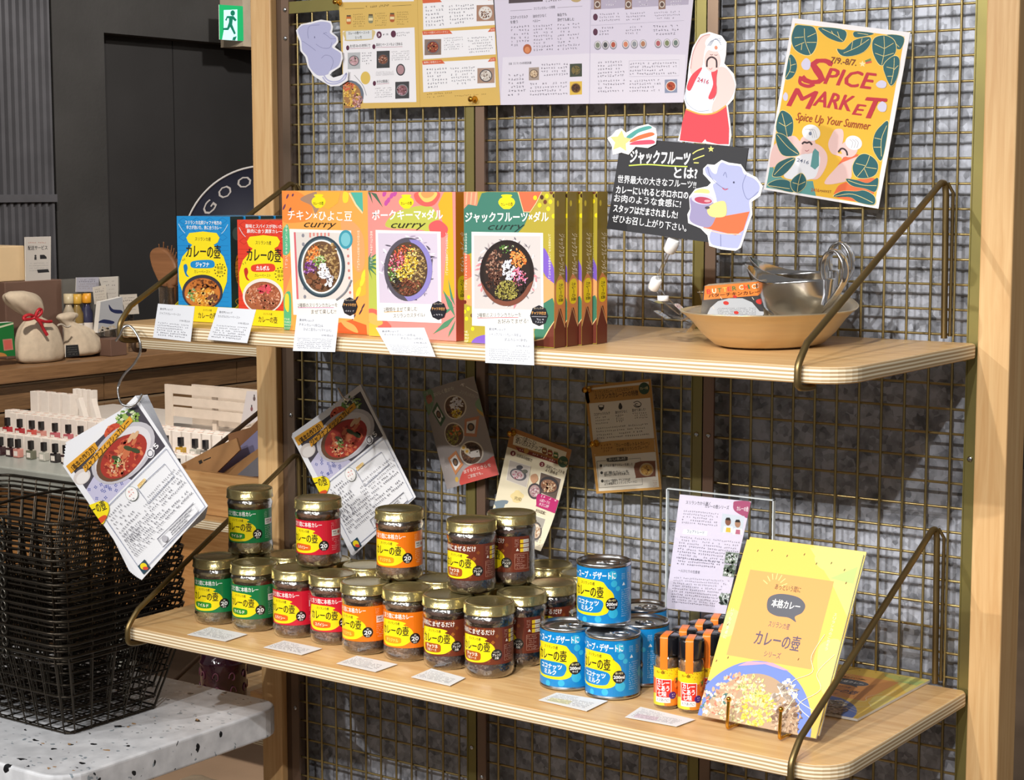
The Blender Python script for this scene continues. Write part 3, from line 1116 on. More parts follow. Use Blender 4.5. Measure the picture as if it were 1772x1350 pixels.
        food(a, 1028, 680, 150, 205, '#4a3a32', '#54402f', [
            (-.15, -.55, .5, .4, ['#e0643c', '#d24a36', '#ef8a52', '#b8402e'], 90), (-.55, -.3, .4, .4, PNK, 70), (-.75, .2, .28, .3, GRN, 60), (.5, -.1, .48, .75, ['#b79a62', '#a0824c', '#cbb27e', '#8a6c3c'], 200),
            (.2, -.3, .35, .5, YLW, 120), (-.15, .15, .4, .35, YLW, 110), (.1, .65, .6, .35, ['#6d3a2a', '#7f4633', '#5a2c20', '#935a42'], 150), (-.6, .55, .3, .25, ['#2a2424', '#3a3030'], 40)], 9, .02)
        a.text('curry', (902, 368), (1165, 366), 66, INK, 0, .35)
        a.text('2種類をまぜて楽しむ', (848, 998), (1100, 992), 32, INK)
        a.text('スリランカスタイル♪', (920, 1045), (1157, 1036), 32, INK)
        a.line([(850, 1003), (985, 998)], 4, '#e0a040')
        a.ell(1260, 990, 62, 72, '#1d1d26', n=8)
        a.text('おいしさUP', (1225, 945), (1292, 945), 14, '#d8c8b0')
        a.text('チャツネ付き', (1210, 985), (1308, 988), 22, '#f0b060', .01)
        a.marks((1222, 1030), (1298, 1032), 14, '#c0c0c8')
        a.vtext('豚肉のコクと中辛キーマカレー', 752, 390, 660, 17, '#fdf4e4')
        a.vtext('レンズ豆のやさしい甘味中辛ダルカレー', 1322, 400, 730, 17, '#fdf4e4')
        return a
    a = Art([(62, 90), (748, 88), (752, 1195), (72, 1165)], '#b0a038')
    a.poly([(62, 90), (190, 90), (190, 190), (120, 180), (64, 220)], '#ef8d6e')
    for i in range(4): a.poly([(80 + i * 32, 92), (90 + i * 32, 92), (86 + i * 30, 180), (76 + i * 30, 185)], '#f2b08a')
    a.poly([(66, 210), (125, 178), (185, 190), (220, 100), (260, 90), (470, 92), (490, 140), (520, 225), (560, 235), (520, 330), (440, 420), (66, 540)], '#3f7a6a')
    a.poly([(478, 90), (642, 90), (600, 170), (560, 228), (515, 230), (490, 140)], '#ee6c48')
    a.line([(478, 92), (490, 140), (516, 232), (562, 234), (606, 168), (645, 90)], 5, '#f4d2a0')
    for x, y, c in ((598, 132, YEL), (630, 185, YEL), (680, 120, YEL), (705, 160, YEL), (690, 210, YEL), (728, 262, YEL), (645, 128, '#4a2a1c'), (668, 162, '#6d3a22'), (733, 118, '#3a2018'), (712, 92, '#6d3a22')): a.ell(x, y, 13, 16, c)
    a.blob([(655, 490), (700, 560), (765, 730), (720, 740), (650, 640)], '#7d5cc0')
    a.poly([(72, 520), (135, 540), (150, 700), (72, 720)], '#ef6a48')
    a.poly([(72, 720), (150, 690), (150, 900), (75, 880)], '#f0a06a')
    a.poly([(655, 680), (750, 740), (750, 860), (720, 840), (655, 880)], '#f0a46a')
    a.poly([(590, 1080), (655, 880), (720, 840), (752, 880), (752, 1010), (700, 1060), (660, 1130), (600, 1145)], '#3f7a62')
    a.poly([(590, 1145), (660, 1130), (700, 1060), (752, 1010), (752, 1193), (590, 1180)], '#6b3226')
    a.poly([(590, 1148), (660, 1133), (700, 1063), (752, 1013), (752, 1005), (696, 1056), (656, 1126), (590, 1140)], '#f0c890')
    for x, y, c in ((98, 938, YEL), (128, 835, YEL), (124, 918, YEL), (150, 965, '#6d4a1a'), (102, 870, '#6d2a18'), (84, 1010, '#2a1c14'), (112, 988, YEL), (155, 1060, YEL)): a.ell(x, y, 11, 14, c)
    a.blob([(150, 1165), (180, 1120), (260, 1105), (260, 1175)], '#7d5cc0')
    pot(a, 338, 110, 455, 212)
    a.text('カレーの壺', (355, 190), (440, 188), 25, INK, .015)
    a.text('ジャックフルーツ×ダル', (103, 298), (694, 296), 66, '#fffdf6', .022)
    a.poly([(148, 373), (654, 381), (658, 1062), (152, 1036)], '#efeeea')
    a.poly([(165, 398), (636, 404), (642, 925), (168, 918)], '#cdc6c4')
    a.scatter(400, 660, 330, 330, ['#8d8688', '#b0a4a6', '#d88a92', '#706a70', '#e6dede'], 420, 24, asp=.3, clip=(403, 660, 228, 255))
    a.ell(400, 665, 192, 234, '#241a18', n=44)
    a.poly([(400 + 192 * math.cos(t / 14 * math.pi), 665 + 234 * math.sin(t / 14 * math.pi)) for t in range(1, 14)] + [(250, 780), (320, 850), (480, 840), (560, 740)], '#7a4736')
    food(a, 400, 660, 165, 205, '#2a201c', '#2c211d', [
        (-.5, -.25, .42, .5, ['#6b4536', '#8a5f4a', '#55332a', '#a98470'], 150), (-.55, .3, .35, .35, ['#4a2c22', '#6b4536'], 60), (0, -.85, .3, .2, GRN, 30), (.5, -.5, .36, .35, ORG, 110), (.1, -.1, .3, .35, RICE, 100), (.55, .15, .35, .3, PNK + ['#d9a0d0'], 80),
        (.02, .65, .5, .38, OLV, 190), (.6, .5, .25, .25, ['#241a18', '#3a2c28'], 40)], 10, .02)
    a.text('curry', (265, 360), (525, 356), 64, '#20322c', 0, .35)
    a.text('2種類のスリランカカレーを', (188, 977), (500, 972), 30, INK)
    a.text('お好みでまぜる!', (335, 1022), (548, 1018), 32, INK)
    a.line([(190, 983), (480, 978)], 4, '#d83a4a')
    a.ell(627, 966, 64, 74, '#1d1d26', n=8)
    a.text('おいしさUP', (590, 920), (660, 920), 14, '#d8c8b0')
    a.text('チャツネ付き', (574, 956), (676, 959), 22, '#f0b060', .01)
    a.line([(575, 972), (680, 975)], 2, '#d8d8e0')
    a.marks((590, 1000), (666, 1002), 14, '#c0c0c8')
    a.marks((600, 1016), (660, 1018), 12, '#c0c0c8')
    a.vtext('ほろほろ食感の中辛ジャックフルーツカレー', 108, 380, 790, 16, '#f0f4e8')
    a.vtext('レンズ豆のやさしい甘味中辛ダルカレー', 700, 385, 720, 16, '#f6f2d8')
    for i, t in enumerate(('THE', 'THIRD', 'WORLD', 'SHOP')): a.text(t, (80, 1086 + i * 22), (108 + 4 * len(t), 1088 + i * 22), 17, '#f0ecc8', .02)
    return a


def spine(kind):
    g = {'chicken': '#e8912f', 'pork': '#e59a1e', 'jack': '#8f7a26'}[kind]
    a = Art([(0, 0), (100, 0), (100, 800), (0, 800)], g)
    t = {'chicken': 'チキン×ひよこ豆', 'pork': 'ポークキーマ×ダル', 'jack': 'ジャックフルーツ×ダル'}[kind]
    if kind == 'jack':
        a.rect(0, 0, 100, 800, g)
        a.poly([(0, 480), (50, 420), (100, 460), (100, 700), (50, 640), (0, 690)], '#dd9058')
        a.poly([(0, 700), (40, 600), (60, 600), (100, 700), (100, 800), (0, 800)], '#6b3226')
        a.line([(0, 700), (45, 600), (100, 700)], 5, '#f0c890')
        a.ell(30, 60, 10, 16, '#e6cf3a')
    else:
        a.rect(0, 520, 100, 800, {'chicken': '#d9702a', 'pork': '#d8604a'}[kind])
    a.text(t, (44, 215), (44, 430), 52, '#f6efd8', 0.005, .2)
    a.blob([(25, 462), (70, 450), (90, 480), (85, 560), (60, 580), (25, 570), (15, 520)], YEL)
    a.text('カレーの壺', (42, 470), (42, 565), 40, INK, .01)
    return a


BOXES = [('chicken', (470, 310, 4.356), -0.3225, -0.1362, 0.0035, 'orange chicken and chickpea curry carton', '#e8a04a'),
         ('pork', (470, 310, 4.356), -0.3325, 0.0110, 0.1425, 'pink pork keema curry carton', '#ef8f80'),
         ('jack', (780, 310, 4.09), -0.3400, 0.1600, 0.2850, 'green and olive jackfruit curry carton', '#e88a6a')]
for kind, (ox, oy, sc), yf, x0, x1, lab, top in BOXES:
    art = curry_face(kind)
    fn = pixel_fn(ox, oy, sc, (0, yf, 0), (0, 1, 0))
    zt = float(fn(np.array([art.outline[0], art.outline[1]]), 0)[:, 2].mean())
    b = carton('curry_carton', art, fn, x0, x1, ZU + .0005, zt, yf, .0215, '#b0a038' if kind == 'jack' else ('#efa64f' if kind == 'chicken' else '#f08f88'),
               lab + (' facing out at the front of its row' if kind != 'jack' else ' with white price card, frontmost of four'), 'carton', kind + ' curry cartons' if kind != 'jack' else 'jackfruit curry cartons',
               {'chicken': '#d9822e', 'pork': '#e08a20', 'jack': '#8f7a26'}[kind], top, spine(kind))
    pos = ['second', 'third', 'rearmost']
    for i in range(3 if kind == 'jack' else 1):
        dx = (.0015, .0055, .0105)[i] if kind == 'jack' else -.001
        c = copy_thing(b, b.location + Vector((dx, .0235 * (i + 1), 0)),
                       label=(lab + ' showing its spine, ' + pos[i] + ' of four') if kind == 'jack' else lab + ' hidden behind the front one, its top edge showing')

# blue and red paste cartons in yellow display trays


def paste_face(red):
    d = (442, 27) if red else (0, 0)
    g = '#e0402a' if red else '#1a8ed2'
    dk = '#c22f24' if red else '#1478bb'
    L, R = 488 + d[0], 878 + d[0]
    t0 = 308 + d[1]
    a = Art([(L, t0), (R, t0 + 12), (R - 6, t0 + 790), (L - 5, t0 + 775)], g)
    for i in range(4):
        for j in range(3):
            x, y = L + 50 + i * 95, t0 + 40 + j * 60
            a.frame([(x - 34, y), (x, y - 24), (x + 34, y), (x, y + 24)], 5, dk)
    for j in range(14): a.line([(L + 5, t0 + 220 + j * 34), (R - 10, t0 + 222 + j * 34)], 3, dk)
    a.text('酸味とスパイスが効いた' if red else 'スリランカ北部ジャフナ地方の', (L + 62, t0 + 62), (R - 62, t0 + 66), 27, '#ffffff', .03)
    a.text('豚肉に合う濃厚カレー' if red else '辛さが効いた、魚に合うカレー', (L + 72, t0 + 98), (R - 62, t0 + 102), 27, '#ffffff', .03)
    a.curve([(L + 15, t0 + 60), (L + 40, t0 + 105), (L + 62, t0 + 128)], 3.5, '#d8ecf8')
    a.curve([(R - 15, t0 + 65), (R - 40, t0 + 110), (R - 62, t0 + 132)], 3.5, '#d8ecf8')
    pot(a, L + 15, t0 + 128, R - 18, t0 + 700)
    a.text('スリランカ産', (L + 135, t0 + 182), (R - 140, t0 + 185), 26, INK, .01)
    a.text('カレーの壺', (L + 70, t0 + 300), (R - 70, t0 + 308), 92, INK, .03)
    a.blob([(L + 110, t0 + 338), (L + 190, t0 + 325), (L + 268, t0 + 330), (L + 272, t0 + 378), (L + 190, t0 + 385), (L + 112, t0 + 380)], g)
    a.text('カルボル' if red else 'ジャフナ', (L + 140, t0 + 372), (L + 238, t0 + 374), 34, '#ffffff', .03)
    a.text('カレーペースト', (L + 130, t0 + 420), (L + 246, t0 + 422), 24, INK)
    for k in range(12):
        an = k * math.pi / 6
        a.ell(L + 318 + 38 * math.cos(an), t0 + 400 + 46 * math.sin(an), 6, 6, '#6a5c1c', n=6)
    a.text('常温', (L + 295, t0 + 392), (L + 340, t0 + 392), 22, '#5a4c18', .01)
    a.text('保存', (L + 295, t0 + 424), (L + 340, t0 + 424), 22, '#5a4c18', .01)
    a.blob([(L + 52, t0 + 365), (L + 72, t0 + 355), (L + 82, t0 + 385), (L + 74, t0 + 420), (L + 92, t0 + 448), (L + 70, t0 + 440), (L + 56, t0 + 405)], dk)
    a.marks((L + 42, t0 + 335), (L + 74, t0 + 322), 14, '#6a5c1c')
    cx, cy = L + 190, t0 + 560
    a.ell(cx, cy, 148, 128, '#ece6e0' if red else '#333540', n=40)
    food(a, cx, cy + 8, 132, 112, '#a04a22' if not red else '#8a4a30', '#c97a34' if not red else '#a8603e',
         [(-.5, .1, .35, .4, GRN, 30), (.1, -.55, .8, .35, ['#8a4a20', '#c07030', '#5a3018'], 90), (.15, .25, .6, .6, ['#e8a030', '#f0b850', '#d08a28', '#f4cc78'], 130), (.6, .4, .3, .4, ['#5a3426', '#7a4a34'], 40)] if not red else
         [(0, -.1, .9, .7, ['#d08a6a', '#b86a4a', '#e0a888', '#8a4a34'], 190), (.1, -.5, .35, .3, ['#c83040', '#e05060'], 40), (.3, .4, .5, .4, ['#8a4a34', '#c08060'], 60)], 12, .03)
    a.rect(L - 5, t0 + 680, R - 5, t0 + 790, YEL)
    return a


for red in (False, True):
    yf = -0.285 if not red else -0.292
    art = paste_face(red)
    fn = pixel_fn(190, 300, 4.22, (0, yf, 0), (0, 1, 0))
    q = fn(np.array(art.outline), 0)
    x0, x1, zt = q[0, 0], q[1, 0], q[:2, 2].mean()
    z0 = ZU + .0020
    c1 = '#d8382a' if red else '#2f6a62'
    sp = Art([(0, 0), (100, 0), (100, 800), (0, 800)], c1)
    sp.rect(0, 0, 100, 800, '#c03024' if red else '#2a4c4a')
    sp.ell(50, 130, 34, 50, '#5a7a72' if not red else '#e07a60')
    sp.ell(55, 400, 22, 110, '#e0a83a')
    sp.vtext('カレーの壺', 55, 310, 490, 60, INK)
    sp.curve([(60, 520), (80, 600), (30, 640), (70, 690)], 5, '#d8b840')
    nm = 'red' if red else 'blue'
    b = carton('paste_carton', art, fn, x0, x1, z0, zt, yf, .024, '#e0402a' if red else '#1a8ed2', nm + ' curry paste carton with yellow pot, frontmost in its yellow tray', 'carton', nm + ' paste cartons', c1, '#4a8fc0' if not red else '#d05a44', sp)
    for i in range(3 if not red else 2):
        copy_thing(b, b.location + Vector((.003 * (i + 1), .0255 * (i + 1), 0)), label=nm + ' curry paste carton showing its top edge, ' + ('second', 'third', 'fourth')[i] + ' behind the front one')
    # tray
    t = MB()
    a0, a1, yb, zz = x0 - .0035, x1 + .013, yf + .128, ZU + .0006
    Y = lin('#f2d91c')
    th = .0006
    ya = yf - .003
    t.box((a0, ya, zz), (a1, yb, zz + .0008), 0, Y)
    t.box((a0, ya - th, zz), (a1, ya, zz + .021), 0, Y)
    t.box((a0, yb, zz), (a1, yb + th, zz + .06), 0, Y)
    for xx, s in ((a0, -1), (a1, 1)):
        t.prism([(xx, ya, zz), (xx, yb, zz), (xx, yb, zz + .06), (xx, ya + .05, zz + .055), (xx, ya, zz + .021)], (s * th, 0, 0), 0, Y)
    g = Art([(0, 0), (100, 0), (100, 24), (0, 24)], '#f2d91c')
    g.text('カレーの壺', (38, 18), (68, 18), 9, INK, .025)
    g.text('スリランカ産', (46, 7), (60, 7), 3, INK, .01)
    g.mesh_into(t, quad_fn([(0, 0), (100, 0), (100, 24), (0, 24)], [(a0, ya - th, zz + .021), (a1, ya - th, zz + .021), (a1, ya - th, zz), (a0, ya - th, zz)]))
    tag(t.build('display_tray', CARTON, None, (a0, ya, zz), True), 'yellow cardboard display tray holding the ' + nm + ' paste cartons', 'tray')

# price cards hanging on the front edge of the upper shelf
YE = -0.3705


def price_card(name_lines, view, quad, yy, label, rows=6):
    a = Art(quad, '#e2e6ee')
    tl, tr, br, bl = [np.array(p, float) for p in quad]

    def at(u, v): return tuple((1 - u) * (1 - v) * tl + u * (1 - v) * tr + u * v * br + (1 - u) * v * bl)
    h = np.linalg.norm(bl - tl)
    a.text('第3世界ショップ', at(.08, .17), at(.42, .17), h * .06, '#3a3a42', .01)
    for i, t in enumerate(name_lines):
        L = min(.66, .052 * len(t))
        u0 = .08 if i == 0 else .86 - L
        a.text(t, at(u0, .30 + .12 * i), at(u0 + L, .30 + .12 * i), h * .075, '#44444c')
    n = len(name_lines)
    a.text('￥990 税込み', at(.64, .36 + .10 * n), at(.92, .36 + .10 * n), h * .06, '#44444c')
    v0 = .42 + .10 * n
    a.para([at(.08, v0), at(.92, v0), at(.92, .93), at(.08, .93)], rows, '#74747e')
    return sheet('price_card', a, pixel_fn(*view, (0, yy, 0), (0, 1, 0)), .0004, PAPER, label, 'price card', 'price cards on the upper shelf edge')


VU, VR2, VR3 = (190, 300, 4.22), (470, 310, 4.356), (780, 310, 4.09)
price_card(['ジャフナカレーペースト'], VU, [(352, 952), (620, 972), (590, 1230), (315, 1200)], YE, 'white price card below the blue paste carton')
price_card(['カルボルカレーペースト'], VU, [(790, 978), (1068, 995), (1003, 1240), (712, 1215)], YE, 'white price card below the red paste carton')
price_card(['チキンカレー(辛口)＆', 'ひよこ豆カレー(マイルド)'], VR2, [(190, 1020), (505, 1045), (478, 1303), (160, 1295)], YE, 'white price card on the orange chicken curry carton')
price_card(['ポークキーマカレー(中辛)＆', 'ダルカレー(中辛)'], VR2, [(785, 1120), (1150, 1120), (1235, 1340), (898, 1320)], YE, 'greyish price card bent forward below the pink carton')
price_card(['ジャックフルーツカレー(中辛)＆', 'ダルカレー(中辛)'], VR3, [(243, 1020), (585, 1035), (590, 1318), (245, 1300)], YE, 'white price card below the green jackfruit carton')

# ================================================================== gold dish and what lies in it
DX, DY = 0.462, -0.166
dish = thing('serving_dish', 'oval brushed gold serving dish on the upper shelf', 'dish', (DX, DY, ZU + .0006))
mb = MB()
prof = [(0.0, .0), (.052, .0), (.062, .003), (.076, .016), (.087, .031), (.0935, .0375), (.099, .0415), (.1005, .043), (.0985, .0435), (.092, .0395), (.085, .033), (.074, .018), (.060, .0055), (.05, .003), (0.0, .003)]
n = 56
v, f = [], []
for r, z in prof:
    for k in range(n):
        a = 2 * math.pi * k / n
        c, s_ = math.cos(a), math.sin(a)
        far = max(0.0, s_)
        lift = .013 * far ** 2 * min(1, z / .04)
        v.append((.92 * r * c * (1 - .25 * far ** 3), 1.28 * r * s_ + (.022 * far ** 4 if z > .03 else 0), 0.95 * z + lift * .8))
for i in range(len(prof) - 1):
    for k in range(n): f.append((i * n + k, i * n + (k + 1) % n, (i + 1) * n + (k + 1) % n, (i + 1) * n + k))
mb.add(v, f, 0, True)
mb.build('dish_body', BRASS, dish)


def sauce_boat(name, loc, rot, label):
    t = thing(name, label, 'sauce boat', loc, 'steel sauce boats', rot)
    prof = [(.020, -.010), (.021, -.008), (.0125, -.003), (.0105, .003), (.0125, .010), (.024, .016), (.036, .028), (.041, .042), (.0425, .055), (.0432, .0575), (.0418, .0572), (.039, .042), (.034, .029), (.022, .0175), (0.0, .0155)]
    n = 44
    v, f = [], []
    for i, (r, z) in enumerate(prof):
        for k in range(n):
            a = 2 * math.pi * k / n
            c, s_ = math.cos(a), math.sin(a)
            up = max(0, (z - .02) / .036) ** 1.5
            sp = max(0, -c) ** 5
            x = 1.12 * r * c - .022 * sp * up
            yy = .86 * r * s_ * (1 - .45 * sp * up)
            v.append((x, yy, z + (.016 * sp + .004 * max(0, c)) * up))
    for i in range(len(prof) - 1):
        for k in range(n): f.append((i * n + k, i * n + (k + 1) % n, (i + 1) * n + (k + 1) % n, (i + 1) * n + k))
    f.append(tuple(range(n))[::-1])
    MB().add(v, f, 0, True).build('bowl', STEEL, t)
    # ribbon handle
    pts = smooth_path([(.043, 0, .052), (.038, 0, .072), (.043, 0, .088), (.056, 0, .092), (.066, 0, .079), (.066, 0, .060), (.052, 0, .040), (.043, 0, .030)], 5)
    mb = MB()
    v, f = [], []
    for i, p in enumerate(pts):
        a, b = np.array(pts[max(i - 1, 0)]), np.array(pts[min(i + 1, len(pts) - 1)])
        d = (b - a) / np.linalg.norm(b - a)
        nn = np.array([-d[2], 0, d[0]]) * .0011
        w_ = .0062 - .002 * abs(i / len(pts) - .5)
        for yy, o_ in ((-w_, nn), (-w_ * .5, nn * 1.6), (w_ * .5, nn * 1.6), (w_, nn), (w_, -nn), (-w_, -nn)):
            v.append((p[0] + o_[0], p[1] + yy, p[2] + o_[2]))
    for i in range(len(pts) - 1):
        for k in range(6): f.append((i * 6 + k, i * 6 + (k + 1) % 6, i * 6 + 6 + (k + 1) % 6, i * 6 + 6 + k))
    mb.add(v, f, 0, True).build('handle', STEEL, t)
    return t


for px, Y, rt, dz, lb in ((1376, -.162, -10, .0160, 'polished steel sauce boat with tall loop handle in the gold dish'), (1384, -.078, -4, .0215, 'steel sauce boat behind the other one in the gold dish')):
    sauce_boat('sauce_boat', (float(on_y(px, 505, Y)[0]), Y, ZU + dz), math.radians(rt), lb)
bw = MB().lathe([(0, 0), (.014, 0), (.022, .005), (.029, .015), (.033, .028), (.035, .0295), (.0335, .030), (.031, .027), (.027, .015), (.02, .0065), (0, .005)], 40, (0.372, -0.105, ZU + .0245))
tag(bw.build('curry_bowl', mat('pale_gold_metal', '#d9c7a0', .18, 1.0, var=.05), None, (0.372, -0.105, ZU + .0235)), 'small shiny pale gold bowl at the clip end of the gold dish', 'bowl')

# butter chicken pack
art = Art([(500, 402), (925, 366), (940, 700), (462, 700)], '#3f3d3f')
art.poly([(505, 402), (925, 366), (918, 468), (497, 502)], '#e8823a')
for t, x, y, c in zip('BUTTER CHICK', [521, 560, 599, 638, 673, 708, 0, 757, 793, 826, 850, 882], [459, 454, 450, 444, 440, 435, 0, 428, 425, 423, 421, 418],
                      ['#d8423c', '#f4e7d0', '#3f7a46', '#f0c060', '#d8423c', '#3f7a46', '', '#f4e7d0', '#d8423c', '#3f7a46', '#f4e7d0', '#3a3a34']):
    if t != ' ': art.text(t, (x, y), (x + (30 if t != 'I' else 10), y - 3), 40, c, .04)
art.text('バターチキンカレー', (532, 484), (905, 455), 26, '#3a1c10', .02)
art.poly([(520, 612), (545, 560), (600, 512), (680, 490), (780, 490), (850, 520), (905, 585), (955, 590), (920, 622), (540, 632), (505, 605)], '#b9bdc3')
for i in range(5): art.marks((590 + 4 * i, 570 + i * 12), (880, 566 + i * 12), 9, '#5a5c62')
for x, y, r in ((660, 525, 14), (725, 478, 10), (905, 515, 18), (735, 595, 12)): art.ell(x, y, r * 1.5, r, '#c83a34', 10)
for x, y in ((560, 548), (618, 478), (850, 482)): art.line([(x, y), (x + 14, y + 20)], 4, '#d8d0c0')
pfn = pixel_fn(1100, 400, 4.219, (.38, -.185, 1.31), (-.12, 1, .12))
pk = sheet('curry_pack', art, pfn, .014, CARTON, 'butter chicken curry pack with orange header propped in the gold dish', 'curry pack', edge='#c9b9a0')

# clear plastic clip that holds the black message board
ck = thing('clip_stand', 'clear plastic clip with jointed stick clamped on the dish rim', 'clip', (0.33, -.2, ZU + .04))


def tp(x, y, Y): return on_y(1100 + x / 4.219, 400 + y / 4.219, Y)


off = Vector((-0.33, .2, -ZU - .04))


def ckpart(mb, name, m, par=ck):
    o = mb.build(name, m, par)
    if par is ck: o.location = off
    return o


def cube_at(p, ax, r, h):
    p, ax = np.array(p), np.array(ax) / np.linalg.norm(ax)
    return MB().tube([p - ax * h, p - ax * h * .8, p + ax * h * .8, p + ax * h], [r * .8, r, r, r * .8], 10)


a_, b_, c_, d_ = tp(262, 105, -.25), tp(142, 385, -.235), tp(200, 490, -.225), tp(330, 600, -.21)
ckpart(MB().tube([b_, a_], .0022, 10), 'stick', CLEARP)
ckpart(cube_at(a_, a_ - b_, .0072, .0085), 'stick_cap', FROST)
ckpart(cube_at(b_, a_ - b_, .0065, .0075), 'joint', FROST)
ckpart(MB().tube([b_, c_, d_], [.003, .0045, .003], 10), 'arm', CLEARP)
ckpart(MB().lathe([(0, -.003), (.0065, -.003), (.0065, .003), (0, .003)], 16, tuple(c_)), 'hinge', FROST)
jaw = MB()
for dz, dy in ((.004, -.006), (-.010, .008)):
    P = [tp(100, 520, -.225) + (0, dy, dz), tp(190, 560, -.22) + (0, dy, dz * 1.3), tp(290, 560, -.215) + (0, dy, dz * 1.2), tp(395, 640, -.21) + (0, dy, dz * .6), tp(340, 680, -.212) + (0, dy, dz), tp(250, 645, -.218) + (0, dy, dz * 1.5)]
    jaw.prism(P, (0.002, .010, 0))
ckpart(jaw, 'jaw', CLEARP)

# ================================================================== hand-lettered board and cut-outs above the dish
V4 = (1030, 40, 3.2935)
YB = -0.2565
art = Art([(150, 652), (873, 712), (787, 1268), (65, 1172)], '#2a2b30')
art.text('ジャックフルーツ', (198, 790), (542, 806), 74, '#f4f6fa', .055, .1)
art.text('ジャックフルーツ', (200, 788), (540, 804), 68, '#f4f6fa', .03, .1)
art.curve([(192, 812), (300, 806), (420, 814), (526, 818)], 7, '#c8d85c')
art.text('とは?', (448, 878), (582, 884), 62, '#f4f6fa', .05)
for q in ([(555, 745), (580, 728), (620, 714)], [(558, 778), (590, 765), (622, 754)], [(562, 796), (590, 797)]): art.curve(q, 6, '#ece67a')
art.poly([(660 + (19 if k % 2 == 0 else 8) * math.sin(k * math.pi / 5), 718 - (19 if k % 2 == 0 else 8) * math.cos(k * math.pi / 5)) for k in range(10)], '#ece67a')
for t, p0, p1 in (('世界最大の大きなフルーツ!!', (128, 906), (574, 940)), ('カレーにいれるとホロホロの', (118, 966), (530, 1000)), ('お肉のような食感に!', (108, 1014), (488, 1050)),
                  ('スタッフはだまされました!', (103, 1072), (470, 1112)), ('ぜひお召し上がり下さい。', (97, 1130), (520, 1186))):
    art.text(t, p0, p1, 42, '#f0f3f8', .022)
sheet('message_board', art, pixel_fn(*V4, (0, YB, 0), (0, 1, 0)), .0015, mat('unused', '#222222') and PAPER, 'black message board with white hand lettering about jackfruit', 'message board', edge='#2a2b30')

art = Art([(470, 672), (500, 560), (520, 480), (505, 430), (515, 380), (525, 330), (535, 230), (555, 140), (600, 65), (650, 50), (720, 72), (748, 110), (745, 180), (735, 230), (790, 290), (803, 350), (790, 430), (755, 470), (768, 560), (776, 640), (765, 700)], '#f6f5f8')
SK, SKL = '#f0c8c4', '#a06a70'
art.blob([(540, 270), (556, 160), (600, 78), (655, 62), (642, 100), (622, 165), (612, 240), (575, 300)], SK)
art.curve([(545, 260), (560, 165), (603, 84), (655, 64)], 2.5, SKL)
art.blob([(590, 285), (655, 265), (690, 330), (668, 440), (650, 494), (585, 500), (525, 455), (515, 400), (552, 330)], '#d6e2f2')
art.curve([(515, 380), (520, 450), (580, 500), (650, 497)], 2.5, '#8a96b0')
art.blob([(548, 300), (598, 256), (608, 262), (575, 320), (542, 384), (522, 366)], '#d8434f')
art.blob([(662, 278), (694, 262), (716, 320), (692, 400), (668, 432), (645, 424), (672, 350)], '#d8434f')
art.blob([(700, 262), (752, 262), (796, 345), (778, 420), (715, 492), (668, 492), (672, 455), (690, 410)], SK)
art.curve([(698, 270), (690, 330), (694, 390), (672, 440)], 2.5, SKL)
art.blob([(665, 490), (715, 485), (712, 520), (690, 524), (668, 508)], SK)
for x in (676, 688, 700): art.line([(x, 500), (x + 4, 520)], 2, SKL)
art.poly([(518, 488), (600, 520), (680, 512), (748, 472), (764, 600), (762, 690), (700, 690), (625, 672), (608, 682), (482, 668), (496, 570)], '#e2434f')
art.curve([(518, 490), (600, 518), (680, 512), (748, 470)], 9, '#f0a850')
art.poly([(610, 682), (628, 662), (640, 684)], '#f6f5f8')
art.ell(668, 212, 46, 66, SK)
art.ell(686, 116, 58, 46, '#f4f6fb')
for k in range(4): art.curve([(640 + k * 6, 130), (665 + k * 8, 100 - k * 4), (720, 85 + k * 14)], 2.5, '#8890a4')
art.ell(690, 140, 9, 11, '#d88a6a')
art.curve([(637, 250), (640, 212), (663, 194), (690, 210), (693, 254)], 10, '#33262c')
art.curve([(655, 178), (664, 182), (672, 178)], 3, '#33262c')
art.curve([(680, 180), (689, 184), (698, 180)], 3, '#33262c')
art.curve([(650, 258), (660, 264), (668, 255)], 3, '#c05a60')
art.text('2416', (580, 332), (645, 348), 30, '#c05060', .02)
sheet('paper_cutout', art, pixel_fn(*V4, (0, YB + .0022, 0), (0, 1, 0)), .0008, PAPER, 'paper cut-out of a strongman in red trousers rising behind the black board', 'paper cut-out', 'cut-outs around the message board')

art = Art([(68, 655), (95, 640), (120, 610), (150, 600), (175, 625), (240, 590), (300, 575), (345, 600), (352, 640), (345, 690), (300, 712), (230, 705), (190, 750), (150, 738), (100, 750), (95, 700)], '#f8f6f6')
art.blob([(178, 648), (240, 604), (305, 586), (320, 600), (250, 624), (205, 656)], '#4fa09a')
art.blob([(205, 664), (250, 640), (318, 622), (336, 638), (260, 662), (200, 680)], '#ee7040')
art.blob([(195, 690), (235, 672), (325, 666), (332, 688), (225, 694)], '#e0506a')
art.poly([(145 + (64 if k % 2 == 0 else 32) * math.sin(k * math.pi / 5 + .1), 674 - (64 if k % 2 == 0 else 32) * math.cos(k * math.pi / 5 + .1)) for k in range(10)], '#f0d389')
sheet('paper_cutout', art, pixel_fn(*V4, (0, YB - .0016, 0), (0, 1, 0)), .0008, PAPER, 'paper cut-out of a shooting star on a corner of the black board', 'paper cut-out', 'cut-outs around the message board')

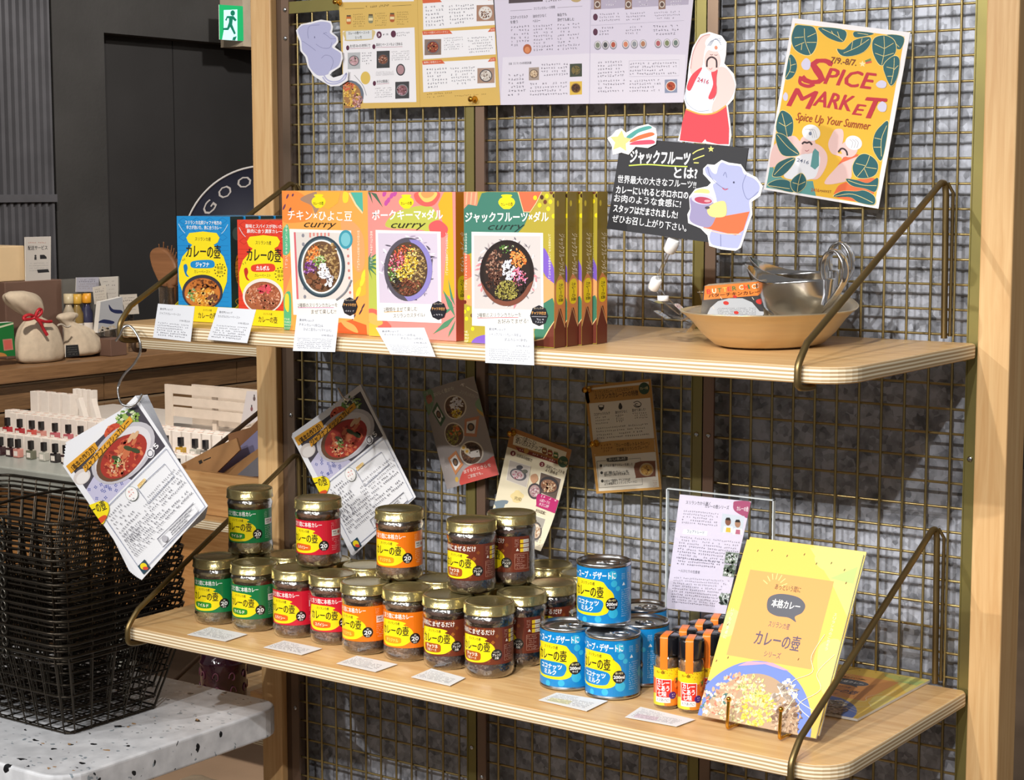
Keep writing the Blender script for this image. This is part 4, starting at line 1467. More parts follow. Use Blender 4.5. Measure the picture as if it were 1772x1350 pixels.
art = Art([(615, 830), (640, 805), (680, 808), (720, 780), (760, 795), (830, 805), (860, 850), (920, 880), (955, 930), (940, 985), (890, 1020), (895, 1090), (870, 1160), (830, 1280), (800, 1298), (720, 1290), (650, 1270), (640, 1210), (600, 1170), (530, 1140), (525, 1090), (540, 1060), (535, 990), (570, 945), (640, 930), (660, 910), (615, 860)], '#f6f6fa')
EL, ELL = '#a9afd6', '#6f76a4'
art.blob([(625, 830), (645, 816), (668, 850), (690, 858), (700, 822), (722, 794), (760, 808), (828, 818), (850, 860), (908, 888), (938, 930), (925, 975), (880, 1012), (884, 1085), (860, 1150), (822, 1268), (795, 1284), (722, 1276), (662, 1258), (655, 1200), (700, 1120), (690, 1000), (670, 925), (690, 905), (640, 868)], EL)
art.curve([(640, 820), (660, 880), (720, 935), (760, 945)], 3, ELL)
art.curve([(862, 860), (840, 930), (870, 1005), (930, 960)], 3, ELL)
art.curve([(730, 870), (742, 850), (750, 880)], 3, ELL)
art.ell(790, 908, 5, 6, '#3a3c5a')
art.curve([(725, 940), (740, 950), (756, 944)], 5, '#c04a60')
art.poly([(690, 1108), (880, 1074), (845, 1180), (802, 1210), (615, 1166)], '#ee6c40')
art.curve([(615, 1170), (720, 1198), (832, 1204)], 5, '#f6c8b0')
art.curve([(715, 1205), (716, 1272)], 3, ELL)
art.blob([(548, 990), (660, 1010), (690, 1080), (660, 1158), (600, 1158), (540, 1125), (545, 1060)], '#968fb6')
art.ell(612, 1004, 64, 30, '#c9c7de', 8)
art.ell(616, 1010, 50, 19, '#b3405a', 8)
art.ell(640, 1014, 18, 7, '#e8a0a8')
art.blob([(560, 965), (600, 944), (645, 950), (650, 970), (600, 968)], '#f0d089')
art.blob([(640, 1060), (680, 1025), (740, 1018), (746, 1095), (690, 1108), (650, 1095)], '#f0d089')
art.ell(640, 1052, 14, 8, '#4a4450')
sheet('paper_cutout', art, pixel_fn(*V4, (0, YB - .0018, 0), (0, 1, 0)), .0008, PAPER, 'paper cut-out of a grey elephant in orange shorts holding a pot on the black board', 'paper cut-out', 'cut-outs around the message board')

# ================================================================== poster
V3 = (1300, 20, 3.75)
art = Art([(268, 42), (1032, 135), (825, 1280), (80, 1155)], '#f4f2f5')
art.poly([(284, 76), (995, 163), (800, 1258), (97, 1143)], '#f2bd35')
TE, TL = '#1f5f66', '#f3dc8a'


def leaf(pts, veins=(), c=TE):
    art.blob(pts, TL)
    P = np.array(pts, float)
    m = P.mean(0)
    art.blob([tuple(m + (p - m) * .955) for p in P], c)
    for q in veins: art.curve(q, 3.2, TL)


leaf([(285, 90), (340, 86), (410, 100), (432, 170), (420, 240), (385, 285), (330, 280), (275, 240), (258, 170)], [[(345, 110), (350, 190), (385, 280)], [(280, 170), (340, 165)], [(285, 225), (345, 200)], [(420, 140), (365, 165)], [(425, 200), (360, 200)], [(330, 210), (325, 250)]])
leaf([(440, 100), (612, 121), (600, 198), (520, 182), (460, 142)], [[(460, 112), (540, 150), (596, 190)], [(520, 125), (535, 150)], [(560, 130), (575, 175)]])
leaf([(672, 128), (800, 142), (720, 165), (668, 165)], [[(690, 140), (760, 150)]])
leaf([(553, 243), (600, 246), (660, 190), (720, 168), (778, 165), (775, 215), (725, 268), (640, 293), (580, 285)], [[(600, 270), (690, 230), (765, 180)], [(660, 195), (650, 250)], [(720, 175), (710, 220)]])
leaf([(990, 163), (972, 245), (920, 225), (870, 152)], [[(900, 170), (960, 230)]])
leaf([(782, 225), (800, 168), (868, 152), (928, 182), (945, 240), (925, 290), (848, 355), (800, 300)], [[(862, 160), (865, 250), (848, 345)], [(800, 210), (864, 240)], [(925, 205), (866, 240)], [(805, 270), (860, 290)], [(925, 270), (862, 290)]])
leaf([(858, 345), (925, 285), (966, 312), (950, 430), (908, 486), (872, 420)], [[(930, 300), (925, 390), (908, 470)], [(880, 360), (925, 370)], [(955, 350), (926, 380)], [(885, 420), (920, 420)]])
leaf([(252, 275), (288, 308), (298, 368), (268, 430), (221, 440), (232, 350)], [[(250, 300), (255, 370), (225, 430)], [(290, 340), (256, 350)], [(280, 395), (250, 390)]])
leaf([(186, 648), (235, 652), (272, 700), (270, 792), (235, 826), (160, 770)], [[(200, 660), (220, 740), (235, 815)], [(180, 720), (222, 745)], [(265, 720), (225, 745)]])
art.poly([(120, 1010), (140, 1010), (200, 1080), (260, 1100), (400, 1100), (420, 1197), (97, 1143)], '#5fa09c')
art.blob([(150, 865), (270, 806), (330, 850), (430, 860), (490, 922), (488, 1000), (440, 1080), (380, 1086), (240, 1050), (160, 1010), (120, 1000)], '#f2ccc8')
art.blob([(300, 940), (440, 930), (425, 1060), (370, 1092), (280, 1092), (212, 1062)], '#eceef6')
art.poly([(405, 880), (440, 912), (440, 1000), (415, 1026), (385, 1005)], '#5c9a9c')
art.ell(366, 862, 52, 62, '#f2ccc8')
art.ell(390, 786, 60, 52, '#f4f4f8', 20)
art.ell(384, 792, 10, 12, '#7a86a0')
art.curve([(330, 860), (345, 848), (362, 852), (380, 848), (396, 866)], 12, '#3a2a30')
art.curve([(350, 900), (362, 906), (376, 898)], 4, '#b05060')
art.text('2416', (295, 972), (372, 992), 28, '#5a6480', .01)
leaf([(160, 790), (215, 800), (262, 850), (318, 925), (265, 942), (200, 930), (165, 860)], [[(170, 800), (240, 880), (305, 925)]])
leaf([(145, 1035), (170, 985), (240, 950), (290, 950), (262, 1010), (200, 1068), (140, 1072)], [[(150, 1060), (220, 990), (280, 955)]])
leaf([(105, 1125), (170, 1090), (250, 1100), (280, 1172), (180, 1155)], [[(115, 1130), (250, 1150)]])
leaf([(260, 1095), (325, 1046), (360, 1090), (350, 1140), (300, 1176), (262, 1150)], [[(325, 1050), (308, 1110), (300, 1170)], [(270, 1110), (306, 1120)], [(352, 1105), (308, 1125)]])
art.blob([(545, 1165), (600, 1112), (800, 1082), (790, 1192), (700, 1232), (550, 1205)], '#f0703f')
art.blob([(546, 765), (590, 765), (600, 805), (588, 870), (562, 915), (600, 925), (690, 935), (655, 1000), (645, 1085), (560, 1115), (482, 1120), (492, 1080), (590, 960), (522, 920), (500, 860), (522, 800)], '#f2ccc8')
art.poly([(560, 1000), (600, 945), (690, 925), (702, 935), (640, 960), (590, 980)], '#ee7048')
art.ell(636, 892, 55, 54, '#f2ccc8')
art.ell(666, 852, 55, 46, '#f4f4f8', 20)
for k in range(3): art.curve([(640 + 18 * k, 830), (660 + 18 * k, 850), (650 + 18 * k, 885)], 2.5, '#a8a8b4')
for k in range(3): art.curve([(350 + 18 * k, 765), (385 + 14 * k, 770), (400 + 14 * k, 820)], 2.5, '#a8a8b4')
art.curve([(566, 912), (585, 890), (605, 893), (620, 910), (625, 935)], 11, '#3a2a30')
leaf([(800, 795), (838, 742), (893, 716), (852, 962), (805, 930), (787, 870)], [[(880, 740), (845, 830), (845, 940)], [(800, 820), (848, 830)], [(795, 880), (845, 880)]])
leaf([(690, 940), (740, 920), (800, 950), (828, 1000), (810, 1060), (750, 1085), (680, 1075), (655, 1010)], [[(770, 935), (745, 1000), (690, 1070)], [(680, 985), (740, 1000)], [(815, 1020), (745, 1010)], [(760, 1075), (735, 1020)]])
leaf([(612, 1085), (680, 1092), (760, 1112), (828, 1078), (812, 1170), (740, 1150), (650, 1130)], [[(630, 1095), (720, 1125), (815, 1130)]])
leaf([(530, 1200), (590, 1165), (680, 1165), (740, 1160), (806, 1200), (800, 1256), (700, 1240), (640, 1205)], [[(545, 1198), (660, 1185), (790, 1240)]])
RD = '#c22a3a'
art.text('S', (322, 458), (500, 490), 215, RD, .045, .25)
art.text('PICE', (470, 468), (800, 508), 130, RD, .05, .28)
art.text('M', (232, 612), (415, 640), 150, RD, .05, .25)
art.text('ARK', (400, 610), (655, 650), 125, RD, .05, .28)
art.text('E', (655, 668), (738, 678), 88, RD, .05, .28)
art.text('T', (735, 690), (872, 700), 165, RD, .05, .3)
art.curve([(322, 420), (318, 465), (370, 485), (410, 470)], 22, RD)
art.text('7/9.-8/7.', (516, 332), (682, 352), 48, '#7a3a1c', .02, .1)
art.text('Spice Up Your Summer', (290, 704), (772, 768), 64, '#a8401f', .015, .3)
art.text('2416', (388, 1166), (440, 1172), 26, '#b04a2a', .02)
art.text('MARKET', (444, 1172), (520, 1178), 20, '#7a3a1c', .02)
for x, y, a, b in ((355, 338, 30, 36), (845, 470, 34, 24), (850, 615, 30, 32), (222, 550, 16, 26)): art.blob([(x - a, y), (x, y - b), (x + a, y - b * .3), (x + a * .7, y + b), (x - a * .5, y + b)], '#d6d2ea')
art.poly([(722 + (22 if k % 2 == 0 else 10) * math.sin(k * math.pi / 5), 340 - (22 if k % 2 == 0 else 10) * math.cos(k * math.pi / 5)) for k in range(10)], '#f6e6b0')
art.poly([(738, 318), (775, 303), (780, 318), (742, 330)], '#6a8a5a')
art.poly([(742, 328), (782, 320), (782, 332), (742, 340)], '#d85a4a')
sheet('poster', art, pixel_fn(*V3, (0, -.009, 0), (0, 1, 0)), .0008, PAPER, 'yellow and red spice market poster with leaves, tilted on the wire mesh', 'poster')

# ================================================================== long leaflets pinned along the top of the mesh
V8 = (480, 0, 4.655)
VL = (840, 0, 4.655)
YP = -.0075


def photo(a, x0, y0, x1, y1, bgc, rim, cols, r=.42, n=40):
    a.poly([(x0, y0), (x1, y0 - 4), (x1, y1 - 4), (x0, y1)], bgc)
    cx, cy, w_ = (x0 + x1) / 2, (y0 + y1) / 2 - 2, min(x1 - x0, y1 - y0) * r
    a.ell(cx, cy, w_, w_, rim)
    a.ell(cx, cy, w_ * .84, w_ * .84, cols[0])
    a.scatter(cx, cy, w_ * .75, w_ * .75, cols, n, w_ * .16, clip=(cx, cy, w_ * .85, w_ * .85))


art = Art([(458, -680), (1690, -700), (1797, 846), (540, 880)], '#dcb863')
art.line([(1110, -690), (1150, 862)], 4, '#c9a450')
art.poly([(505, -400), (1090, -420), (1100, 10), (520, 18)], '#efeef4')
art.line([(545, 72), (700, 66)], 3, '#6a5c30')
art.line([(925, 48), (1078, 40)], 3, '#6a5c30')
art.marks((712, 66), (915, 52), 22, '#5a4a20', 17)
for x, y, c in ((575, 160, '#c8702e'), (752, 152, '#8a8a6a'), (925, 142, '#b05a2a')):
    art.blob([(x - 16, y - 30), (x + 16, y - 30), (x + 18, y + 25), (x, y + 36), (x - 18, y + 25)], c)
    art.rect(x - 17, y - 38, x + 17, y - 26, '#5a4a30')
    art.rect(x - 17, y - 8, x + 17, y + 14, '#e8d8a8')
    art.para([(x + 36, y - 50), (x + 135, y - 56), (x + 135, y + 60), (x + 36, y + 62)], 6, '#8a7438')
art.poly([(527, 250), (1105, 220), (1120, 822), (690, 830), (690, 760), (530, 640)], '#f1f0f5')
art.blob([(545, 250), (770, 240), (775, 300), (745, 322), (560, 330), (545, 310)], '#d8c48a')
art.poly([(552, 252), (762, 243), (764, 312), (556, 322)], '#dfe3e6')
art.text('カレーの壺ペーストの', (572, 278), (742, 270), 22, '#33342e', .01)
art.text('使い方', (628, 312), (682, 308), 22, '#33342e', .01)
for x, y in ((820, 280), (935, 274)): art.ell(x, y, 21, 28, '#5a2440')
art.text('3', (810, 292), (830, 290), 24, '#f4e8ee', .02)
art.marks((848, 288), (900, 284), 18, '#5a5a60')
art.marks((960, 275), (1070, 268), 14, '#8a8a92')
art.marks((960, 295), (1040, 290), 14, '#8a8a92')
for t, x, y, w_ in (('お好みの材料で', 585, 382, 165), ('具材とペーストをよく炒める', 796, 372, 212), ('水分は普通に', 800, 668, 100)):
    art.ell(x - 18, y + 4, 13, 20, '#5a2440')
    art.text(t, (x, y), (x + w_, y - 8 * w_ / 200), 24, '#33333c', .015)
    art.line([(x, y + 10), (x + w_, y + 4)], 3, '#b0607a')
photo(art, 567, 425, 668, 558, '#b9bcc0', '#6a6c70', ['#c8a0a8', '#8a5a50', '#e0ccc8', '#7a7c70'])
photo(art, 800, 412, 905, 550, '#3a3a3c', '#4a4a4e', ['#7a4a38', '#b07a5a', '#d8b0a0', '#4a3028'])
photo(art, 950, 660, 1062, 796, '#3c3c40', '#8a8a90', ['#8a5a60', '#c090a0', '#e0c0c8', '#5a3a40'])
art.ell(993, 562, 36, 48, '#3a3a40')
art.ell(993, 562, 28, 38, '#b08a90')
for q in ([(682, 420), (765, 415), (765, 520), (682, 525)], [(920, 410), (1072, 402), (1072, 485), (920, 492)], [(795, 575), (945, 568), (945, 605), (795, 612)], [(785, 705), (930, 698), (930, 785), (785, 792)]): art.para(q, 5, '#7c7c88')
art.ell(710, 628, 39, 52, '#e0c060')
art.curve([(620, 605), (690, 690), (718, 770)], 4, '#8a8a92')
art.poly([(525, 690)] + [(585 + 112 * math.cos(t / 10 * 3.3 - 1.75), 765 + 118 * math.sin(t / 10 * 3.3 - 1.75)) for t in range(11)] + [(538, 876)], '#6a7484')
art.poly([(528, 710)] + [(582 + 92 * math.cos(t / 10 * 3.3 - 1.75), 768 + 104 * math.sin(t / 10 * 3.3 - 1.75)) for t in range(11)] + [(540, 872)], '#a87a4a')
art.scatter(585, 770, 75, 88, ['#e8b84a', '#d8a030', '#f0cc6a'], 70, 13)
art.scatter(575, 700, 45, 35, ['#e0704a', '#d8583a', '#f0a080'], 40, 11)
art.scatter(645, 810, 40, 60, ['#c88a8a', '#a86a5a', '#e0b0a8'], 50, 12)
for y0, y1 in ((-400, -180), (-160, 232), (262, 470), (505, 735)):
    art.poly([(1168, y0), (1750, y0 - 32), (1760, y1 - 32), (1176, y1 + 8)], '#f1f1f6')
for t, y, w_ in (('', -5, 130), ('カレーの壺タンドリーチキン', 250, 215), ('簡単に本格カレー', 490, 155)):
    art.poly([(1168, y), (1168 + w_, y - 10), (1168 + w_ + 28, y + 22), (1172, y + 32)], '#d8633a')
    if t: art.text(t, (1182, y + 22), (1172 + w_ - 10, y + 14), 17, '#fbe8dc', .02)
    art.poly([(1720, y - 25), (1757, y - 30), (1760, y + 2), (1695, y + 8)], '#d8633a')
    art.text('20分', (1718, y - 2), (1752, y - 5), 17, '#fbe8dc', .02)
photo(art, 1605, 42, 1748, 172, '#a8806a', '#d8d4d0', ['#e8e4e0', '#7a4a34', '#5a3424', '#b08a70'])
photo(art, 1186, 318, 1320, 445, '#8a7468', '#6a6a70', ['#8a3a2a', '#b05a34', '#e0a86a', '#5a2a20'])
photo(art, 1612, 550, 1750, 672, '#a88a78', '#4a4850', ['#d8d0c8', '#b0a498', '#8a7a70', '#f0ece8'])
for q in ([(1185, 45), (1345, 35), (1350, 210), (1195, 218)], [(1378, 38), (1590, 26), (1592, 190), (1388, 200)], [(1340, 302), (1500, 292), (1505, 400), (1345, 408)], [(1530, 298), (1735, 286), (1745, 420), (1545, 432)], [(1200, 548), (1370, 538), (1375, 710), (1212, 716)], [(1390, 542), (1600, 530), (1605, 680), (1408, 690)]): art.para(q, 6, '#7e7e8c', ragged=.5)
for i in range(2): art.marks((1205, 765 + 26 * i), (1410 - i * 60, 752 + 26 * i), 13, '#a08440')
art.marks((1430, 780), (1700, 762), 13, '#a08440')
sheet('leaflet', art, pixel_fn(*V8, (0, YP, 0), (0, 1, 0)), .0007, PAPER, 'yellow fold-out recipe leaflet pinned along the top of the mesh', 'leaflet', 'leaflets along the top of the mesh')

art = Art([(30, -680), (1740, -700), (1595, 826), (122, 846)], '#d9d3e6')
art.poly([(140, 462), (850, 430), (1614, 440), (1596, 822), (124, 842)], '#e4e0ee')
art.line([(855, -690), (838, 834)], 5, '#c3bdd4')
art.poly([(190, -400), (462, -415), (462, 12), (188, 28)], '#4a3e44')
art.marks((485, 18), (620, 8), 16, '#55505e')
art.ell(730, -14, 46, 32, '#b8a070')
art.line([(200, 88), (375, 76)], 3, '#8a8494')
art.line([(580, 62), (780, 50)], 3, '#8a8494')
art.text('スリランカカレーの特徴', (390, 80), (562, 66), 22, '#44404c', .01)
for l1, l2, x, y, w_ in (('ココナッツミルク', 'を使う', 202, 152, 140), ('油分が少なく', 'ヘルシー', 382, 142, 108), ('単品でも', '混ぜても楽しむ', 580, 132, 75)):
    art.text(l1, (x, y), (x + w_, y - 8), 24, '#33303c', .02)
    art.text(l2, (x, y + 38), (x + (135 if x > 500 else 60), y + 33), 24, '#33303c', .02)
for q in ([(205, 205), (360, 195), (362, 375), (205, 380)], [(385, 198), (550, 188), (552, 410), (388, 418)], [(580, 190), (765, 178), (765, 400), (580, 412)], [(450, 510), (672, 500), (672, 612), (450, 620)], [(185, 595), (340, 588), (335, 775), (182, 780)], [(358, 665), (668, 650), (665, 770), (356, 778)],
          [(905, 490), (1130, 482), (1128, 620), (902, 630)], [(905, 640), (1128, 632), (1126, 745), (905, 752)], [(1165, 500), (1550, 492), (1550, 605), (1162, 610)], [(1160, 640), (1420, 632), (1420, 740), (1160, 748)],
          [(918, 105), (1088, 95), (1090, 172), (918, 178)], [(1132, 100), (1290, 90), (1290, 165), (1132, 172)], [(1360, 92), (1580, 80), (1580, 155), (1362, 160)], [(918, 215), (1040, 208), (1042, 285), (918, 292)], [(1128, 210), (1270, 202), (1272, 278), (1128, 284)], [(1350, 200), (1570, 190), (1570, 285), (1352, 292)]):
    art.para(q, max(3, int((q[3][1] - q[0][1]) / 27)), '#7d7888', ragged=.4)
art.frame([(1158, 490), (1562, 482), (1560, 610), (1158, 618)], 2, '#b0aabd')
art.ell(338, 395, 34, 40, '#b06038')
art.ell(338, 402, 22, 26, '#d88a5a')
art.text('豆知識', (188, 522), (214, 521), 18, '#33303c')
art.text('スリランカの料理豆知識', (225, 520), (370, 514), 19, '#4a4654', .01)
photo(art, 350, 545, 432, 648, '#a8988c', '#5a4438', ['#d8c0a0', '#b89878', '#8a6a50', '#e8d8c0'])
photo(art, 680, 515, 778, 620, '#3a4434', '#4a4a3a', ['#7a6a3a', '#55603a', '#8a7a4a', '#3a4030'])
photo(art, 680, 658, 778, 765, '#e0bc4a', '#b08a3a', ['#4a2c18', '#6a4424', '#3a2010', '#8a5a30'])
photo(art, 1445, 642, 1545, 750, '#8a94b0', '#e8e0d8', ['#b0452a', '#8a3420', '#d8704a', '#c85a34'])
art.poly([(855, -20), (1640, -60), (1636, 36), (850, 76)], '#b3abc2')
for x in (875, 1125, 1395):
    art.poly([(x, 0), (x + 56, -4), (x + 56, 72), (x, 76)], '#8a6a5a')
    art.ell(x + 28, 36, 22, 26, '#d8d0c8')
    art.ell(x + 28, 36, 15, 18, '#5a4038')
    art.para([(x + 95, 2), (x + 190, -4), (x + 190, 50), (x + 95, 54)], 2, '#e8e4f0')
for y in (138, 258): art.ell(886, y, 19, 28, '#552440')
art.line([(850, 205), (1600, 165)], 2, '#b0aabd')
for i, x in enumerate((905, 967, 1030, 1130, 1200, 1270, 1392, 1463, 1533)):
    y = 366 - .03 * (x - 905)
    art.ell(x, y, 29, 37, '#8a8894')
    art.ell(x, y - 4, 24, 30, '#d8d4d8')
    art.ell(x, y - 2, 17, 22, ['#7a8270', '#4a4c50', '#b0503a', '#d08060', '#8a9098', '#b07a5a', '#b05a60', '#7a8460', '#6a7a74'][i])
sheet('leaflet', art, pixel_fn(*VL, (0, YP, 0), (0, 1, 0)), .0007, PAPER, 'lavender fold-out curry leaflet pinned beside the yellow one', 'leaflet', 'leaflets along the top of the mesh')

art = Art([(150, 245), (190, 195), (260, 180), (350, 158), (430, 170), (448, 215), (440, 260), (485, 300), (490, 340), (460, 380), (520, 420), (526, 470), (505, 540), (440, 582), (422, 605), (450, 625), (510, 608), (570, 572), (566, 650), (500, 692), (430, 697), (370, 662), (330, 637), (290, 610), (245, 540), (225, 460), (185, 410), (178, 330), (160, 290)], '#f2f2f8')
art.blob([(165, 248), (200, 205), (265, 195), (350, 174), (420, 185), (432, 225), (425, 265), (470, 300), (474, 335), (440, 380), (505, 425), (512, 470), (492, 530), (425, 572), (405, 600), (340, 610), (300, 590), (258, 535), (240, 455), (200, 405), (192, 330)], '#b7b9de')
art.curve([(372, 600), (400, 640), (450, 660), (510, 645), (556, 590), (540, 640), (470, 675), (400, 665), (365, 620)], 11, '#b7b9de')
GL = '#7e80ac'
art.curve([(200, 330), (260, 370), (308, 408)], 3, GL)
art.curve([(250, 310), (245, 260), (260, 210), (340, 200)], 3, GL)
art.curve([(310, 355), (360, 385), (420, 385), (440, 340)], 3, GL)
art.curve([(355, 470), (385, 445), (430, 455), (450, 500), (430, 560)], 3, GL)
art.curve([(370, 265), (405, 290), (430, 310), (470, 310)], 3, GL)
art.ell(300, 300, 3.5, 8, '#5a5c80')
art.curve([(372, 275), (388, 262), (400, 268)], 3, GL)
sheet('paper_cutout', art, pixel_fn(*V8, (0, YP - .004, 0), (0, 1, 0)), .0008, PAPER, 'paper cut-out of a pale grey elephant beside the yellow leaflet on the mesh', 'paper cut-out')

pin0 = None
for (px, py, Y, lb) in ((822, 172, YP, 'gold push pin at the bottom edge of the yellow leaflet'), (588, 4, YP, 'gold push pin at the top of the frame by the yellow leaflet'),
                        (1019, 674, -.0095, 'gold push pin at the top corner of the spice feature card'), (1032, 767, -.0095, 'gold push pin halfway down the spice feature card'), (889, 749, -.0095, 'gold push pin at the corner of the three step leaflet')):
    p = on_y(px, py, Y)
    if pin0 is None:
        pin0 = thing('push_pin', lb, 'push pin', tuple(p), 'gold push pins')
        mb = MB()
        mb.lathe([(0, 0), (.0046, 0), (.0048, .001), (.0026, .003), (.0022, .007), (.0036, .0095), (.0038, .0108), (0, .0115)], 16)
        mb.v = [(a, -c - .0004, b) for a, b, c in mb.v]
        mb.build('pin_head', GOLD, pin0)
        MB().tube([(0, -.0004, 0), (0, .006, 0)], .0005, 6).build('pin_point', STEEL, pin0)
    else: copy_thing(pin0, tuple(p), label=lb)

# ================================================================== recipe cards on hooks
LT = [(385, 375), (832, -55), (1295, 635), (868, 1078)]      # tl, tr, br, bl in the view of the hanging pack


def recipe_art():
    a = Art(LT, '#eef0f5')
    Lp, Tp, Rp, Bp = [np.array(p, float) for p in LT]

    def at(u, v): return tuple(Lp + (Tp - Lp) * u + (Bp - Lp) * v)
    a.poly([at(.06, .045), at(.965, .045), at(.965, .435), at(.06, .435)], '#4a4650')
    a.poly([at(.06, .25), at(.30, .20), at(.50, .435), at(.06, .435)], '#c6c4e0')
    for _ in range(26):
        u, v = random.uniform(.08, .42), random.uniform(.26, .425)
        c = at(u, v)
        for k in range(4): a.ell(c[0] + 7 * math.cos(k * 1.57 + u * 9), c[1] + 7 * math.sin(k * 1.57 + u * 9), 3.5, 5, '#5a64a8', n=6)
    a.ell(*at(.62, .075), 60, 40, '#c94f36', -40)
    a.scatter(*at(.62, .075), 55, 38, ['#d8603a', '#b8402c', '#e8885a'], 30, 11)
    a.scatter(*at(.82, .085), 70, 52, GRN + ['#3f5a30', '#8aa850'], 60, 15)
    a.ell(*at(.10, .16), 60, 45, '#d8d0cc', -40)
    a.ell(*at(.10, .17), 46, 32, '#eae6e4', -40)
    a.ell(765, 300, 232, 148, '#c2c0c8', -43)
    a.ell(765, 302, 205, 128, '#dedbe0', -43)
    a.ell(750, 330, 178, 112, '#6a4a34', -43)
    a.ell(770, 318, 172, 104, '#a8352a', -43)
    a.scatter(765, 330, 150, 90, ['#b8432f', '#c8583a', '#8a2c22', '#d87a50'], 90, 17, -43, clip=(770, 318, 140, 140))
    a.scatter(740, 370, 90, 55, ['#d89a70', '#c87a52', '#e8c0a0'], 40, 12, -43)
    for x, y, r in ((790, 300, 40), (835, 230, 26), (760, 275, 30)): a.ell(x, y, r, r * .45, '#c8704a', -60)
    for x, y in ((800, 270), (845, 285), (725, 330)): a.ell(x, y, 30, 14, '#3f4a2c', 20)
    a.scatter(735, 360, 26, 30, GRN, 18, 9)
    for x, y, r in ((815, 205, 36), (845, 190, 30)): a.ell(x, y, r, 12, '#d8b088', -60)
    OB = '#e3a32c'
    a.poly([(408, 378), (588, 228), (612, 268), (440, 425)], OB)
    a.poly([(516, 382), (806, 70), (826, 102), (532, 416)], OB)
    a.text('[基本の作り方]', (460, 404), (594, 272), 34, '#3a2a14', .015)
    a.text('ジャフナフィッシュカレー', (543, 402), (812, 112), 36, '#3a2a14', .02)
    a.ell(937, 305, 26, 30, '#e8e8ee')
    a.ell(937, 305, 20, 24, '#4a4856')
    a.ell(937, 305, 15, 18, '#e8e8ee')
    a.text('15', (958, 298), (992, 262), 38, '#f2f2f6', .03)
    NV = '#7a86a8'
    a.line([at(.06, .455), at(.965, .455), at(.965, .965), at(.06, .965), at(.06, .455)], 4, NV)
    q = [(862, 520), (1030, 372), (1090, 448), (932, 612)]
    a.frame(q, 3.5, '#6a7490')
    a.poly([(860, 500), (905, 455), (916, 470), (872, 520)], '#f0d9a0')
    a.text('MEMO', (872, 510), (910, 472), 20, '#d8a030', .02)
    a.ell(826, 550, 40, 46, '#9aa4a0', -20)
    a.ell(826, 550, 37, 43, '#f6f6f6', -20)
    a.marks((806, 550), (842, 526), 13, '#d86a5a')
    a.marks((812, 572), (850, 546), 13, '#d86a5a')
    TX = '#85858f'
    for i in range(8):
        p = np.array(at(.10, .52 + .035 * i))
        d = np.array(at(.10 + (.22, .34, .18, .26, .30, .16, .24, .2)[i], .52 + .035 * i))
        a.marks(p, d, 15, TX)
    for i in range(9):
        u0, u1 = ((.52, .93), (.46, .97), (.44, .95), (.12, .93), (.10, .95), (.10, .62), (.10, .92), (.10, .95), (.10, .50))[i]
        a.marks(at(u0, .62 + .03 * i), at(u1, .62 + .03 * i), 12, TX, dens=.8)
    q = [at(.40, .885), at(.90, .885), at(.90, .955), at(.40, .955)]
    a.frame(q, 3, '#7a7a86')
    for i in range(3): a.marks(at(.55, .91 + .017 * i), at(.86 - .05 * i, .91 + .017 * i), 9, '#5a5a66')
    a.ell(*at(.46, .92), 16, 20, '#b8b8c0')
    q = [at(.06, .915), at(.16, .915), at(.16, .985), at(.06, .985)]
    a.poly(q, '#2c4a5c')
    a.ell(*at(.11, .945), 22, 20, '#f0d820')
    a.ell(*at(.115, .965), 18, 10, '#d84a30')
    a.blob([(476, 615), (520, 630), (580, 612), (630, 594), (672, 606), (682, 650), (660, 705), (636, 738), (600, 715), (545, 712), (510, 690)], YEL)
    a.text('カレーの壺', (520, 705), (668, 640), 58, INK, .03)
    a.blob([(612, 706), (650, 682), (668, 692), (640, 728), (620, 732)], '#d8542a')
    return a


def recipe_pack(pts_px, Y, n, swing, step, label0, label1, group, hook_px):
    art = recipe_art()
    dst = [on_y(x, y, Y) for x, y in pts_px]
    f = quad_fn(LT, dst)
    o = sheet('recipe_card', art, f, .0004, PAPER, label0, 'recipe card', group, edge='#ccd2e6')  # lavender-blue shading put into the edge colour to set stacked cards apart
    H = Vector(on_y(*hook_px, Y))
    for i in range(1, n):
        R_ = Matrix.Translation(H) @ Matrix.Rotation(math.radians(swing * i / max(1, n - 1)), 4, 'Y') @ Matrix.Translation(-H)
        c = copy_thing(o, label=label1[i - 1] if i - 1 < len(label1) else label1[-1])
        c.matrix_world = Matrix.Translation((0, step * i, 0)) @ R_ @ Matrix.Translation(o.location)
    return H


v3 = lambda pts: [(x / 3.544, 700 + y / 3.544) for x, y in pts]
ordn = ['second', 'third', 'fourth', 'fifth', 'sixth', 'seventh', 'eighth', 'ninth']
YH = -.378
H1 = recipe_pack(v3(LT), YH, 9, 10.5, .0023, 'front fish curry recipe card of the pack hung on the S-hook', ['fish curry recipe card in the pack on the S-hook, %s from the front' % k for k in ordn], 'recipe cards on the S-hook', (233, 697))
H2 = recipe_pack([(490 + x / 3.97, 640 + y / 3.97) for x, y in ((57, 460), (530, 100), (930, 890), (480, 1280))], -.030, 3, 1.8, .0020, 'front fish curry recipe card hung on the wire mesh behind the jars',
                 ['fish curry recipe card hung on the wire mesh, %s from the front' % k for k in ordn], 'recipe cards on the mesh hook', (620, 683))
hk = smooth_path([on_y(x, y, YH + dy) for x, y, dy in ((201, 590, -.006), (208, 580, -.006), (214, 567, -.004), (226, 565, 0), (240, 585, 0), (243, 608, 0), (232, 630, 0), (215, 648, 0), (205, 668, 0), (206, 688, -.006), (212, 700, -.010), (226, 703, -.008), (238, 696, -.004), (246, 682, 0))], 5)
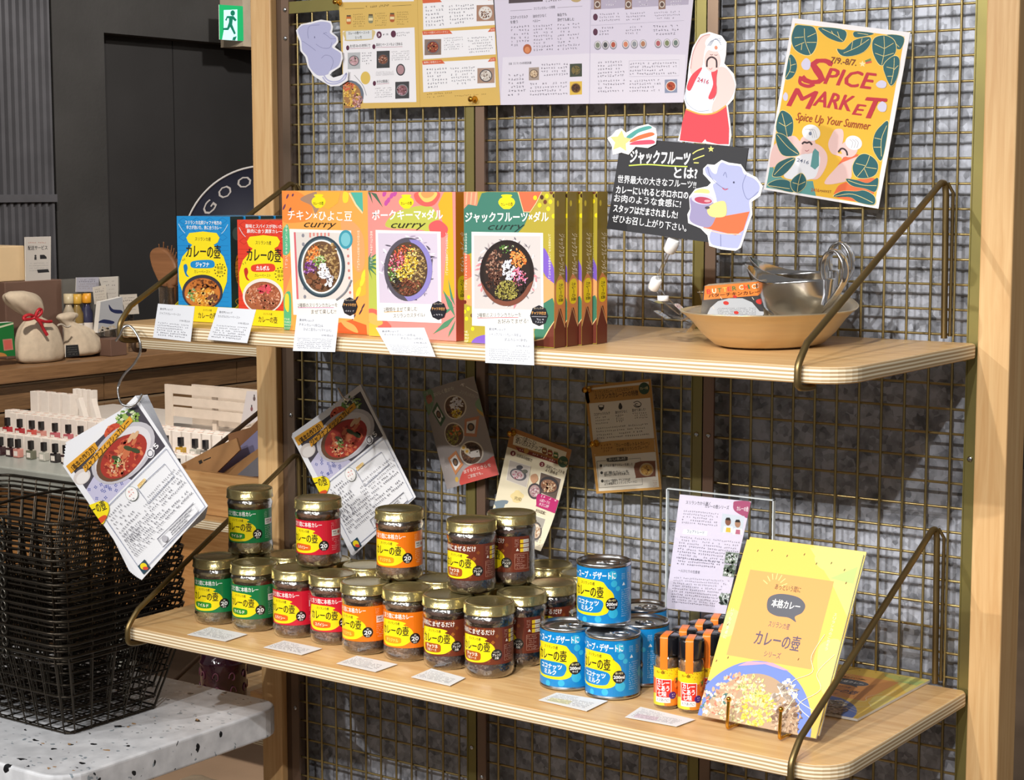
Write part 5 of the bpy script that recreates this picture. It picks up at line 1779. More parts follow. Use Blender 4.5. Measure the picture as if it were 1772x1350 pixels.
tag(MB().tube(hk, .0016, 10).build('hook', STEEL, None, tuple(hk[0])), 'steel S-hook hanging from the upper shelf bracket and holding recipe cards', 'hook')
hk = smooth_path([on_y(622, 690, .004), on_y(622, 686, -.010), on_y(610, 690, -.045), on_y(596, 690, -.058), on_y(585, 672, -.058)], 5)
tag(MB().tube(hk, .0017, 10).build('hook', STEEL, None, tuple(hk[0])), 'steel wire hook on the mesh holding the recipe cards behind the jars', 'hook')

# ================================================================== flyers on the mesh
V5 = (490, 640, 3.97)
V6 = (850, 640, 4.219)
art = Art([(912, 160), (1270, 50), (1443, 730), (1083, 832)], '#a39b99')
art.blob([(912, 160), (1000, 133), (1030, 180), (1010, 260), (960, 320), (940, 280)], '#7d9a7c')
art.blob([(950, 190), (1000, 175), (1010, 215), (965, 240)], '#b87a6a')
art.text('カレーの壺', (950, 205), (1005, 188), 22, '#7a2a28', .02)
art.text('おいしく豊かな', (1028, 185), (1172, 135), 26, '#d8d2c8', .01)
art.text('スリランカカレー', (1200, 160), (1300, 205), 24, '#c8c2ba', .01)
art.line([(1235, 118), (1330, 190)], 4, '#e0dcd8')
art.line([(1205, 108), (1225, 98)], 5, '#e8e4e0')
art.line([(1212, 96), (1222, 116)], 5, '#e8e4e0')
art.blob([(1290, 240), (1330, 190), (1355, 290), (1372, 350), (1340, 320)], '#8aa88a')
art.blob([(1300, 270), (1350, 320), (1372, 352), (1320, 310)], '#d8b060')
for cx, cy, c1 in ((1176, 258, 0), (1172, 445, 1), (1285, 573, 2)):
    art.ell(cx, cy, 70, 84, '#e0d8cc', -12)
    art.ell(cx, cy, 62, 75, '#6a5240', -12)
    art.scatter(cx - 15, cy + 20, 45, 50, [BRN, OLV, BRN][c1], 70, 10, clip=(cx, cy, 56, 70))
    art.scatter(cx + 12, cy - 25, 40, 40, [RICE, OLV + ORG, ['#4a3426', '#5a4030', '#3a2a20']][c1], 60, 10, clip=(cx, cy, 56, 70))
    if c1 == 2:
        art.poly([(1250, 575), (1330, 550), (1340, 600), (1290, 605)], '#ece8e6')
        for x, y in ((1240, 535), (1262, 560)): art.ell(x, y, 18, 20, '#e8d8b8'); art.ell(x, y, 9, 10, '#e0b040')
    if c1 == 0: art.scatter(cx + 15, cy + 40, 35, 28, YLW, 36, 9)
for q, c in (([(1000, 290), (1050, 222), (1115, 330), (1075, 392)], '#4f6a50'), ([(1240, 340), (1318, 322), (1312, 465), (1240, 455)], '#c98a6a'), ([(1120, 610), (1188, 555), (1240, 650), (1180, 725)], '#c9875a')):
    art.poly(q, c)
    P = np.array(q, float)
    m = P.mean(0)
    art.poly([tuple(m + (p - m) * .66) for p in P], '#e6e2de')
    art.ell(*m, 20, 28, '#4a4240', -12)
    art.ell(*m, 12, 18, '#8a6a50', -12)
art.blob([(1225, 795), (1235, 700), (1300, 650), (1360, 640), (1420, 600), (1446, 720), (1443, 740)], '#c95048')
art.text('旅するひとさらを', (1245, 712), (1402, 668), 24, '#f2dcd4', .015)
art.text('ご家庭でも。', (1275, 745), (1362, 718), 22, '#f2dcd4', .015)
art.ell(1187, 755, 14, 18, '#d8b050')
for i in range(2): art.marks((1092 + i * 18, 700 - i * 20), (1100 + i * 18, 640 - i * 20), 10, '#c0bab8')
bendg = lambda p: -.012 * (((p[0] - 1180) - (p[1] - 440) * .25) / 180) ** 2
sheet('flyer', art, pixel_fn(*V5, (0, -.024, 0), (0, 1, 0), bendg), .0005, PAPER, 'grey curry plate flyer bowed outward on the mesh', 'flyer', cuts=(list(range(880, 1460, 24)), list(range(60, 840, 60))))

art = Art([(148, 420), (588, 585), (410, 1310), (-20, 1180)], '#e9dfc2')
art.poly([(148, 420), (588, 585), (556, 715), (112, 560)], '#b57a42')
art.poly([(170, 462), (552, 602), (538, 660), (158, 545)], '#efe6cf')
art.text('カレーの壺ペースト', (176, 492), (328, 548), 27, '#4a3a28', .01)
art.text('使い方3ステップ', (174, 528), (362, 598), 40, '#4a3a28', .02)
for x, y, c in ((392, 588, '#8a4a24'), (432, 604, '#9a3a2a'), (474, 620, '#4a6a3a')):
    art.blob([(x - 16, y - 18), (x + 14, y - 10), (x + 12, y + 26), (x - 18, y + 18)], c)
    art.poly([(x - 15, y - 26), (x + 14, y - 18), (x + 14, y - 10), (x - 16, y - 18)], '#a89868')
    art.poly([(x - 14, y - 4), (x + 10, y + 2), (x + 9, y + 14), (x - 15, y + 8)], '#e8d8a0')
art.poly([(178, 560), (480, 662), (486, 690), (200, 595)], '#8a3a2c')
art.marks((205, 588), (470, 675), 14, '#f0dcc8')
art.ell(258, 592, 18, 20, '#c99a4a')
art.ell(525, 672, 38, 42, '#3d5a40')
art.text('カレーの壺', (498, 672), (552, 690), 20, '#e8d890', .02)
for t, x, y, tx, w_ in (('1', 160, 610, 'お好みの材料で', 110), ('2', 372, 690, '具材とペーストを', 135)):
    art.ell(x, y, 19, 19, '#7a2a30')
    art.text(t, (x - 5, y + 9), (x + 5, y + 11), 22, '#f4e4d8', .02)
    art.text(tx, (x + 26, y + 22), (x + 26 + w_, y + 22 + w_ * .37), 24, '#4a3a28', .015)
art.text('よく炒める', (395, 738), (480, 768), 24, '#4a3a28', .015)
for q, c in (([(135, 655), (292, 704), (262, 862), (110, 805)], '#c8c0b8'), ([(362, 745), (516, 795), (478, 950), (338, 890)], '#6a5a50'), ([(330, 1060), (410, 1085), (375, 1255), (318, 1230)], '#a8a49a')):
    P = np.array(q, float)
    m = P.mean(0)
    art.poly(q, '#f2ecdc')
    art.poly([tuple(m + (p - m) * .95) for p in P], c)
art.ell(200, 765, 62, 42, '#5a5a60', 20)
art.ell(196, 765, 48, 32, '#c8b8b8', 20)
art.scatter(190, 768, 38, 25, ['#c890a0', '#a86a70', '#e0ccd0'], 30, 9)
art.ell(210, 712, 24, 16, '#4a4a50')
art.ell(248, 742, 22, 15, '#6a6a60')
art.ell(425, 840, 72, 60, '#3a3638', 20)
art.ell(422, 848, 60, 46, '#8a6450', 20)
art.scatter(420, 850, 52, 40, ['#c8a078', '#8a5a3c', '#e0c8a8', '#6a4430'], 60, 10)
art.ell(320, 885, 50, 58, '#4a4448')
art.ell(320, 885, 38, 44, '#b89a98')
art.scatter(320, 888, 30, 34, ['#d8b8c0', '#a0707a', '#e8d8d8'], 26, 9)
art.blob([(295, 770), (330, 760), (345, 800), (312, 830), (290, 800)], '#c89a78')
art.ell(190, 925, 50, 46, '#e8d49a')
art.text('完成!', (168, 945), (222, 958), 24, '#6a5428', .015)
art.blob([(350, 905), (495, 952), (500, 965), (480, 1040), (465, 1040), (338, 995), (335, 985)], '#b8266a')
art.marks((362, 928), (482, 965), 18, '#f2d0dc')
art.text('1人前スープ1/2', (358, 958), (430, 980), 22, '#fbe8f0', .02)
art.text('水さじ2杯', (354, 985), (425, 1008), 22, '#fbe8f0', .02)
art.text('水分は普通に', (330, 1030), (405, 1056), 22, '#4a3a28', .01)
art.ell(348, 1170, 44, 66, '#5a5450', -15)
art.ell(348, 1170, 34, 52, '#c8b098', -15)
art.scatter(348, 1170, 28, 42, ['#d8c0a0', '#a88060', '#e8dcc8'], 34, 9)
art.blob([(-10, 980), (60, 940), (130, 955), (60, 1050), (-10, 1100)], '#7a8a94')
art.para([(375, 1205), (410, 1220), (398, 1280), (370, 1270)], 4, '#a89868')
bend3 = lambda p: .016 * max(0, (p[1] - 880) / 430) ** 2
sheet('flyer', art, pixel_fn(*V6, (0, -.0095, 0), (0, 1, 0), bend3), .0005, PAPER, 'cream three step curry paste flyer curling at its foot on the mesh', 'flyer', cuts=(None, list(range(420, 1310, 50))))

art = Art([(680, 120), (1165, 65), (1245, 872), (768, 905)], '#e6e0d2')
BD = '#c09048'
for q in ([(680, 120), (1165, 65), (1168, 84), (684, 138)], [(680, 120), (700, 118), (788, 903), (768, 905)], [(1148, 67), (1165, 65), (1245, 872), (1228, 873)], [(766, 888), (1243, 855), (1245, 872), (768, 905)]): art.poly(q, BD)
art.blob([(706, 150), (1150, 106), (1160, 116), (1162, 195), (1150, 204), (735, 244), (722, 236), (710, 165)], BD, k=3)
art.text('「スリランカカレー」ってどんなカレー?', (750, 178), (1035, 148), 26, '#4a3a24', .01)
art.text('スリランカカレー3つの特徴', (757, 215), (1076, 184), 38, '#3a2c1c', .02)
art.ell(1117, 136, 39, 44, '#33503c')
art.text('カレーの壺', (1090, 146), (1146, 140), 21, '#e8dc98', .02)
IK = '#3a3630'
art.poly([(780, 262), (826, 257), (822, 285), (804, 300), (788, 290)], IK)
art.ell(803, 266, 22, 12, IK)
art.ell(803, 265, 17, 8, '#e6e0d2')
art.blob([(942, 240), (958, 268), (950, 288), (934, 286), (930, 266)], IK)
art.curve([(1040, 240), (1068, 230), (1094, 246), (1086, 266), (1058, 264), (1052, 250), (1070, 246)], 5, IK)
art.curve([(1096, 250), (1084, 270), (1056, 272), (1040, 258)], 5, IK)
for t, x, y, w_ in (('ココナッツミルク', 752, 335, 116), ('油分が少なく', 905, 320, 88), ('ヘルシー', 908, 345, 58), ('混ぜて楽しむ!', 1028, 306, 100)): art.text(t, (x, y), (x + w_, y - w_ * .1), 20, IK, .02)
for q in ([(757, 340), (870, 330), (872, 395), (762, 405)], [(912, 352), (970, 348), (974, 385), (915, 388)], [(1030, 315), (1142, 305), (1146, 355), (1034, 362)]): art.para(q, 3, '#5a564c', h=12)
art.para([(765, 418), (1155, 382), (1162, 480), (772, 512)], 4, '#6a665c', h=13)
art.blob([(752, 535), (1180, 500), (1190, 508), (1194, 592), (1184, 600), (772, 632), (762, 622)], BD, k=3)
art.marks((800, 560), (880, 552), 15, '#6a3a20')
art.marks((800, 582), (890, 574), 15, '#6a3a20')
art.marks((802, 604), (870, 598), 15, '#6a3a20')
art.text('「カレーの壺レトルトカレー」', (905, 562), (1155, 544), 27, '#3a2c1c', .015)
art.text('で本格スリランカプレート!', (918, 598), (1148, 574), 27, '#3a2c1c', .015)
art.frame([(772, 668), (1090, 645), (1105, 838), (788, 862)], 4, '#8a8478')
art.blob([(850, 645), (985, 634), (996, 650), (985, 665), (858, 672), (848, 660)], '#4a4640', k=3)
art.text('おいしい楽しみ方', (862, 664), (982, 654), 20, '#f0ece0', .015)
for i, (t, y) in enumerate((('まずは1種類ずつカレーを楽しむ', 700), ('2種類のカレーを', 752), ('お好みで副菜もプラスすれば', 812))):
    art.ell(802 + 5 * i, y, 10, 11, '#3a3630')
    art.text(t, (820 + 3 * i, y + 10), (820 + 3 * i + (215, 180, 190)[i], y - 4), 19, IK, .01)
art.text('混ぜながら味の変化を楽しむ', (826, 778), (1010, 764), 19, IK, .01)
art.text('より本格的なスリランカプレートに!', (828, 842), (1066, 824), 19, IK, .01)
art.blob([(1052, 680), (1190, 665), (1198, 674), (1200, 770), (1190, 778), (1066, 790), (1056, 780)], '#7a4a34', k=3)
art.ell(1135, 728, 52, 48, '#b8a078')
art.ell(1135, 730, 42, 38, '#c89a48')
art.scatter(1135, 730, 38, 33, ['#c89a48', '#8a5a34', '#e0c070', '#a87a3c'], 36, 8)
art.para([(1178, 805), (1215, 802), (1220, 855), (1182, 858)], 4, '#c08a70', h=8)
sheet('information_card', art, pixel_fn(*V6, (0, -.008, 0), (0, 1, 0)), .0008, PAPER, 'cream and gold three features card pinned on the mesh over the jars', 'card')

# ================================================================== jars of curry paste
RJ = .0293
PASTES = {'green': ('#157a44', '#a58d56', 'マイルド', '#2f8a2c', '#d2ecd8'), 'red': ('#cf1f35', '#8f6248', 'スパイシー', '#e0641e', '#f4c8cc'),
          'orange': ('#ee7a14', '#96704f', 'オリジナル', '#ef9a1a', '#fbe0bc'), 'brown': ('#6d2f1d', '#6a4a3e', 'チャツネ', '#a8521c', '#d8b8a8')}


def cyl_fn(r, z_top):
    """label drawing in millimetres -> a cylinder about the thing's own axis, facing -y"""
    def fn(P, h):
        P = np.asarray(P, float) / 1000
        a = P[:, 0] / r
        return np.stack([(r + h) * np.sin(a), -(r + h) * np.cos(a), z_top - P[:, 1]], 1)
    fn.N = np.array([0, 0, 0.0])
    return fn


def jar_label(kind):
    bgc, _, nm, bc, lt = PASTES[kind]
    w_ = 1000 * math.pi * RJ
    a = Art([(-w_, 0), (w_ * .62, 0), (w_ * .62, 45), (-w_, 45)], bgc)
    a.poly([tuple(p) for p in a.outline], bgc)
    if kind == 'brown':
        for i in range(-9, 12):
            for j in range(6):
                if (i + j) % 2 == 0 and random.random() < .75:
                    x, y = i * 5.2, 3 + j * 7.4
                    if x < 30: a.poly([(x - 2.6, y), (x, y - 2.6), (x + 2.6, y), (x, y + 2.6)], random.choice(['#a8622a', '#bd7a32', '#8a4a22']))
        a.text('調味料にまぜるだけ', (-30, 8.2), (23, 8.2), 6.2, '#fbf4ec', .03)
    else:
        a.text('あっと言う間に本格カレー', (-34, 8), (23, 8), 6.0, '#fbfbf6', .03)
    a.blob([(-25, 12), (-14, 10.5), (5, 11), (14, 13.5), (11, 16), (18, 19), (23, 25), (22, 33), (16, 39), (6, 42.5), (-16, 43), (-26, 38), (-29, 28), (-26, 20), (-22, 16)], YEL)
    a.text('スリランカ産', (-12, 15.5), (6, 15.8), 3.3, INK, .012)
    a.text('カレーの壺', (-22, 28), (17, 28.5), 11, INK, .035)
    if kind == 'brown':
        a.blob([(-20, 31), (-8, 29.8), (4, 30.5), (6, 35), (4, 40), (-8, 41), (-19, 40), (-21, 35)], bc)
        a.text('チャツネ', (-16, 35.3), (2, 35.5), 4.6, '#fbf0dc', .03)
        a.text('万能ソース', (-15, 39.2), (0, 39.3), 3.0, '#fbf0dc', .03)
    else:
        a.blob([(-18, 32.5), (-8, 31.2), (6, 32), (8, 35.5), (6, 39), (-8, 40), (-18, 38.5), (-20, 35.5)], bc)
        a.text(nm, (-15, 37.6), (4, 37.8), 4.4, '#fdf6d8' if kind != 'orange' else '#fbe26a', .025)
    a.ell(25.5, 33, 6.8, 6.8, '#1f1c1c')
    if kind == 'brown':
        a.text('ちょい足し', (21.5, 30.5), (29.5, 30.6), 2.0, '#e8e4dc', .02)
        a.text('アレンジ', (20.2, 34.6), (30.8, 34.7), 3.2, '#fbf8f0', .03)
        a.text('万能', (23, 38.2), (28, 38.2), 2.6, '#fbf8f0', .03)
    else:
        a.text('約', (24.2, 30.2), (26.8, 30.2), 2.4, '#e8e4dc', .02)
        a.text('20', (20.8, 35.6), (30.2, 35.6), 6.0, '#ffffff', .04)
        a.text('皿分', (23, 38.7), (28, 38.7), 2.4, '#e8e4dc', .02)
    for i in range(6): a.marks((36, 4.5 + 1.7 * i), (41, 4.5 + 1.7 * i), 1.1, lt)
    if kind == 'brown':
        for i in range(3):
            a.rect(43, 4 + 5.6 * i, 56, 8.4 + 5.6 * i, '#d8d2c8')
            a.rect(43, 4 + 5.6 * i, 47.5, 8.4 + 5.6 * i, '#efc92a')
            a.marks((48.5, 7 + 5.6 * i), (55, 7 + 5.6 * i), 1.6, '#4a4440')
        a.poly([(37.5, 18), (39.5, 14.5), (41.5, 18)], '#e8e0d8')
        a.frame([(36, 22), (54, 22), (54, 41), (36, 41)], .35, '#d8a890')
    else:
        a.rect(37, 13, 55, 21.5, '#eeeae6')
        a.text('賞味期限', (38.5, 16.5), (45, 16.5), 2.0, '#3a3a3a', .01)
        a.text('この面に記載', (38.5, 19.5), (46, 19.5), 1.8, '#3a3a3a', .01)
        a.ell(50, 17, 2.4, 2.4, '#c04a40')
    for i in range(7): a.marks((37, 25 + 2.5 * i), (37 + random.uniform(8, 16), 25 + 2.5 * i), 1.5, lt)
    a.para([(58, 6), (84 * .66, 6), (84 * .66, 40), (58, 40)], 10, lt)
    return a


def make_jar(kind, label, cat='jar'):
    bgc, pc, _, _, _ = PASTES[kind]
    t = thing('curry_jar', label, cat, (0, 0, 0), kind + '-labelled jars of curry paste')
    prof = [(0, .0015), (.022, .0012), (.0262, 0), (.0288, .0022), (.0302, .006), (.0305, .011), (.0298, .0152), (RJ, .0185), (RJ, .0615), (.0301, .0650), (.0308, .0690), (.0300, .0725), (.0284, .0752), (.0277, .0770), (.0277, .080)]
    MB().lathe(prof, 48, cap1=False).build('glass', JARGLASS, t)
    # the fill, a whisker inside the glass
    pm = mat('paste_' + kind, pc, .45, 0, bump=.9, bscale=260, var=.35, vscale=110, coat=.25)
    ip = [(0, .0022), (.0255, .0018), (.0280, .0034), (.0293, .0068), (.0296, .011), (.0289, .0152), (.0284, .0186), (.0284, .0612), (.0291, .0645), (.0294, .067), (.0285, .0685), (0, .0688)]
    MB().lathe(ip, 40).build('paste', pm, t)
    lid = [(.0312, .0760), (.0318, .0763), (.0318, .0775), (.0311, .0780), (.0311, .0868), (.0306, .0882), (.0296, .0890), (.0278, .0892), (.0270, .0884), (.0255, .0880), (0, .0880)]
    lo = MB().lathe(lid, 56).build('lid', GOLDLID, t)
    fn = cyl_fn(RJ + .00025, .0625)
    a = jar_label(kind)
    mb = MB()
    a.mesh_into(mb, fn, [x * 3.0 for x in range(-34, 34)], .00004)
    mb.build('label', LABEL, t, ink=True)
    return t


def facing(x, y, extra=0.0):
    """turn about z that brings a thing's -y side round to the camera"""
    return math.atan2(CAM[0] - x, -(CAM[1] - y)) + math.radians(extra)


HJ = .0900
JARS = [  # kind, x, y, level, turn, label
    ('green', -.3173, -.2681, 0, -30, 'green-labelled jar at the end of the front row on the shelf'),
    ('green', -.2492, -.2663, 0, -34, 'green-labelled jar in the front row beside a red-labelled jar'),
    ('red', -.1810, -.2595, 0, -36, 'red-labelled jar in the front row beside a green-labelled jar'),
    ('red', -.1172, -.2581, 0, -22, 'red-labelled jar in the front row beside an orange-labelled jar'),
    ('orange', -.0512, -.2712, 0, -44, 'orange-labelled jar in the front row beside a red-labelled jar'),
    ('orange', .0121, -.2655, 0, -30, 'orange-labelled jar in the front row beside a brown-labelled jar'),
    ('brown', .0774, -.2670, 0, -28, 'brown-labelled jar in the front row beside an orange-labelled jar'),
    ('brown', .1423, -.2688, 0, -32, 'brown-labelled jar at the end of the front row beside the blue cans'),
    ('green', -.2946, -.2244, 1, -30, 'green-labelled jar stacked on top of the other green ones'),
    ('red', -.1656, -.2300, 1, -36, 'red-labelled jar stacked on top of the other red ones'),
    ('orange', -.0279, -.2299, 1, -30, 'orange-labelled jar stacked on top of the other orange ones'),
    ('brown', .0922, -.2375, 1, -34, 'brown-labelled jar stacked on top, its yellow pot facing out'),
    ('brown', .1040, -.1690, 1, -62, 'brown-labelled jar stacked on top behind the other top one, label turned aside'),
    ('green', -.3173, -.2010, 0, -30, 'green-labelled jar in the second row behind the end jar'),
    ('green', -.2492, -.2005, 0, -30, 'green-labelled jar in the second row behind the stacked green jar'),
    ('green', -.2600, -.1330, 0, -30, 'green-labelled jar in the third row, only its lid and neck showing'),
    ('red', -.1810, -.1940, 0, -30, 'red-labelled jar in the second row under the stacked red jar'),
    ('red', -.1165, -.1930, 0, -30, 'red-labelled jar in the second row behind an orange-labelled jar'),
    ('orange', -.0500, -.2050, 0, -30, 'orange-labelled jar in the second row under the stacked orange jar'),
    ('orange', .0130, -.2000, 0, -30, 'orange-labelled jar in the second row, its lid showing beside the stacked one'),
    ('brown', .0774, -.2010, 0, -30, 'brown-labelled jar in the second row under the stacked brown jars'),
    ('brown', .1437, -.2030, 0, -58, 'brown-labelled jar in the second row behind the end jar of the front row'),
    ('brown', .1441, -.1370, 0, -20, 'brown-labelled jar in the third row behind the top blue can'),
    ('brown', .0774, -.1350, 0, -20, 'brown-labelled jar in the third row under the stacked brown jar'),
    ('brown', .0790, -.0480, 0, -20, 'brown-labelled jar standing against the mesh, only its lid showing'),
    ('brown', .1450, -.0660, 0, -20, 'brown-labelled jar near the mesh behind the third row, its lid showing'),
]
first = {}
for kind, x, y, lv, tu, lb in JARS:
    loc, rz = (x, y, ZL + .0006 + lv * (HJ + .0002)), facing(x, y, tu)
    if kind not in first:
        first[kind] = make_jar(kind, lb)
        first[kind].location = loc
        first[kind].rotation_euler = (0, 0, rz)
    else: copy_thing(first[kind], loc, rz, lb)

# ================================================================== coconut milk cans
RC = .0325


def can_label():
    w_ = 1000 * math.pi * RC
    B = '#0f86cc'
    a = Art([(-w_, 0), (w_, 0), (w_, 65), (-w_, 65)], B)
    a.poly([tuple(p) for p in a.outline], B)
    for x, y, r in ((27, 8, 5.5), (29, 18, 4), (34, 24, 3), (28, 53, 6), (10, 60, 4), (-25, 52, 5), (-34, 8, 6), (-40, 30, 5), (-8, 62, 3.5), (60, 40, 6), (75, 15, 7), (-60, 20, 7)): a.ell(x, y, r, r, '#35b3dc')
    a.text('カレー・スープ・デザートに', (-42, 11.5), (31, 11.8), 8, '#fbfdfe', .03)
    a.blob([(-27, 15), (-12, 13.4), (8, 14), (17, 16.5), (14, 19.5), (24, 25), (29, 33), (27, 42), (23, 48), (20, 53), (8, 56), (-20, 55.5), (-30, 50), (-33, 38), (-30, 25), (-25, 20)], YEL)
    a.text('スリランカ産', (-14, 19.5), (6, 19.8), 3.6, INK, .012)
    a.text('カレーの壺', (-24, 33), (16, 33.5), 12.5, INK, .035)
    a.blob([(-24, 37), (-8, 35), (10, 36), (16, 40), (15, 47), (10, 52), (-8, 53), (-22, 52), (-27, 45)], '#1584c8')
    a.text('ココナッツ', (-20, 43.5), (11, 43.8), 6, '#ffffff', .03)
    a.text('ミルク', (-14, 50.5), (4, 50.7), 6, '#ffffff', .03)
    a.ell(26.5, 42, 7.6, 7.6, '#1f1c20')
    a.text('使い切り', (22, 38.6), (31, 38.7), 2.4, '#f4e8b0', .02)
    a.text('200ml', (20, 43.8), (33, 44), 4.4, '#ffffff', .04)
    a.text('サイズ', (23, 47.3), (30, 47.4), 2.4, '#ffffff', .02)
    for i in range(4): a.marks((39, 8 + 2 * i), (45, 8 + 2 * i), 1.3, '#cfe8f6')
    a.poly([(40, 21), (42.5, 17), (45, 21)], '#e8f4fa')
    for i in range(13): a.marks((39, 27 + 2.6 * i), (39 + random.uniform(12, 18), 27 + 2.6 * i), 1.5, '#cfe8f6')
    for i in range(4): a.marks((50, 9 + 2.6 * i), (57, 9 + 2.6 * i), 1.8, '#d8c86a')
    return a


CANS = [(.2465, -.2554, 0, -30, 'blue coconut milk can in front beside the brown-labelled jars'), (.3111, -.2565, 0, -34, 'blue coconut milk can in front beside the spice bottles'),
        (.2774, -.2236, 1, -30, 'blue coconut milk can stacked on top of the others'), (.2440, -.1890, 0, -30, 'blue coconut milk can under the stacked one, behind the front pair'),
        (.3100, -.1900, 0, -58, 'blue coconut milk can behind the front pair with its ring pull showing'), (.2690, -.1240, 0, -30, 'blue coconut milk can at the back, only its rim and top edge showing')]
can = None
for x, y, lv, tu, lb in CANS:
    loc, rz = (x, y, ZL + .0006 + lv * .0742), facing(x, y, tu)
    if can is None:
        can = thing('coconut_milk_can', lb, 'can', loc, 'coconut milk cans', rz)
        MB().lathe([(0, .001), (.029, .001), (.0305, 0), (.0325, .0008), (.0325, .0030), (.0318, .0040), (.0318, .0698), (.0325, .0708), (.0325, .0732), (.0316, .0740), (.0304, .0735), (.0300, .0706), (.0290, .0696), (.027, .0700), (.020, .0702), (.018, .0697), (0, .0697)], 56).build('can_body', TIN, can)
        mb = MB()
        can_label().mesh_into(mb, cyl_fn(.0321, .0694), [x_ * 3.2 for x_ in range(-33, 33)], .00004)
        mb.build('label', LABEL, can, ink=True)
        rp = MB()
        rp.tube(smooth_path([(.002, -.004, .0714), (.010, -.0075, .0714), (.018, -.004, .0716), (.020, 0, .0718), (.018, .004, .0716), (.010, .0075, .0714), (.002, .004, .0714)], 4, True), .0012, 8, True)
        rp.box((-.008, -.004, .0699), (.004, .004, .0712))
        rp.lathe([(0, 0), (.0025, 0), (.002, .001), (0, .0012)], 12, (-.002, 0, .0712))
        o = rp.build('ring_pull', STEEL, can)
        o.rotation_euler = (0, 0, math.radians(10))
    else: copy_thing(can, loc, rz, lb)

# ================================================================== little spice bottles
RB = .0148


def spice_label():
    w_ = 1000 * math.pi * RB
    a = Art([(-w_, 0), (w_, 0), (w_, 43), (-w_, 43)], '#ea6a1c')
    a.poly([tuple(p) for p in a.outline], '#ea6a1c')
    a.rect(-w_, 0, w_, 12, '#f6d21e')
    a.blob([(-16, 3), (16, 3), (18, 9), (12, 14), (-8, 13), (-18, 10)], '#f6d21e')
    for i in range(26): a.ell(random.uniform(-3, 18), random.uniform(1, 8), .7, .4, '#b8541c', random.uniform(0, 180), 8)
    a.text('カレーの壺', (-9, 6), (1, 6), 3, INK, .03)
    a.poly([(12, 12), (26, 6), (30, 20), (22, 26), (13, 22)], '#f0903a')
    a.poly([(14, 12), (20, 10), (18, 18)], '#5a8a3a')
    for x, y in ((15, 16), (19, 20), (17, 23)): a.ell(x, y, 1, 1.6, '#8a2a1c', 20)
    a.blob([(-20, 34), (-12, 30), (10, 33), (20, 30), (24, 40), (-20, 43)], '#d8d03a')
    a.blob([(2, 36), (12, 32), (20, 38), (12, 43), (2, 43)], '#e8882a')
    a.rect(-10, 12.5, 9, 34, '#fbf6f0')
    a.rect(-9.3, 13.2, 8.3, 33.3, '#df3328')
    a.text('カレー', (-7.8, 19), (6.6, 19.1), 6, '#ffffff', .035)
    a.text('にあう', (-7.8, 25.4), (6.6, 25.5), 6, '#ffffff', .035)
    a.text('七味', (-7.2, 32), (3.4, 32.1), 6, '#ffffff', .035)
    a.rect(-10, 33.6, 8, 39.5, '#f4f2ee')
    a.text('えびあげに!', (-8.6, 37.8), (6.6, 37.9), 3.4, '#3a3a4a', .01)
    a.ell(10.6, 31, 4.4, 4.2, '#4a2a7a')
    a.marks((7.6, 30.6), (13.6, 30.6), 1.5, '#e8d8f4')
    a.marks((8.4, 32.8), (12.8, 32.8), 1.3, '#e8d8f4')
    a.rect(-6, -6, 0, 0, '#ee7f22')
    return a


SPICE = [(.4203, -.2649, -8, 'red spice bottle in front, closest to the propped booklet'), (.3900, -.2668, -14, 'red spice bottle in front, beside the blue cans'), (.4560, -.2300, -8, 'red spice bottle half hidden by the propped booklet'),
         (.3920, -.2310, -8, 'red spice bottle in the second row behind the front ones'), (.4242, -.2330, -8, 'red spice bottle in the second row next to the booklet edge'), (.3930, -.1960, -8, 'red spice bottle in the third row, its cap showing'),
         (.4260, -.2000, -8, 'red spice bottle in the third row by the booklet, its cap showing'), (.3940, -.1610, -8, 'red spice bottle at the back of its block, its cap showing')]
sb = None
for x, y, tu, lb in SPICE:
    loc, rz = (x, y, ZL + .0006), facing(x, y, tu)
    if sb is None:
        sb = thing('spice_bottle', lb, 'spice bottle', loc, 'small spice bottles', rz)
        MB().lathe([(0, .001), (.0125, 0), (.0143, .0016), (.0145, .004), (.0145, .056), (.0135, .0595), (.0118, .0615), (.0118, .0635)], 36, cap1=False).build('glass', JARGLASS, sb)
        MB().lathe([(0, .002), (.0132, .002), (.0138, .005), (.0138, .055), (.0128, .0585), (0, .059)], 30).build('spice', mat('spice_mix', '#b5834f', .7, 0, var=.45, vscale=420), sb)
        MB().lathe([(.0148, .0615), (.0150, .0625), (.0150, .0800), (.0144, .0825), (.0128, .0835), (0, .0838)], 40).build('cap', BLACKP, sb)
        mb = MB()
        spice_label().mesh_into(mb, cyl_fn(RB + .0001, .0475), [q * 2 for q in range(-24, 24)], .00003)
        mb.build('label', LABEL, sb, ink=True)
        # orange seal running up the side and over the cap
        w2, path = .0044, []
        st = MB()
        path = [(-.01505, .046), (-.01515, .062), (-.0153, .0815), (-.0147, .0832), (-.0128, .0842), (0, .0843), (.0128, .0842), (.0147, .0832), (.0153, .0815), (.01515, .062), (.01505, .046)]
        v, f = [], []
        for yy, zz in path:
            for xx in (-w2, -w2 / 2, 0, w2 / 2, w2):
                yq = yy
                if zz < .083: yq = math.copysign(math.sqrt(max(0, yy * yy - xx * xx)), yy)
                v.append((xx, yq, zz))
        for i in range(len(path) - 1):
            for k in range(4): f.append((i * 5 + k, i * 5 + k + 1, i * 5 + 6 + k, i * 5 + 5 + k))
        st.add(v, f, 0, True)
        st.build('seal', mat('orange_seal', '#ee7a1e', .4, 0, var=.05), sb)
    else: copy_thing(sb, loc, rz, lb)

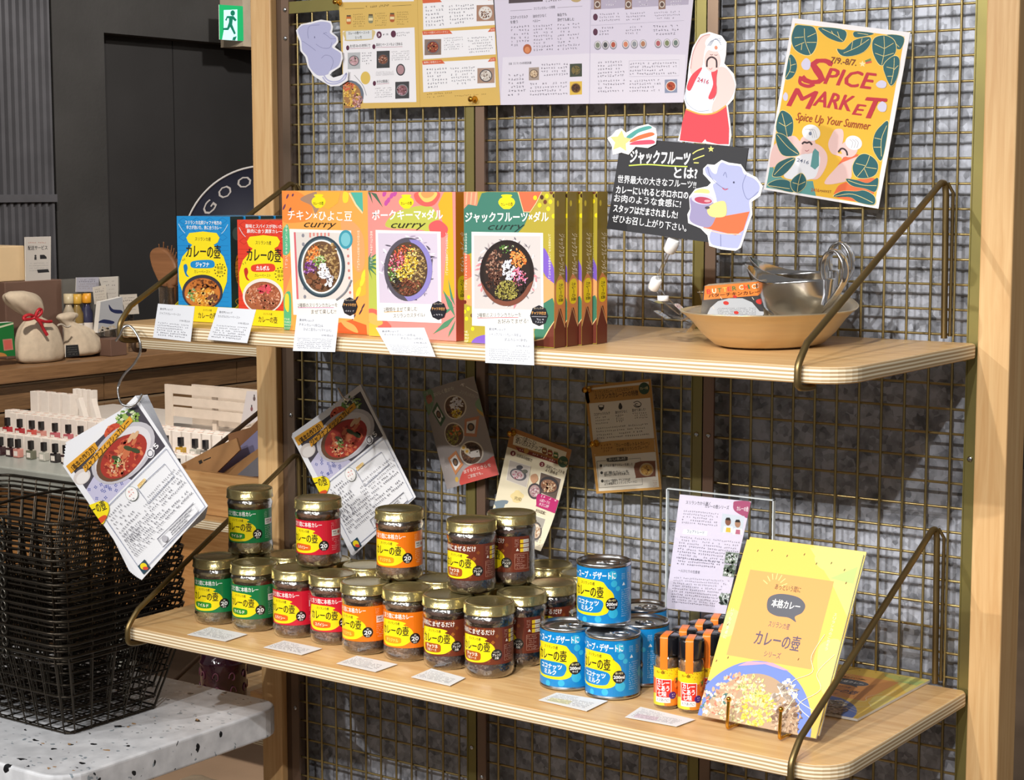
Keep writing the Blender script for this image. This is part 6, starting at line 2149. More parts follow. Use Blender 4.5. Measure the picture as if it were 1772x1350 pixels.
# ================================================================== acrylic stand with a sheet, easel with booklets
VE = (1090, 830, 2.812)
ya = -.118
st = thing('acrylic_stand', 'clear acrylic stand holding a lavender notice behind the cans', 'sign stand', (.37, ya, ZL + .0006))
q = on_y([1161, 1338, 1338, 1148], [848, 866, 1060, 1050], ya)
x0, x1, zt = q[0, 0] - .006, q[1, 0], q[:2, 2].mean()
of = Vector((-.37, -ya, -ZL - .0006))
for nm, lo, hi in (('front_panel', (x0, ya, ZL + .0006), (x1, ya + .0016, zt)), ('back_panel', (x0, ya + .0030, ZL + .0006), (x1, ya + .0046, zt)), ('foot', (x0, ya + .0046, ZL + .0006), (x1, ya + .055, ZL + .0030))):
    MB().box(lo, hi).build(nm, CLEARP, st).location = of
mb = MB()
for a_, b_ in (((x0, zt), (x1, zt)), ((x1, ZL + .004), (x1, zt)), ((x0, ZL + .004), (x0, zt))):
    mb.box((min(a_[0], b_[0]) - .0006, ya - .0004, min(a_[1], b_[1])), (max(a_[0], b_[0]) + .0006, ya + .0050, max(a_[1], b_[1]) + .0010))
mb.build('edge', mat('acrylic_edge', '#c8d0d2', .2, 0, var=.05), st).location = of
art = Art([(243, 72), (590, 107), (465, 655), (172, 627)], '#e4dcec')
art.blob([(515, 105), (590, 112), (580, 185), (545, 175), (508, 150), (503, 122)], '#b05478')
art.text('カレーの壺', (520, 150), (576, 154), 22, '#f8eef2', .03)
art.text('スリランカから届く', (272, 118), (392, 126), 17, '#4a4654', .01)
art.text('カレーの壺シリーズ', (365, 136), (482, 144), 17, '#4a4654', .01)
for q, r in (([(262, 145), (438, 162), (428, 232), (250, 215)], 5), ([(245, 272), (540, 300), (520, 420), (225, 385)], 8), ([(240, 375), (450, 395), (440, 435), (228, 415)], 3), ([(215, 470), (500, 490), (430, 600), (200, 575)], 8), ([(205, 575), (430, 600), (420, 622), (205, 600)], 2)): art.para(q, r, '#76707f')
art.poly([(262, 242), (378, 252), (374, 274), (256, 264)], '#f6f6fa')
art.text('フェアトレード', (278, 258), (362, 266), 16, '#4a6a7a', .01)
art.text('一人ひとりの生産者', (235, 448), (340, 458), 14, '#5a5664', .01)
art.poly([(450, 165), (558, 178), (545, 268), (440, 255)], '#d4dce4')
for x, y, sh, ap in ((478, 205, '#8a5a44', '#e0c040'), (525, 215, '#b08468', '#c06a84')):
    art.poly([(x - 26, y + 52), (x - 20, y + 22), (x + 22, y + 24), (x + 24, y + 54)], '#f0f0f2')
    art.poly([(x - 12, y + 50), (x - 8, y + 28), (x + 12, y + 30), (x + 12, y + 52)], ap)
    art.ell(x, y, 14, 19, sh)
    art.poly([(x - 14, y - 8), (x - 8, y - 20), (x + 8, y - 20), (x + 14, y - 6)], '#2c2420')
for q in ([(468, 350), (536, 358), (528, 412), (460, 405)], [(462, 412), (526, 418), (514, 475), (452, 468)], [(445, 552), (490, 556), (476, 612), (438, 606)]):
    art.poly(q, '#8a948a')
    P = np.array(q, float)
    art.scatter(*P.mean(0), 30, 24, ['#4a5a48', '#c8d0cc', '#6a7a64', '#e8eae6', '#3a443a'], 36, 11)
o = sheet('notice', art, pixel_fn(*VE, (0, ya + .0023, 0), (0, 1, 0)), .0004, PAPER, 'lavender fair trade notice slid into the clear acrylic stand', 'notice')

# propped booklet: two copies on a gold wire easel
BLp, BRp = np.array([.4486, -.2987, ZL + .0082]), np.array([.5925, -.3010, ZL + .0082])
TLp, TRp = np.array([.45127, -.19482, ZL + .1880]), np.array([.58817, -.19718, ZL + .18568])
TRp = TLp + (BRp - BLp)
VB = [(570, 300), (1108, 372), (905, 1270), (330, 1155)]


def booklet_art():
    """drawn 100 wide, 144 high"""
    a = Art([(0, 0), (100, 0), (100, 144), (0, 144)], '#efc85c')
    a.poly([(55, 0), (100, 0), (100, 50), (80, 25)], '#ead87a')
    a.blob([(62, 6), (82, 5), (98, 8), (98, 16), (80, 18), (66, 14)], '#d4d87a')
    a.poly([(78, 22), (98, 10), (98, 24)], '#b8cc7a')
    a.blob([(0, 62), (8, 58), (16, 66), (10, 78), (0, 80)], '#c2cc80')
    a.blob([(84, 75), (100, 70), (100, 110), (90, 100)], '#f0dc7a')
    a.poly([(10, 24), (82, 24), (82, 94), (10, 94)], '#efa75e')
    for x, y in ((12, 8), (24, 6), (38, 9), (52, 6), (64, 12), (76, 10), (88, 14), (92, 24), (4, 70), (3, 100), (12, 96), (70, 88)): a.ell(x, y, .5, 1.1, '#7a5a2a', 15, 8)
    for k in range(7):
        an = math.radians(-150 + k * 20)
        a.line([(34 + 7 * math.cos(an), 38 + 9 * math.sin(an)), (34 + 12 * math.cos(an), 38 + 14 * math.sin(an))], .7, '#f6dc8a')
    a.text('あっという間に', (35, 36.5), (57, 36.5), 4.4, '#6a5a3a', .008)
    a.blob([(32, 45), (38, 40.5), (48, 39.5), (58, 41), (64, 46), (63, 52), (58, 56), (60, 60), (53, 57.5), (42, 57.5), (34, 54)], '#5b5d66')
    a.text('本格カレー', (36, 50.5), (60, 50.5), 6.2, '#fbfaf6', .035)
    a.text('スリランカ産', (38, 66.5), (56, 66.5), 4.6, '#6a5560', .008)
    a.text('カレーの壺', (30, 81.5), (68, 81.5), 11, '#5f5566', .035)
    a.text('シリーズ', (41, 90), (55, 90), 4.6, '#6a5560', .008)
    a.vtext('いつもの食卓に', 4.5, 56, 82, 2.4, '#fdf4d0')
    a.vtext('スリランカのごちそう', 90, 48, 78, 2.4, '#fdf4d0')
    a.poly([(0, 144)] + [(0, 116)] + [(44 + 52 * math.cos(t), 150 + 56 * math.sin(t)) for t in [math.radians(d) for d in range(205, 356, 6)]] + [(96, 144)], '#6e86cf')
    a.poly([(22, 101), (30, 96), (50, 94), (66, 98), (60, 98), (44, 96)], '#e2a0b8')
    a.poly([(4, 144)] + [(44 + 41 * math.cos(t), 150 + 46 * math.sin(t)) for t in [math.radians(d) for d in range(188, 352, 6)]] + [(86, 144)], '#b89a7a')
    for cx, cy, rx, ry, c, n, z in ((26, 120, 17, 13, ['#f0c09a', '#e8a886', '#f6d8bc', '#dc9474'], 150, 2.0), (10, 132, 12, 11, ['#f2d0b8', '#4f7a72', '#e8b090', '#fbf2ea', '#e07a60'], 80, 2.0), (48, 130, 15, 15, ['#e8d44a', '#f0e070', '#d8bc34', '#f6ec9a'], 190, 1.8),
                                  (38, 116, 12, 10, ['#e8dc8a', '#c8cc7a', '#f4ecc0'], 70, 1.8), (66, 118, 10, 14, ['#e4dcd0', '#c0b0a0', '#f4f0e8', '#9a8a7c'], 70, 2.4), (74, 134, 12, 12, ['#9a7a60', '#c0a080', '#7a5c48', '#d8bca0'], 90, 2.2), (30, 138, 12, 8, ['#e8e0b0', '#d8c890'], 40, 1.8)):
        a.scatter(cx, cy, rx, ry, c, n, z)
    for q in ([(86, 66), (80, 84), (84, 96), (70, 106), (78, 118), (92, 124)], [(98, 80), (88, 96), (94, 108), (80, 122), (96, 132)], [(60, 118), (76, 112), (70, 130)]): a.curve(q, .45, '#fdf0c8')
    return a


ba = booklet_art()
fB = quad_fn([(0, 0), (100, 0), (100, 144), (0, 144)], [TLp, TRp, BRp, BLp])
bk = sheet('booklet', ba, fB, .0022, PAPER, 'yellow curry booklet leaning at the front of the gold easel', 'booklet', 'curry booklets')
nb = -fB.N
c = copy_thing(bk, label='yellow curry booklet behind the front one on the gold easel, its edges showing')
c.location = bk.location + Vector(nb * .0054) + Vector((.0012, 0, .0050))
Mx = Matrix(((1, 0, 0, 0), (0, 1, 0, 0), (0, 0, 1, 0), (0, 0, 0, 1)))
# flat booklet on the shelf
fq = [on_z(1240 + x / 2.872, 880 + y / 2.872, ZL + .0035) for x, y in ((590, 762), (1062, 852), (700, 1046), (250, 900))]
fl_tl = np.array(fq[1])
e1 = (np.array(fq[2]) - np.array(fq[1]))
# lies with its head towards the mesh
d1 = e1 / np.linalg.norm(e1)
ex_ = np.array([-d1[1], d1[0], 0])
if ex_[0] < 0: ex_ = -ex_
tr = np.array(fq[1])
br = np.array(fq[2])
wid = .138
tl, bl = tr - ex_ * wid, br - ex_ * wid
L = np.linalg.norm(br - tl)
fF = quad_fn([(0, 0), (100, 0), (100, 144), (0, 144)], [tl, tr, br, bl])
sheet('booklet', ba, fF, .0028, PAPER, 'yellow curry booklet lying flat behind the easel', 'booklet', 'curry booklets')

es = thing('easel', 'gold wire easel propping the yellow booklet', 'easel', tuple((BLp + BRp) / 2))
eo = Vector(-(BLp + BRp) / 2)
ub = (BRp - BLp) / np.linalg.norm(BRp - BLp)
up = (TLp - BLp) / np.linalg.norm(TLp - BLp)
zb = np.array([0, 0, 1.0])
for u in (.30, .74):
    base = BLp + (BRp - BLp) * u
    fr = np.array([-ub[1], ub[0], 0])
    if fr[1] > 0: fr = -fr
    g0 = ZL + .0036
    F = base + fr * .010
    pts = [base + up * .14 - fr * .0175, base + up * .06 - fr * .0175, base - fr * .020, base - fr * .006, base + fr * .004, F, F + zb * .006, F + zb * .018 - fr * .001, F + zb * .027 - fr * .0022]
    pts[2][2] = g0
    pts[3][2] = g0
    pts[4][2] = g0
    pts[5][2] = g0 + .001
    sp_ = [np.array([p[0], p[1], max(p[2], ZL + .0024)]) for p in smooth_path(pts, 4)]
    o = MB().tube(sp_, .0018, 10).build('front_leg', GOLD, es)
    o.location = eo
    k = MB().lathe([(0, -.003), (.0022, -.0022), (.003, 0), (.0022, .0022), (0, .003)], 16, tuple(pts[-1]))
    o2 = k.build('ball_tip', GOLD, o)
base = (BLp + BRp) / 2
b0 = base + up * .12 - fr * .0180
rear = base - fr * .085
rear[2] = ZL + .0032
o = MB().tube([b0 + ub * .02, rear + ub * .03, rear + ub * .018, rear - ub * .018, rear - ub * .03, b0 - ub * .02], .0015, 10).build('rear_leg', GOLD, es)
o.location = eo
o = MB().tube([BLp + (BRp - BLp) * .30 + up * .13 - fr * .0175, BLp + (BRp - BLp) * .74 + up * .13 - fr * .0175], .0015, 10).build('cross_bar', GOLD, es)
o.location = eo

# price cards lying on the lower shelf
V9, V10 = (280, 1060, 3.408), (760, 1090, 3.544)
for view, qd, lb, tint in ((V9, [(285, 85), (505, 128), (375, 170), (150, 130)], 'white price card lying before the green-labelled jars', None), (V9, [(720, 165), (945, 212), (825, 250), (600, 205)], 'white price card lying before the red-labelled jars', None),
                           (V9, [(1150, 255), (1390, 305), (1260, 350), (1030, 300)], 'white price card lying before the orange-labelled jars', None), (V9, [(1590, 330), (1790, 385), (1700, 432), (1470, 380)], 'white price card lying before the brown-labelled jars', None),
                           (V10, [(720, 385), (1035, 435), (905, 498), (610, 430)], 'price card with pale yellow print lying before the blue cans', '#e8e4b8'), (V10, [(1235, 472), (1570, 550), (1455, 592), (1140, 535)], 'price card with pale pink print lying before the spice bottles', '#e4d4e0')):
    a = Art(qd, '#eef0f4')
    P = [np.array(p, float) for p in qd]

    def at(u, v): return tuple((1 - u) * (1 - v) * P[0] + u * (1 - v) * P[1] + u * v * P[2] + (1 - u) * v * P[3])
    if tint: a.poly([at(.1, .55), at(.5, .5), at(.55, .85), at(.12, .9)], tint)
    for i in range(7): a.marks(at(.08, .2 + .11 * i), at(.5 if i < 2 else .9, .2 + .11 * i), 6, '#9a9aa4', dens=.75)
    bend = lambda p, P=P: .0028 * math.sin(max(0, min(1, np.linalg.norm(p - P[3]) / np.linalg.norm(P[2] - P[3]))) * math.pi)
    sheet('price_card', a, pixel_fn(*view, (0, 0, ZL + .0016), (0, 0, 1)), .0004, PAPER, lb, 'price card', 'price cards lying on the lower shelf')

# ================================================================== terrazzo table and the nest of wire baskets
ZT = .70


def rounded(x0, y0, x1, y1, r, n=7):
    P = []
    for cx, cy, a0 in ((x1 - r, y1 - r, 0), (x0 + r, y1 - r, 90), (x0 + r, y0 + r, 180), (x1 - r, y0 + r, 270)):
        for i in range(n): P.append((cx + r * math.cos(math.radians(a0 + 90 * i / (n - 1))), cy + r * math.sin(math.radians(a0 + 90 * i / (n - 1)))))
    return P


tt = thing('terrazzo_table', 'white speckled terrazzo table carrying the black wire baskets', 'table', (-.75, -.3, 0))
P = rounded(-1.25, -.515, -.352, -.095, .045)
o = MB().prism([(x + .75, y + .3, ZT) for x, y in P], (0, 0, -.042)).build('table_top', terrazzo(), tt)
bevel(o, .004, 3)
for x in (-1.12, -.98):
    MB().box((x + .75 - .02, -.1, 0), (x + .75 + .02, .1, ZT - .043)).build('leg', mat('black_steel', '#1c1c1e', .4, .5, var=.1), tt)

BX0, BX1, BY0, BY1, BH = -.83, -.490, -.383, -.217, .118        # foot of a basket, its height


def make_basket():
    t = thing('wire_basket', 'x', 'wire basket', (0, 0, 0), 'nested black wire baskets')
    oz = .0
    flx, fly = .036, .038

    def ring(k, r=.008):
        return [(x, y) for x, y in rounded(BX0 - flx * k, BY0 - fly * k, BX1 + flx * k * .85, BY1 + fly * k, .012 + .012 * k, 4)]
    mb = MB()
    for k, rr in ((1.0, .0023), (.93, .0016)):
        mb.tube([(x, y, BH * k) for x, y in ring(k)], rr, 8, True)
    mb.build('rim', BLACKWIRE, t)
    mb = MB()
    for k in (.48, .0): mb.tube([(x, y, BH * k + .0015) for x, y in ring(k)], .0014, 6, True)

    def rib(u, side):
        pts = []
        for k in (1.0, .5, .06, 0):
            x0, x1, y0, y1 = BX0 - flx * k, BX1 + flx * k * .85, BY0 - fly * k, BY1 + fly * k
            if side == 'f': pts.append((x0 + (x1 - x0) * u, y0, BH * k))
            elif side == 'b': pts.append((x0 + (x1 - x0) * u, y1, BH * k))
            elif side == 'l': pts.append((x0, y0 + (y1 - y0) * u, BH * k))
            else: pts.append((x1, y0 + (y1 - y0) * u, BH * k))
        return pts
    for i in range(13):
        u = .03 + .94 * i / 12
        mb.tube(rib(u, 'f') + rib(u, 'b')[::-1], .0012, 6)
    for i in range(6):
        u = .06 + .88 * i / 5
        mb.tube(rib(u, 'l') + rib(u, 'r')[::-1], .0012, 6)
    mb.build('wire_mesh', BLACKWIRE, t)
    # coil where the handle hinges on the long side
    cx = float(on_y(10, 1100, BY0 - fly)[0])
    pts = [(cx + .005 * math.cos(a), BY0 - fly - .003 + .0012 * a / 6.28 * 1.2, BH - .006 + .0062 * math.sin(a)) for a in np.linspace(0, 4.6 * math.pi, 40)]
    MB().tube(pts, .0014, 6).build('hinge_coil', mat('bright_black_wire', '#55524c', .25, .9, var=.1), t)
    return t


names = ['bottom', 'second from the bottom', 'third from the bottom', 'fourth from the bottom', 'fifth from the bottom', 'sixth from the bottom', 'sixth from the top', 'fifth from the top', 'fourth from the top', 'third from the top', 'second from the top', 'topmost']
bk0 = make_basket()
for i in range(12):
    lb = 'black wire basket on the terrazzo table, ' + names[i] + ' of the nested stack'
    loc = (random.uniform(-.0005, .0005) * (i > 0), random.uniform(-.0005, .0005) * (i > 0), ZT + .0008 + .0167 * i)
    if i == 0:
        bk0.location = loc
        bk0['label'] = lb
    else: top_basket = copy_thing(bk0, loc, label=lb)
hx = float(on_y(10, 1100, BY0 - .038)[0])
hz = BH + .004
MB().tube(smooth_path([(hx, BY0 - .040, hz - .004), (hx - .03, BY0 - .034, hz + .004), (hx - .05, BY0 + .02, hz + .006), (hx - .055, -.30, hz + .007), (hx - .05, BY1 - .02, hz + .006), (hx - .03, BY1 + .034, hz + .004), (hx, BY1 + .038, hz)], 4), .0022, 8).build('handle', BLACKWIRE, top_basket)

# ================================================================== rack behind, to the side of the display rack
YR = .25
ZA = float(on_y(240, 586, YR)[2])
ZB = float(on_y(344, 898, YR)[2])
ZC = float(on_y(400, 1262, YR)[2])
rr = thing('rear_rack', 'timber post rack standing behind the mesh display rack', 'rack', (0, 0, 0))
MB().box((-.30, .66, 0), (-.26, .70, 2.0)).build('post', POSTW, rr)
for z, nm in ((ZA, 'topmost'), (ZB, 'middle'), (ZC, 'lowest')):
    t = thing('rear_shelf', 'plywood shelf of the rack behind, ' + nm + ' of its three', 'shelf', (0, 0, z))
    o = MB().prism([(x, y, 0) for x, y in rounded(-1.04, YR, .1, .655, .03)], (0, 0, -.018), 0, side_mi=1).build('board', [VENEER, PLY], t)
    bevel(o, .003, 2)
    for x in (-1.025, .06):
        MB().tube(smooth_path([(x, YR + .02, -.022), (x, YR - .004, -.020), (x, YR - .006, -.006), (x, YR + .002, .004)], 3) + [(x + .01, .64, .19), (x + .01, .656, .19), (x + .01, .652, .012)], .0045, 8).build('bracket_rod', ROD2, t)

# hairbrush in a clear cup
Vb = (190, 300, 4.22)
Yb = .36
q = lambda x, y, Y=Yb: on_y(Vb[0] + x / Vb[2], Vb[1] + y / Vb[2], Y)
cupx = q(418, 900)
cup = MB().lathe([(.012, 0), (.013, .001), (.0155, .085), (.0148, .085), (.0122, .0025), (0, .0025)], 28, (cupx[0], cupx[1], ZA + .0006))
zc = float(q(418, 835)[2]) - ZA
cup.v = [(x, y, ZA + .0006 + (z - ZA - .0006) * zc / .085) for x, y, z in cup.v]
tag(cup.build('clear_cup', CLEARP, None, (cupx[0], cupx[1], ZA)), 'clear cup holding the wooden hairbrush', 'cup')
hb = thing('hairbrush', 'wooden paddle hairbrush standing in a clear cup', 'hairbrush', tuple(cupx))
out = [(285, 600), (300, 560), (335, 542), (385, 548), (435, 590), (470, 650), (482, 720), (478, 790), (460, 822), (400, 828), (365, 815), (325, 740), (298, 670)]
mb = MB().prism([q(x, y) for x, y in [tuple(p) for p in smooth_path(out, 4, True)]], (0.0, .014, 0))
o = mb.build('paddle', BRUSHW, hb)
o.location = -Vector(cupx)
bevel(o, .004, 3)
hd = [q(430, 800), q(440, 860), q(436, 960)]
o = MB().tube([p + np.array([0, .007, 0]) for p in hd], [.010, .007, .006], 10).build('handle', BRUSHW, hb)
o.location = -Vector(cupx)
mb = MB()
for a, b in (((345, 560), (348, 520)), ((375, 560), (382, 505)), ((405, 585), (412, 535)), ((428, 590), (442, 530)), ((440, 610), (458, 552)), ((455, 630), (475, 580)), ((468, 660), (495, 605)), ((420, 570), (420, 560)), ((478, 690), (505, 650))):
    pa, pb = q(*a) + np.array([0, .006, 0]), q(*b) + np.array([0, .004, 0])
    mb.tube([pa, pb], .0011, 6)
    mb.lathe([(0, -.0016), (.0016, 0), (0, .0016)], 8, tuple(pb))
o = mb.build('bristle', BRUSHW, hb)
o.location = -Vector(cupx)

# round dark sign on the topmost rear shelf
Yg = .37
cg = on_y(462, 434, Yg)
R_ = float(abs(on_y(462, 434 - 149, Yg)[2] - cg[2]))
gs = thing('round_sign', 'round dark blue sign with GOOD lettering along its pale rim', 'sign', tuple(cg))
go = -Vector(cg)
mb = MB().lathe([(0, 0), (R_, 0), (R_, .006), (0, .006)], 72)
SE, SN = np.array([.8136, .5815, 0]), np.array([-.5815, .8136, 0])
mb.v = [tuple(cg + SE * a + SN * c + np.array([0, 0, b])) for a, b, c in mb.v]
mb.build('disc', mat('navy_board', '#15162a', .6, 0, var=.1), gs).location = go
mb = MB().tube([tuple(cg + SE * (R_ - .002) * math.cos(a) - SN * .0005 + np.array([0, 0, (R_ - .002) * math.sin(a)])) for a in np.linspace(0, 2 * math.pi, 96, endpoint=False)], .0018, 6, True)
mb.build('rim', WHITEP, gs).location = go
art = Art([(-1, -1), (1, -1), (1, 1), (-1, 1)], '#15162a')
for t, d in zip('GOOD', (143, 125, 107.5, 90)):
    a = math.radians(d)
    u = np.array([math.sin(a), math.cos(a)])
    base = np.array([math.cos(a), -math.sin(a)]) * .775
    w_ = .085
    art.text(t, tuple(base - u * w_ * (1 if t != 'D' else .9)), tuple(base + u * w_), .155, '#d8cfc8')
art.text('&', (-.12, -.30), (-.03, -.30), .11, '#c8c0bc')
for i, (x0, x1) in enumerate(((-.36, .36), (-.25, .25))): art.marks((x0, -.14 + .07 * i), (x1, -.14 + .07 * i), .035, '#b0a8a8', 24)
mb = MB()


def sgn(P, h):
    P = np.asarray(P, float)
    return cg + P[:, :1] * R_ * SE - SN * (.0004 + h) + np.outer(-P[:, 1] * R_, (0, 0, 1))


art.mesh_into(mb, sgn)
mb.build('lettering', PAPER, gs, ink=True).location = go
zb_ = cg[2] - R_
MB().box((cg[0] - .05, cg[1] - .002, ZA + .0006), (cg[0] + .05, cg[1] + .02, max(zb_ + .01, ZA + .01))).build('stand', BLACKP, gs).location = go

# pine tray of kraft envelopes on the middle rear shelf
Vk = (240, 640, 5.625)
k = lambda x, y, Y: on_y(Vk[0] + x / Vk[2], Vk[1] + y / Vk[2], Y)
zt1 = float(k(560, 985, .285)[2])
tr = thing('pine_tray', 'open pine tray of kraft envelopes on the rack behind', 'tray', (-.7, .38, ZB + .0006))
to = -Vector((-.7, .38, ZB + .0006))
xa, xb, ya0, yb0, z0 = -1.0, -.42, .285, .56, ZB + .0006
for nm, lo, hi in (('front_board', (xa, ya0, z0), (xb, ya0 + .012, zt1)), ('back_board', (xa, yb0 - .012, z0), (xb, yb0, zt1)), ('end_board', (xa, ya0 + .0125, z0), (xa + .012, yb0 - .0125, zt1)), ('end_board', (xb - .012, ya0 + .0125, z0), (xb, yb0 - .0125, zt1)), ('bottom_board', (xa + .0125, ya0 + .0125, z0), (xb - .0125, yb0 - .0125, z0 + .008))):
    bevel(MB().box(lo, hi).build(nm, PINE, tr), .0015).location = to
LAV = mat('lavender_sleeve', '#8a86a8', .35, 0, var=.1, vscale=20)
for pts, Y, m, lb in (([(425, 915), (700, 770), (950, 665), (985, 780), (760, 1000), (470, 1010)], .33, KRAFT, 'kraft envelope with a small stamp at the front of the pine tray'),
                      ([(950, 780), (1210, 540), (1260, 560), (1260, 800), (980, 1010), (740, 1010)], .37, LAV, 'lavender sleeve standing behind the stamped kraft envelope'),
                      ([(870, 625), (1090, 560), (1205, 440), (1270, 400), (1270, 545), (960, 1010), (900, 1010)], .41, mat('brown_kraft', '#8a5f3c', .7, 0, var=.1), 'brown kraft envelope tallest in the pine tray'),
                      ([(800, 1020), (1215, 730), (1270, 720), (1270, 860), (1010, 1030)], .35, KRAFT, 'kraft envelope slanting across the end of the pine tray'),
                      ([(940, 1040), (1215, 800), (1270, 780), (1270, 1040)], .343, mat('grey_sleeve', '#77767c', .45, 0, var=.1), 'grey sleeve slanting across the end of the pine tray')):
    mb = MB().prism([k(x, y, Y) for x, y in pts], (0, .004, 0))
    if 'stamp' in lb and 'front' in lb:
        a = Art([(0, 0), (1, 0), (1, 1)], '#000000')
        mb.prism([k(x, y, Y - .0005) for x, y in ((580, 890), (610, 875), (622, 905), (592, 920))], (0, .0004, 0), 1)
        mb.prism([k(x, y, Y - .0005) for x, y in ((628, 880), (700, 850), (702, 858), (632, 890))], (0, .0004, 0), 1)
    tag(mb.build('envelope', [m, mat('black_print', '#2a241e', .6, 0, var=.1)], None, tuple(k(*pts[0], Y))), lb, 'envelope', 'envelopes in the pine tray')

# things on the lowest rear shelf
jx = on_y(387, 1180, .36)
rj = float(np.linalg.norm(on_y(418, 1180, .36) - on_y(356, 1180, .36))) / 2 * .93
zj = float(on_y(387, 1122, .36)[2]) - ZC
jr = thing('glass_jar', 'dark violet embossed glass jar on the lowest rear shelf', 'jar', (jx[0], .36, ZC + .0006))
VIO = mat('violet_glass', '#3a1826', .1, 0, bump=.8, bscale=60, var=.5, vscale=30, coat=.6)
MB().lathe([(0, 0), (rj * .9, 0), (rj * .98, .006), (rj * .98, zj - .030), (rj * 1.02, zj - .026), (rj * 1.02, zj - .021), (rj * .96, zj - .018), (rj * .93, zj - .004), (0, zj - .004)], 40).build('jar_body', VIO, jr)
MB().lathe([(rj * .96, zj - .004), (rj * .98, zj), (rj * .9, zj + .010), (rj * .5, zj + .018), (0, zj + .02)], 40).build('lid', VIO, jr)
mb = MB()
for i in range(6):
    a = -2.5 + i * .7
    for zz, s in ((zj * .3, 1), (zj * .55, -1)):
        pts = [(rj * 1.0 * math.cos(a + s * .16 * math.cos(t) * (1 - t / 7)), rj * 1.0 * math.sin(a + s * .16 * math.cos(t) * (1 - t / 7)), zz + .012 * math.sin(t) * (1 - t / 7)) for t in np.linspace(0, 5, 16)]
        mb.tube(pts, .0012, 6)
mb.build('scroll_relief', mat('violet_relief', '#7a4656', .2, 0, var=.3, vscale=60), jr)
bxq = on_y([432, 470, 470, 432], [1196, 1188, 1243, 1243], .30)
tag(bevel(MB().box((bxq[0, 0], .30, ZC + .0006), (-.55, .42, float(bxq[0, 2]))).build('pine_box', PINE, None, (bxq[0, 0], .3, ZC)), .002), 'small pine box beside the violet glass jar', 'box')

# dark pot and pale stone on the floor
px_ = on_y(470, 1320, .62)
pot_ = MB().lathe([(0, 0), (.07, 0), (.085, .03), (.10, .18), (.108, .30), (.118, .315), (.122, .335), (.116, .345), (.105, .350), (.098, .372), (.10, .39), (.092, .392), (.085, .34), (0, .33)], 48, (px_[0] + .03, .75, .001))
pzz = float(on_y(440, 1300, .75)[2])
pot_.v = [(x, y, z * pzz / .385) for x, y, z in pot_.v]
tag(pot_.build('black_pot', BLACKP, None, (px_[0], .75, 0)), 'black rounded pot under the rack behind', 'pot')
sx_ = on_y(370, 1352, .55)
mb = MB()
v, f = [], []
for i in range(9):
    for j in range(18):
        a, b = i * math.pi / 8, j * math.pi / 9
        r = 1 + .12 * math.sin(3 * b + i) + .08 * math.cos(5 * b + 2 * i)
        v.append((sx_[0] - .04 + .13 * r * math.sin(a) * math.cos(b), .55 + .09 * r * math.sin(a) * math.sin(b), .11 - .11 * math.cos(a)))
zs_ = float(sx_[2]) / .22
v = [(x, y, max(.001, z * zs_)) for x, y, z in v]
for i in range(8):
    for j in range(18): f.append((i * 18 + j, i * 18 + (j + 1) % 18, (i + 1) * 18 + (j + 1) % 18, (i + 1) * 18 + j))
mb.add(v, f, 0, True)
tag(mb.build('stone', mat('pale_stone', '#b3a38c', .9, 0, bump=1.0, bscale=30, var=.15, vscale=20), None, (sx_[0], .55, 0)), 'pale rough stone on the floor beside the black pot', 'stone')

# ================================================================== nail polish table
YT, ZP = 1.04, .72
pt = thing('polish_table', 'grey topped table with white tiers of nail polish', 'table', (-1.9, 1.4, 0))
po = Vector((1.9, -1.4, 0))
bevel(MB().box((-2.84, YT, .662), (-1.2, 1.9, ZP)).build('table_top', GREYT, pt), .004).location = po
for lx in (-2.74, -2.1):
    for ly in (1.12, 1.78): MB().box((lx, ly, 0), (lx + .05, ly + .05, .40)).build('leg', GREYT, pt).location = po
MB().box((-2.80, YT + .04, .40), (-1.25, 1.86, .661)).build('table_body', wood('orange_timber', '#a0703f', '#b98a56', (1.2, 20, 18)), pt).location = po
WT = mat('white_step', '#d8d2cc', .5, 0, var=.03)
MB().box((-2.82, 1.235, ZP + .0003), (-1.25, 1.8, ZP + .036)).build('tier', WT, pt).location = po
MB().box((-2.82, 1.40, ZP + .0363), (-1.25, 1.8, ZP + .062)).build('tier', WT, pt).location = po
for z in (.676, .698): MB().box((-2.84, YT - .0012, z), (-1.2, YT, z + .003)).build('edge_strip', mat('grey_line', '#7d837f', .4), pt).location = po

VN = (0, 620, 5.624)
POL = {'crimson': '#a8242e', 'coral': '#c8524a', 'rose': '#b8606a', 'blush': '#c98a80', 'dark plum': '#3a2026', 'olive grey': '#6a6c5c', 'clear': '#b8b8b0', 'near black': '#241e20', 'amber': '#c09a3a', 'red': '#a82a26', 'smoke': '#7a7672'}
proto = {}


def polish(colname, loc, lb):
    if colname in proto: return copy_thing(proto[colname], loc, label=lb)
    t = thing('nail_polish', lb, 'nail polish', loc, 'square bottles of nail polish')
    m = mat('polish_' + colname.replace(' ', '_'), POL[colname], .15, 0, var=.08, vscale=60, coat=.6)
    bevel(MB().box((-.012, -.009, 0), (.012, .009, .024)).build('bottle', m, t), .002)
    MB().lathe([(.0045, .024), (.0045, .027)], 12).build('neck', m, t)
    bevel(MB().box((-.0062, -.0062, .0262), (.0062, .0062, .0500)).build('cap', BLACKP, t), .001)
    MB().box((-.0075, -.0094, .005), (.0075, -.0091, .018)).build('label', WHITEP, t)
    proto[colname] = t
    return t


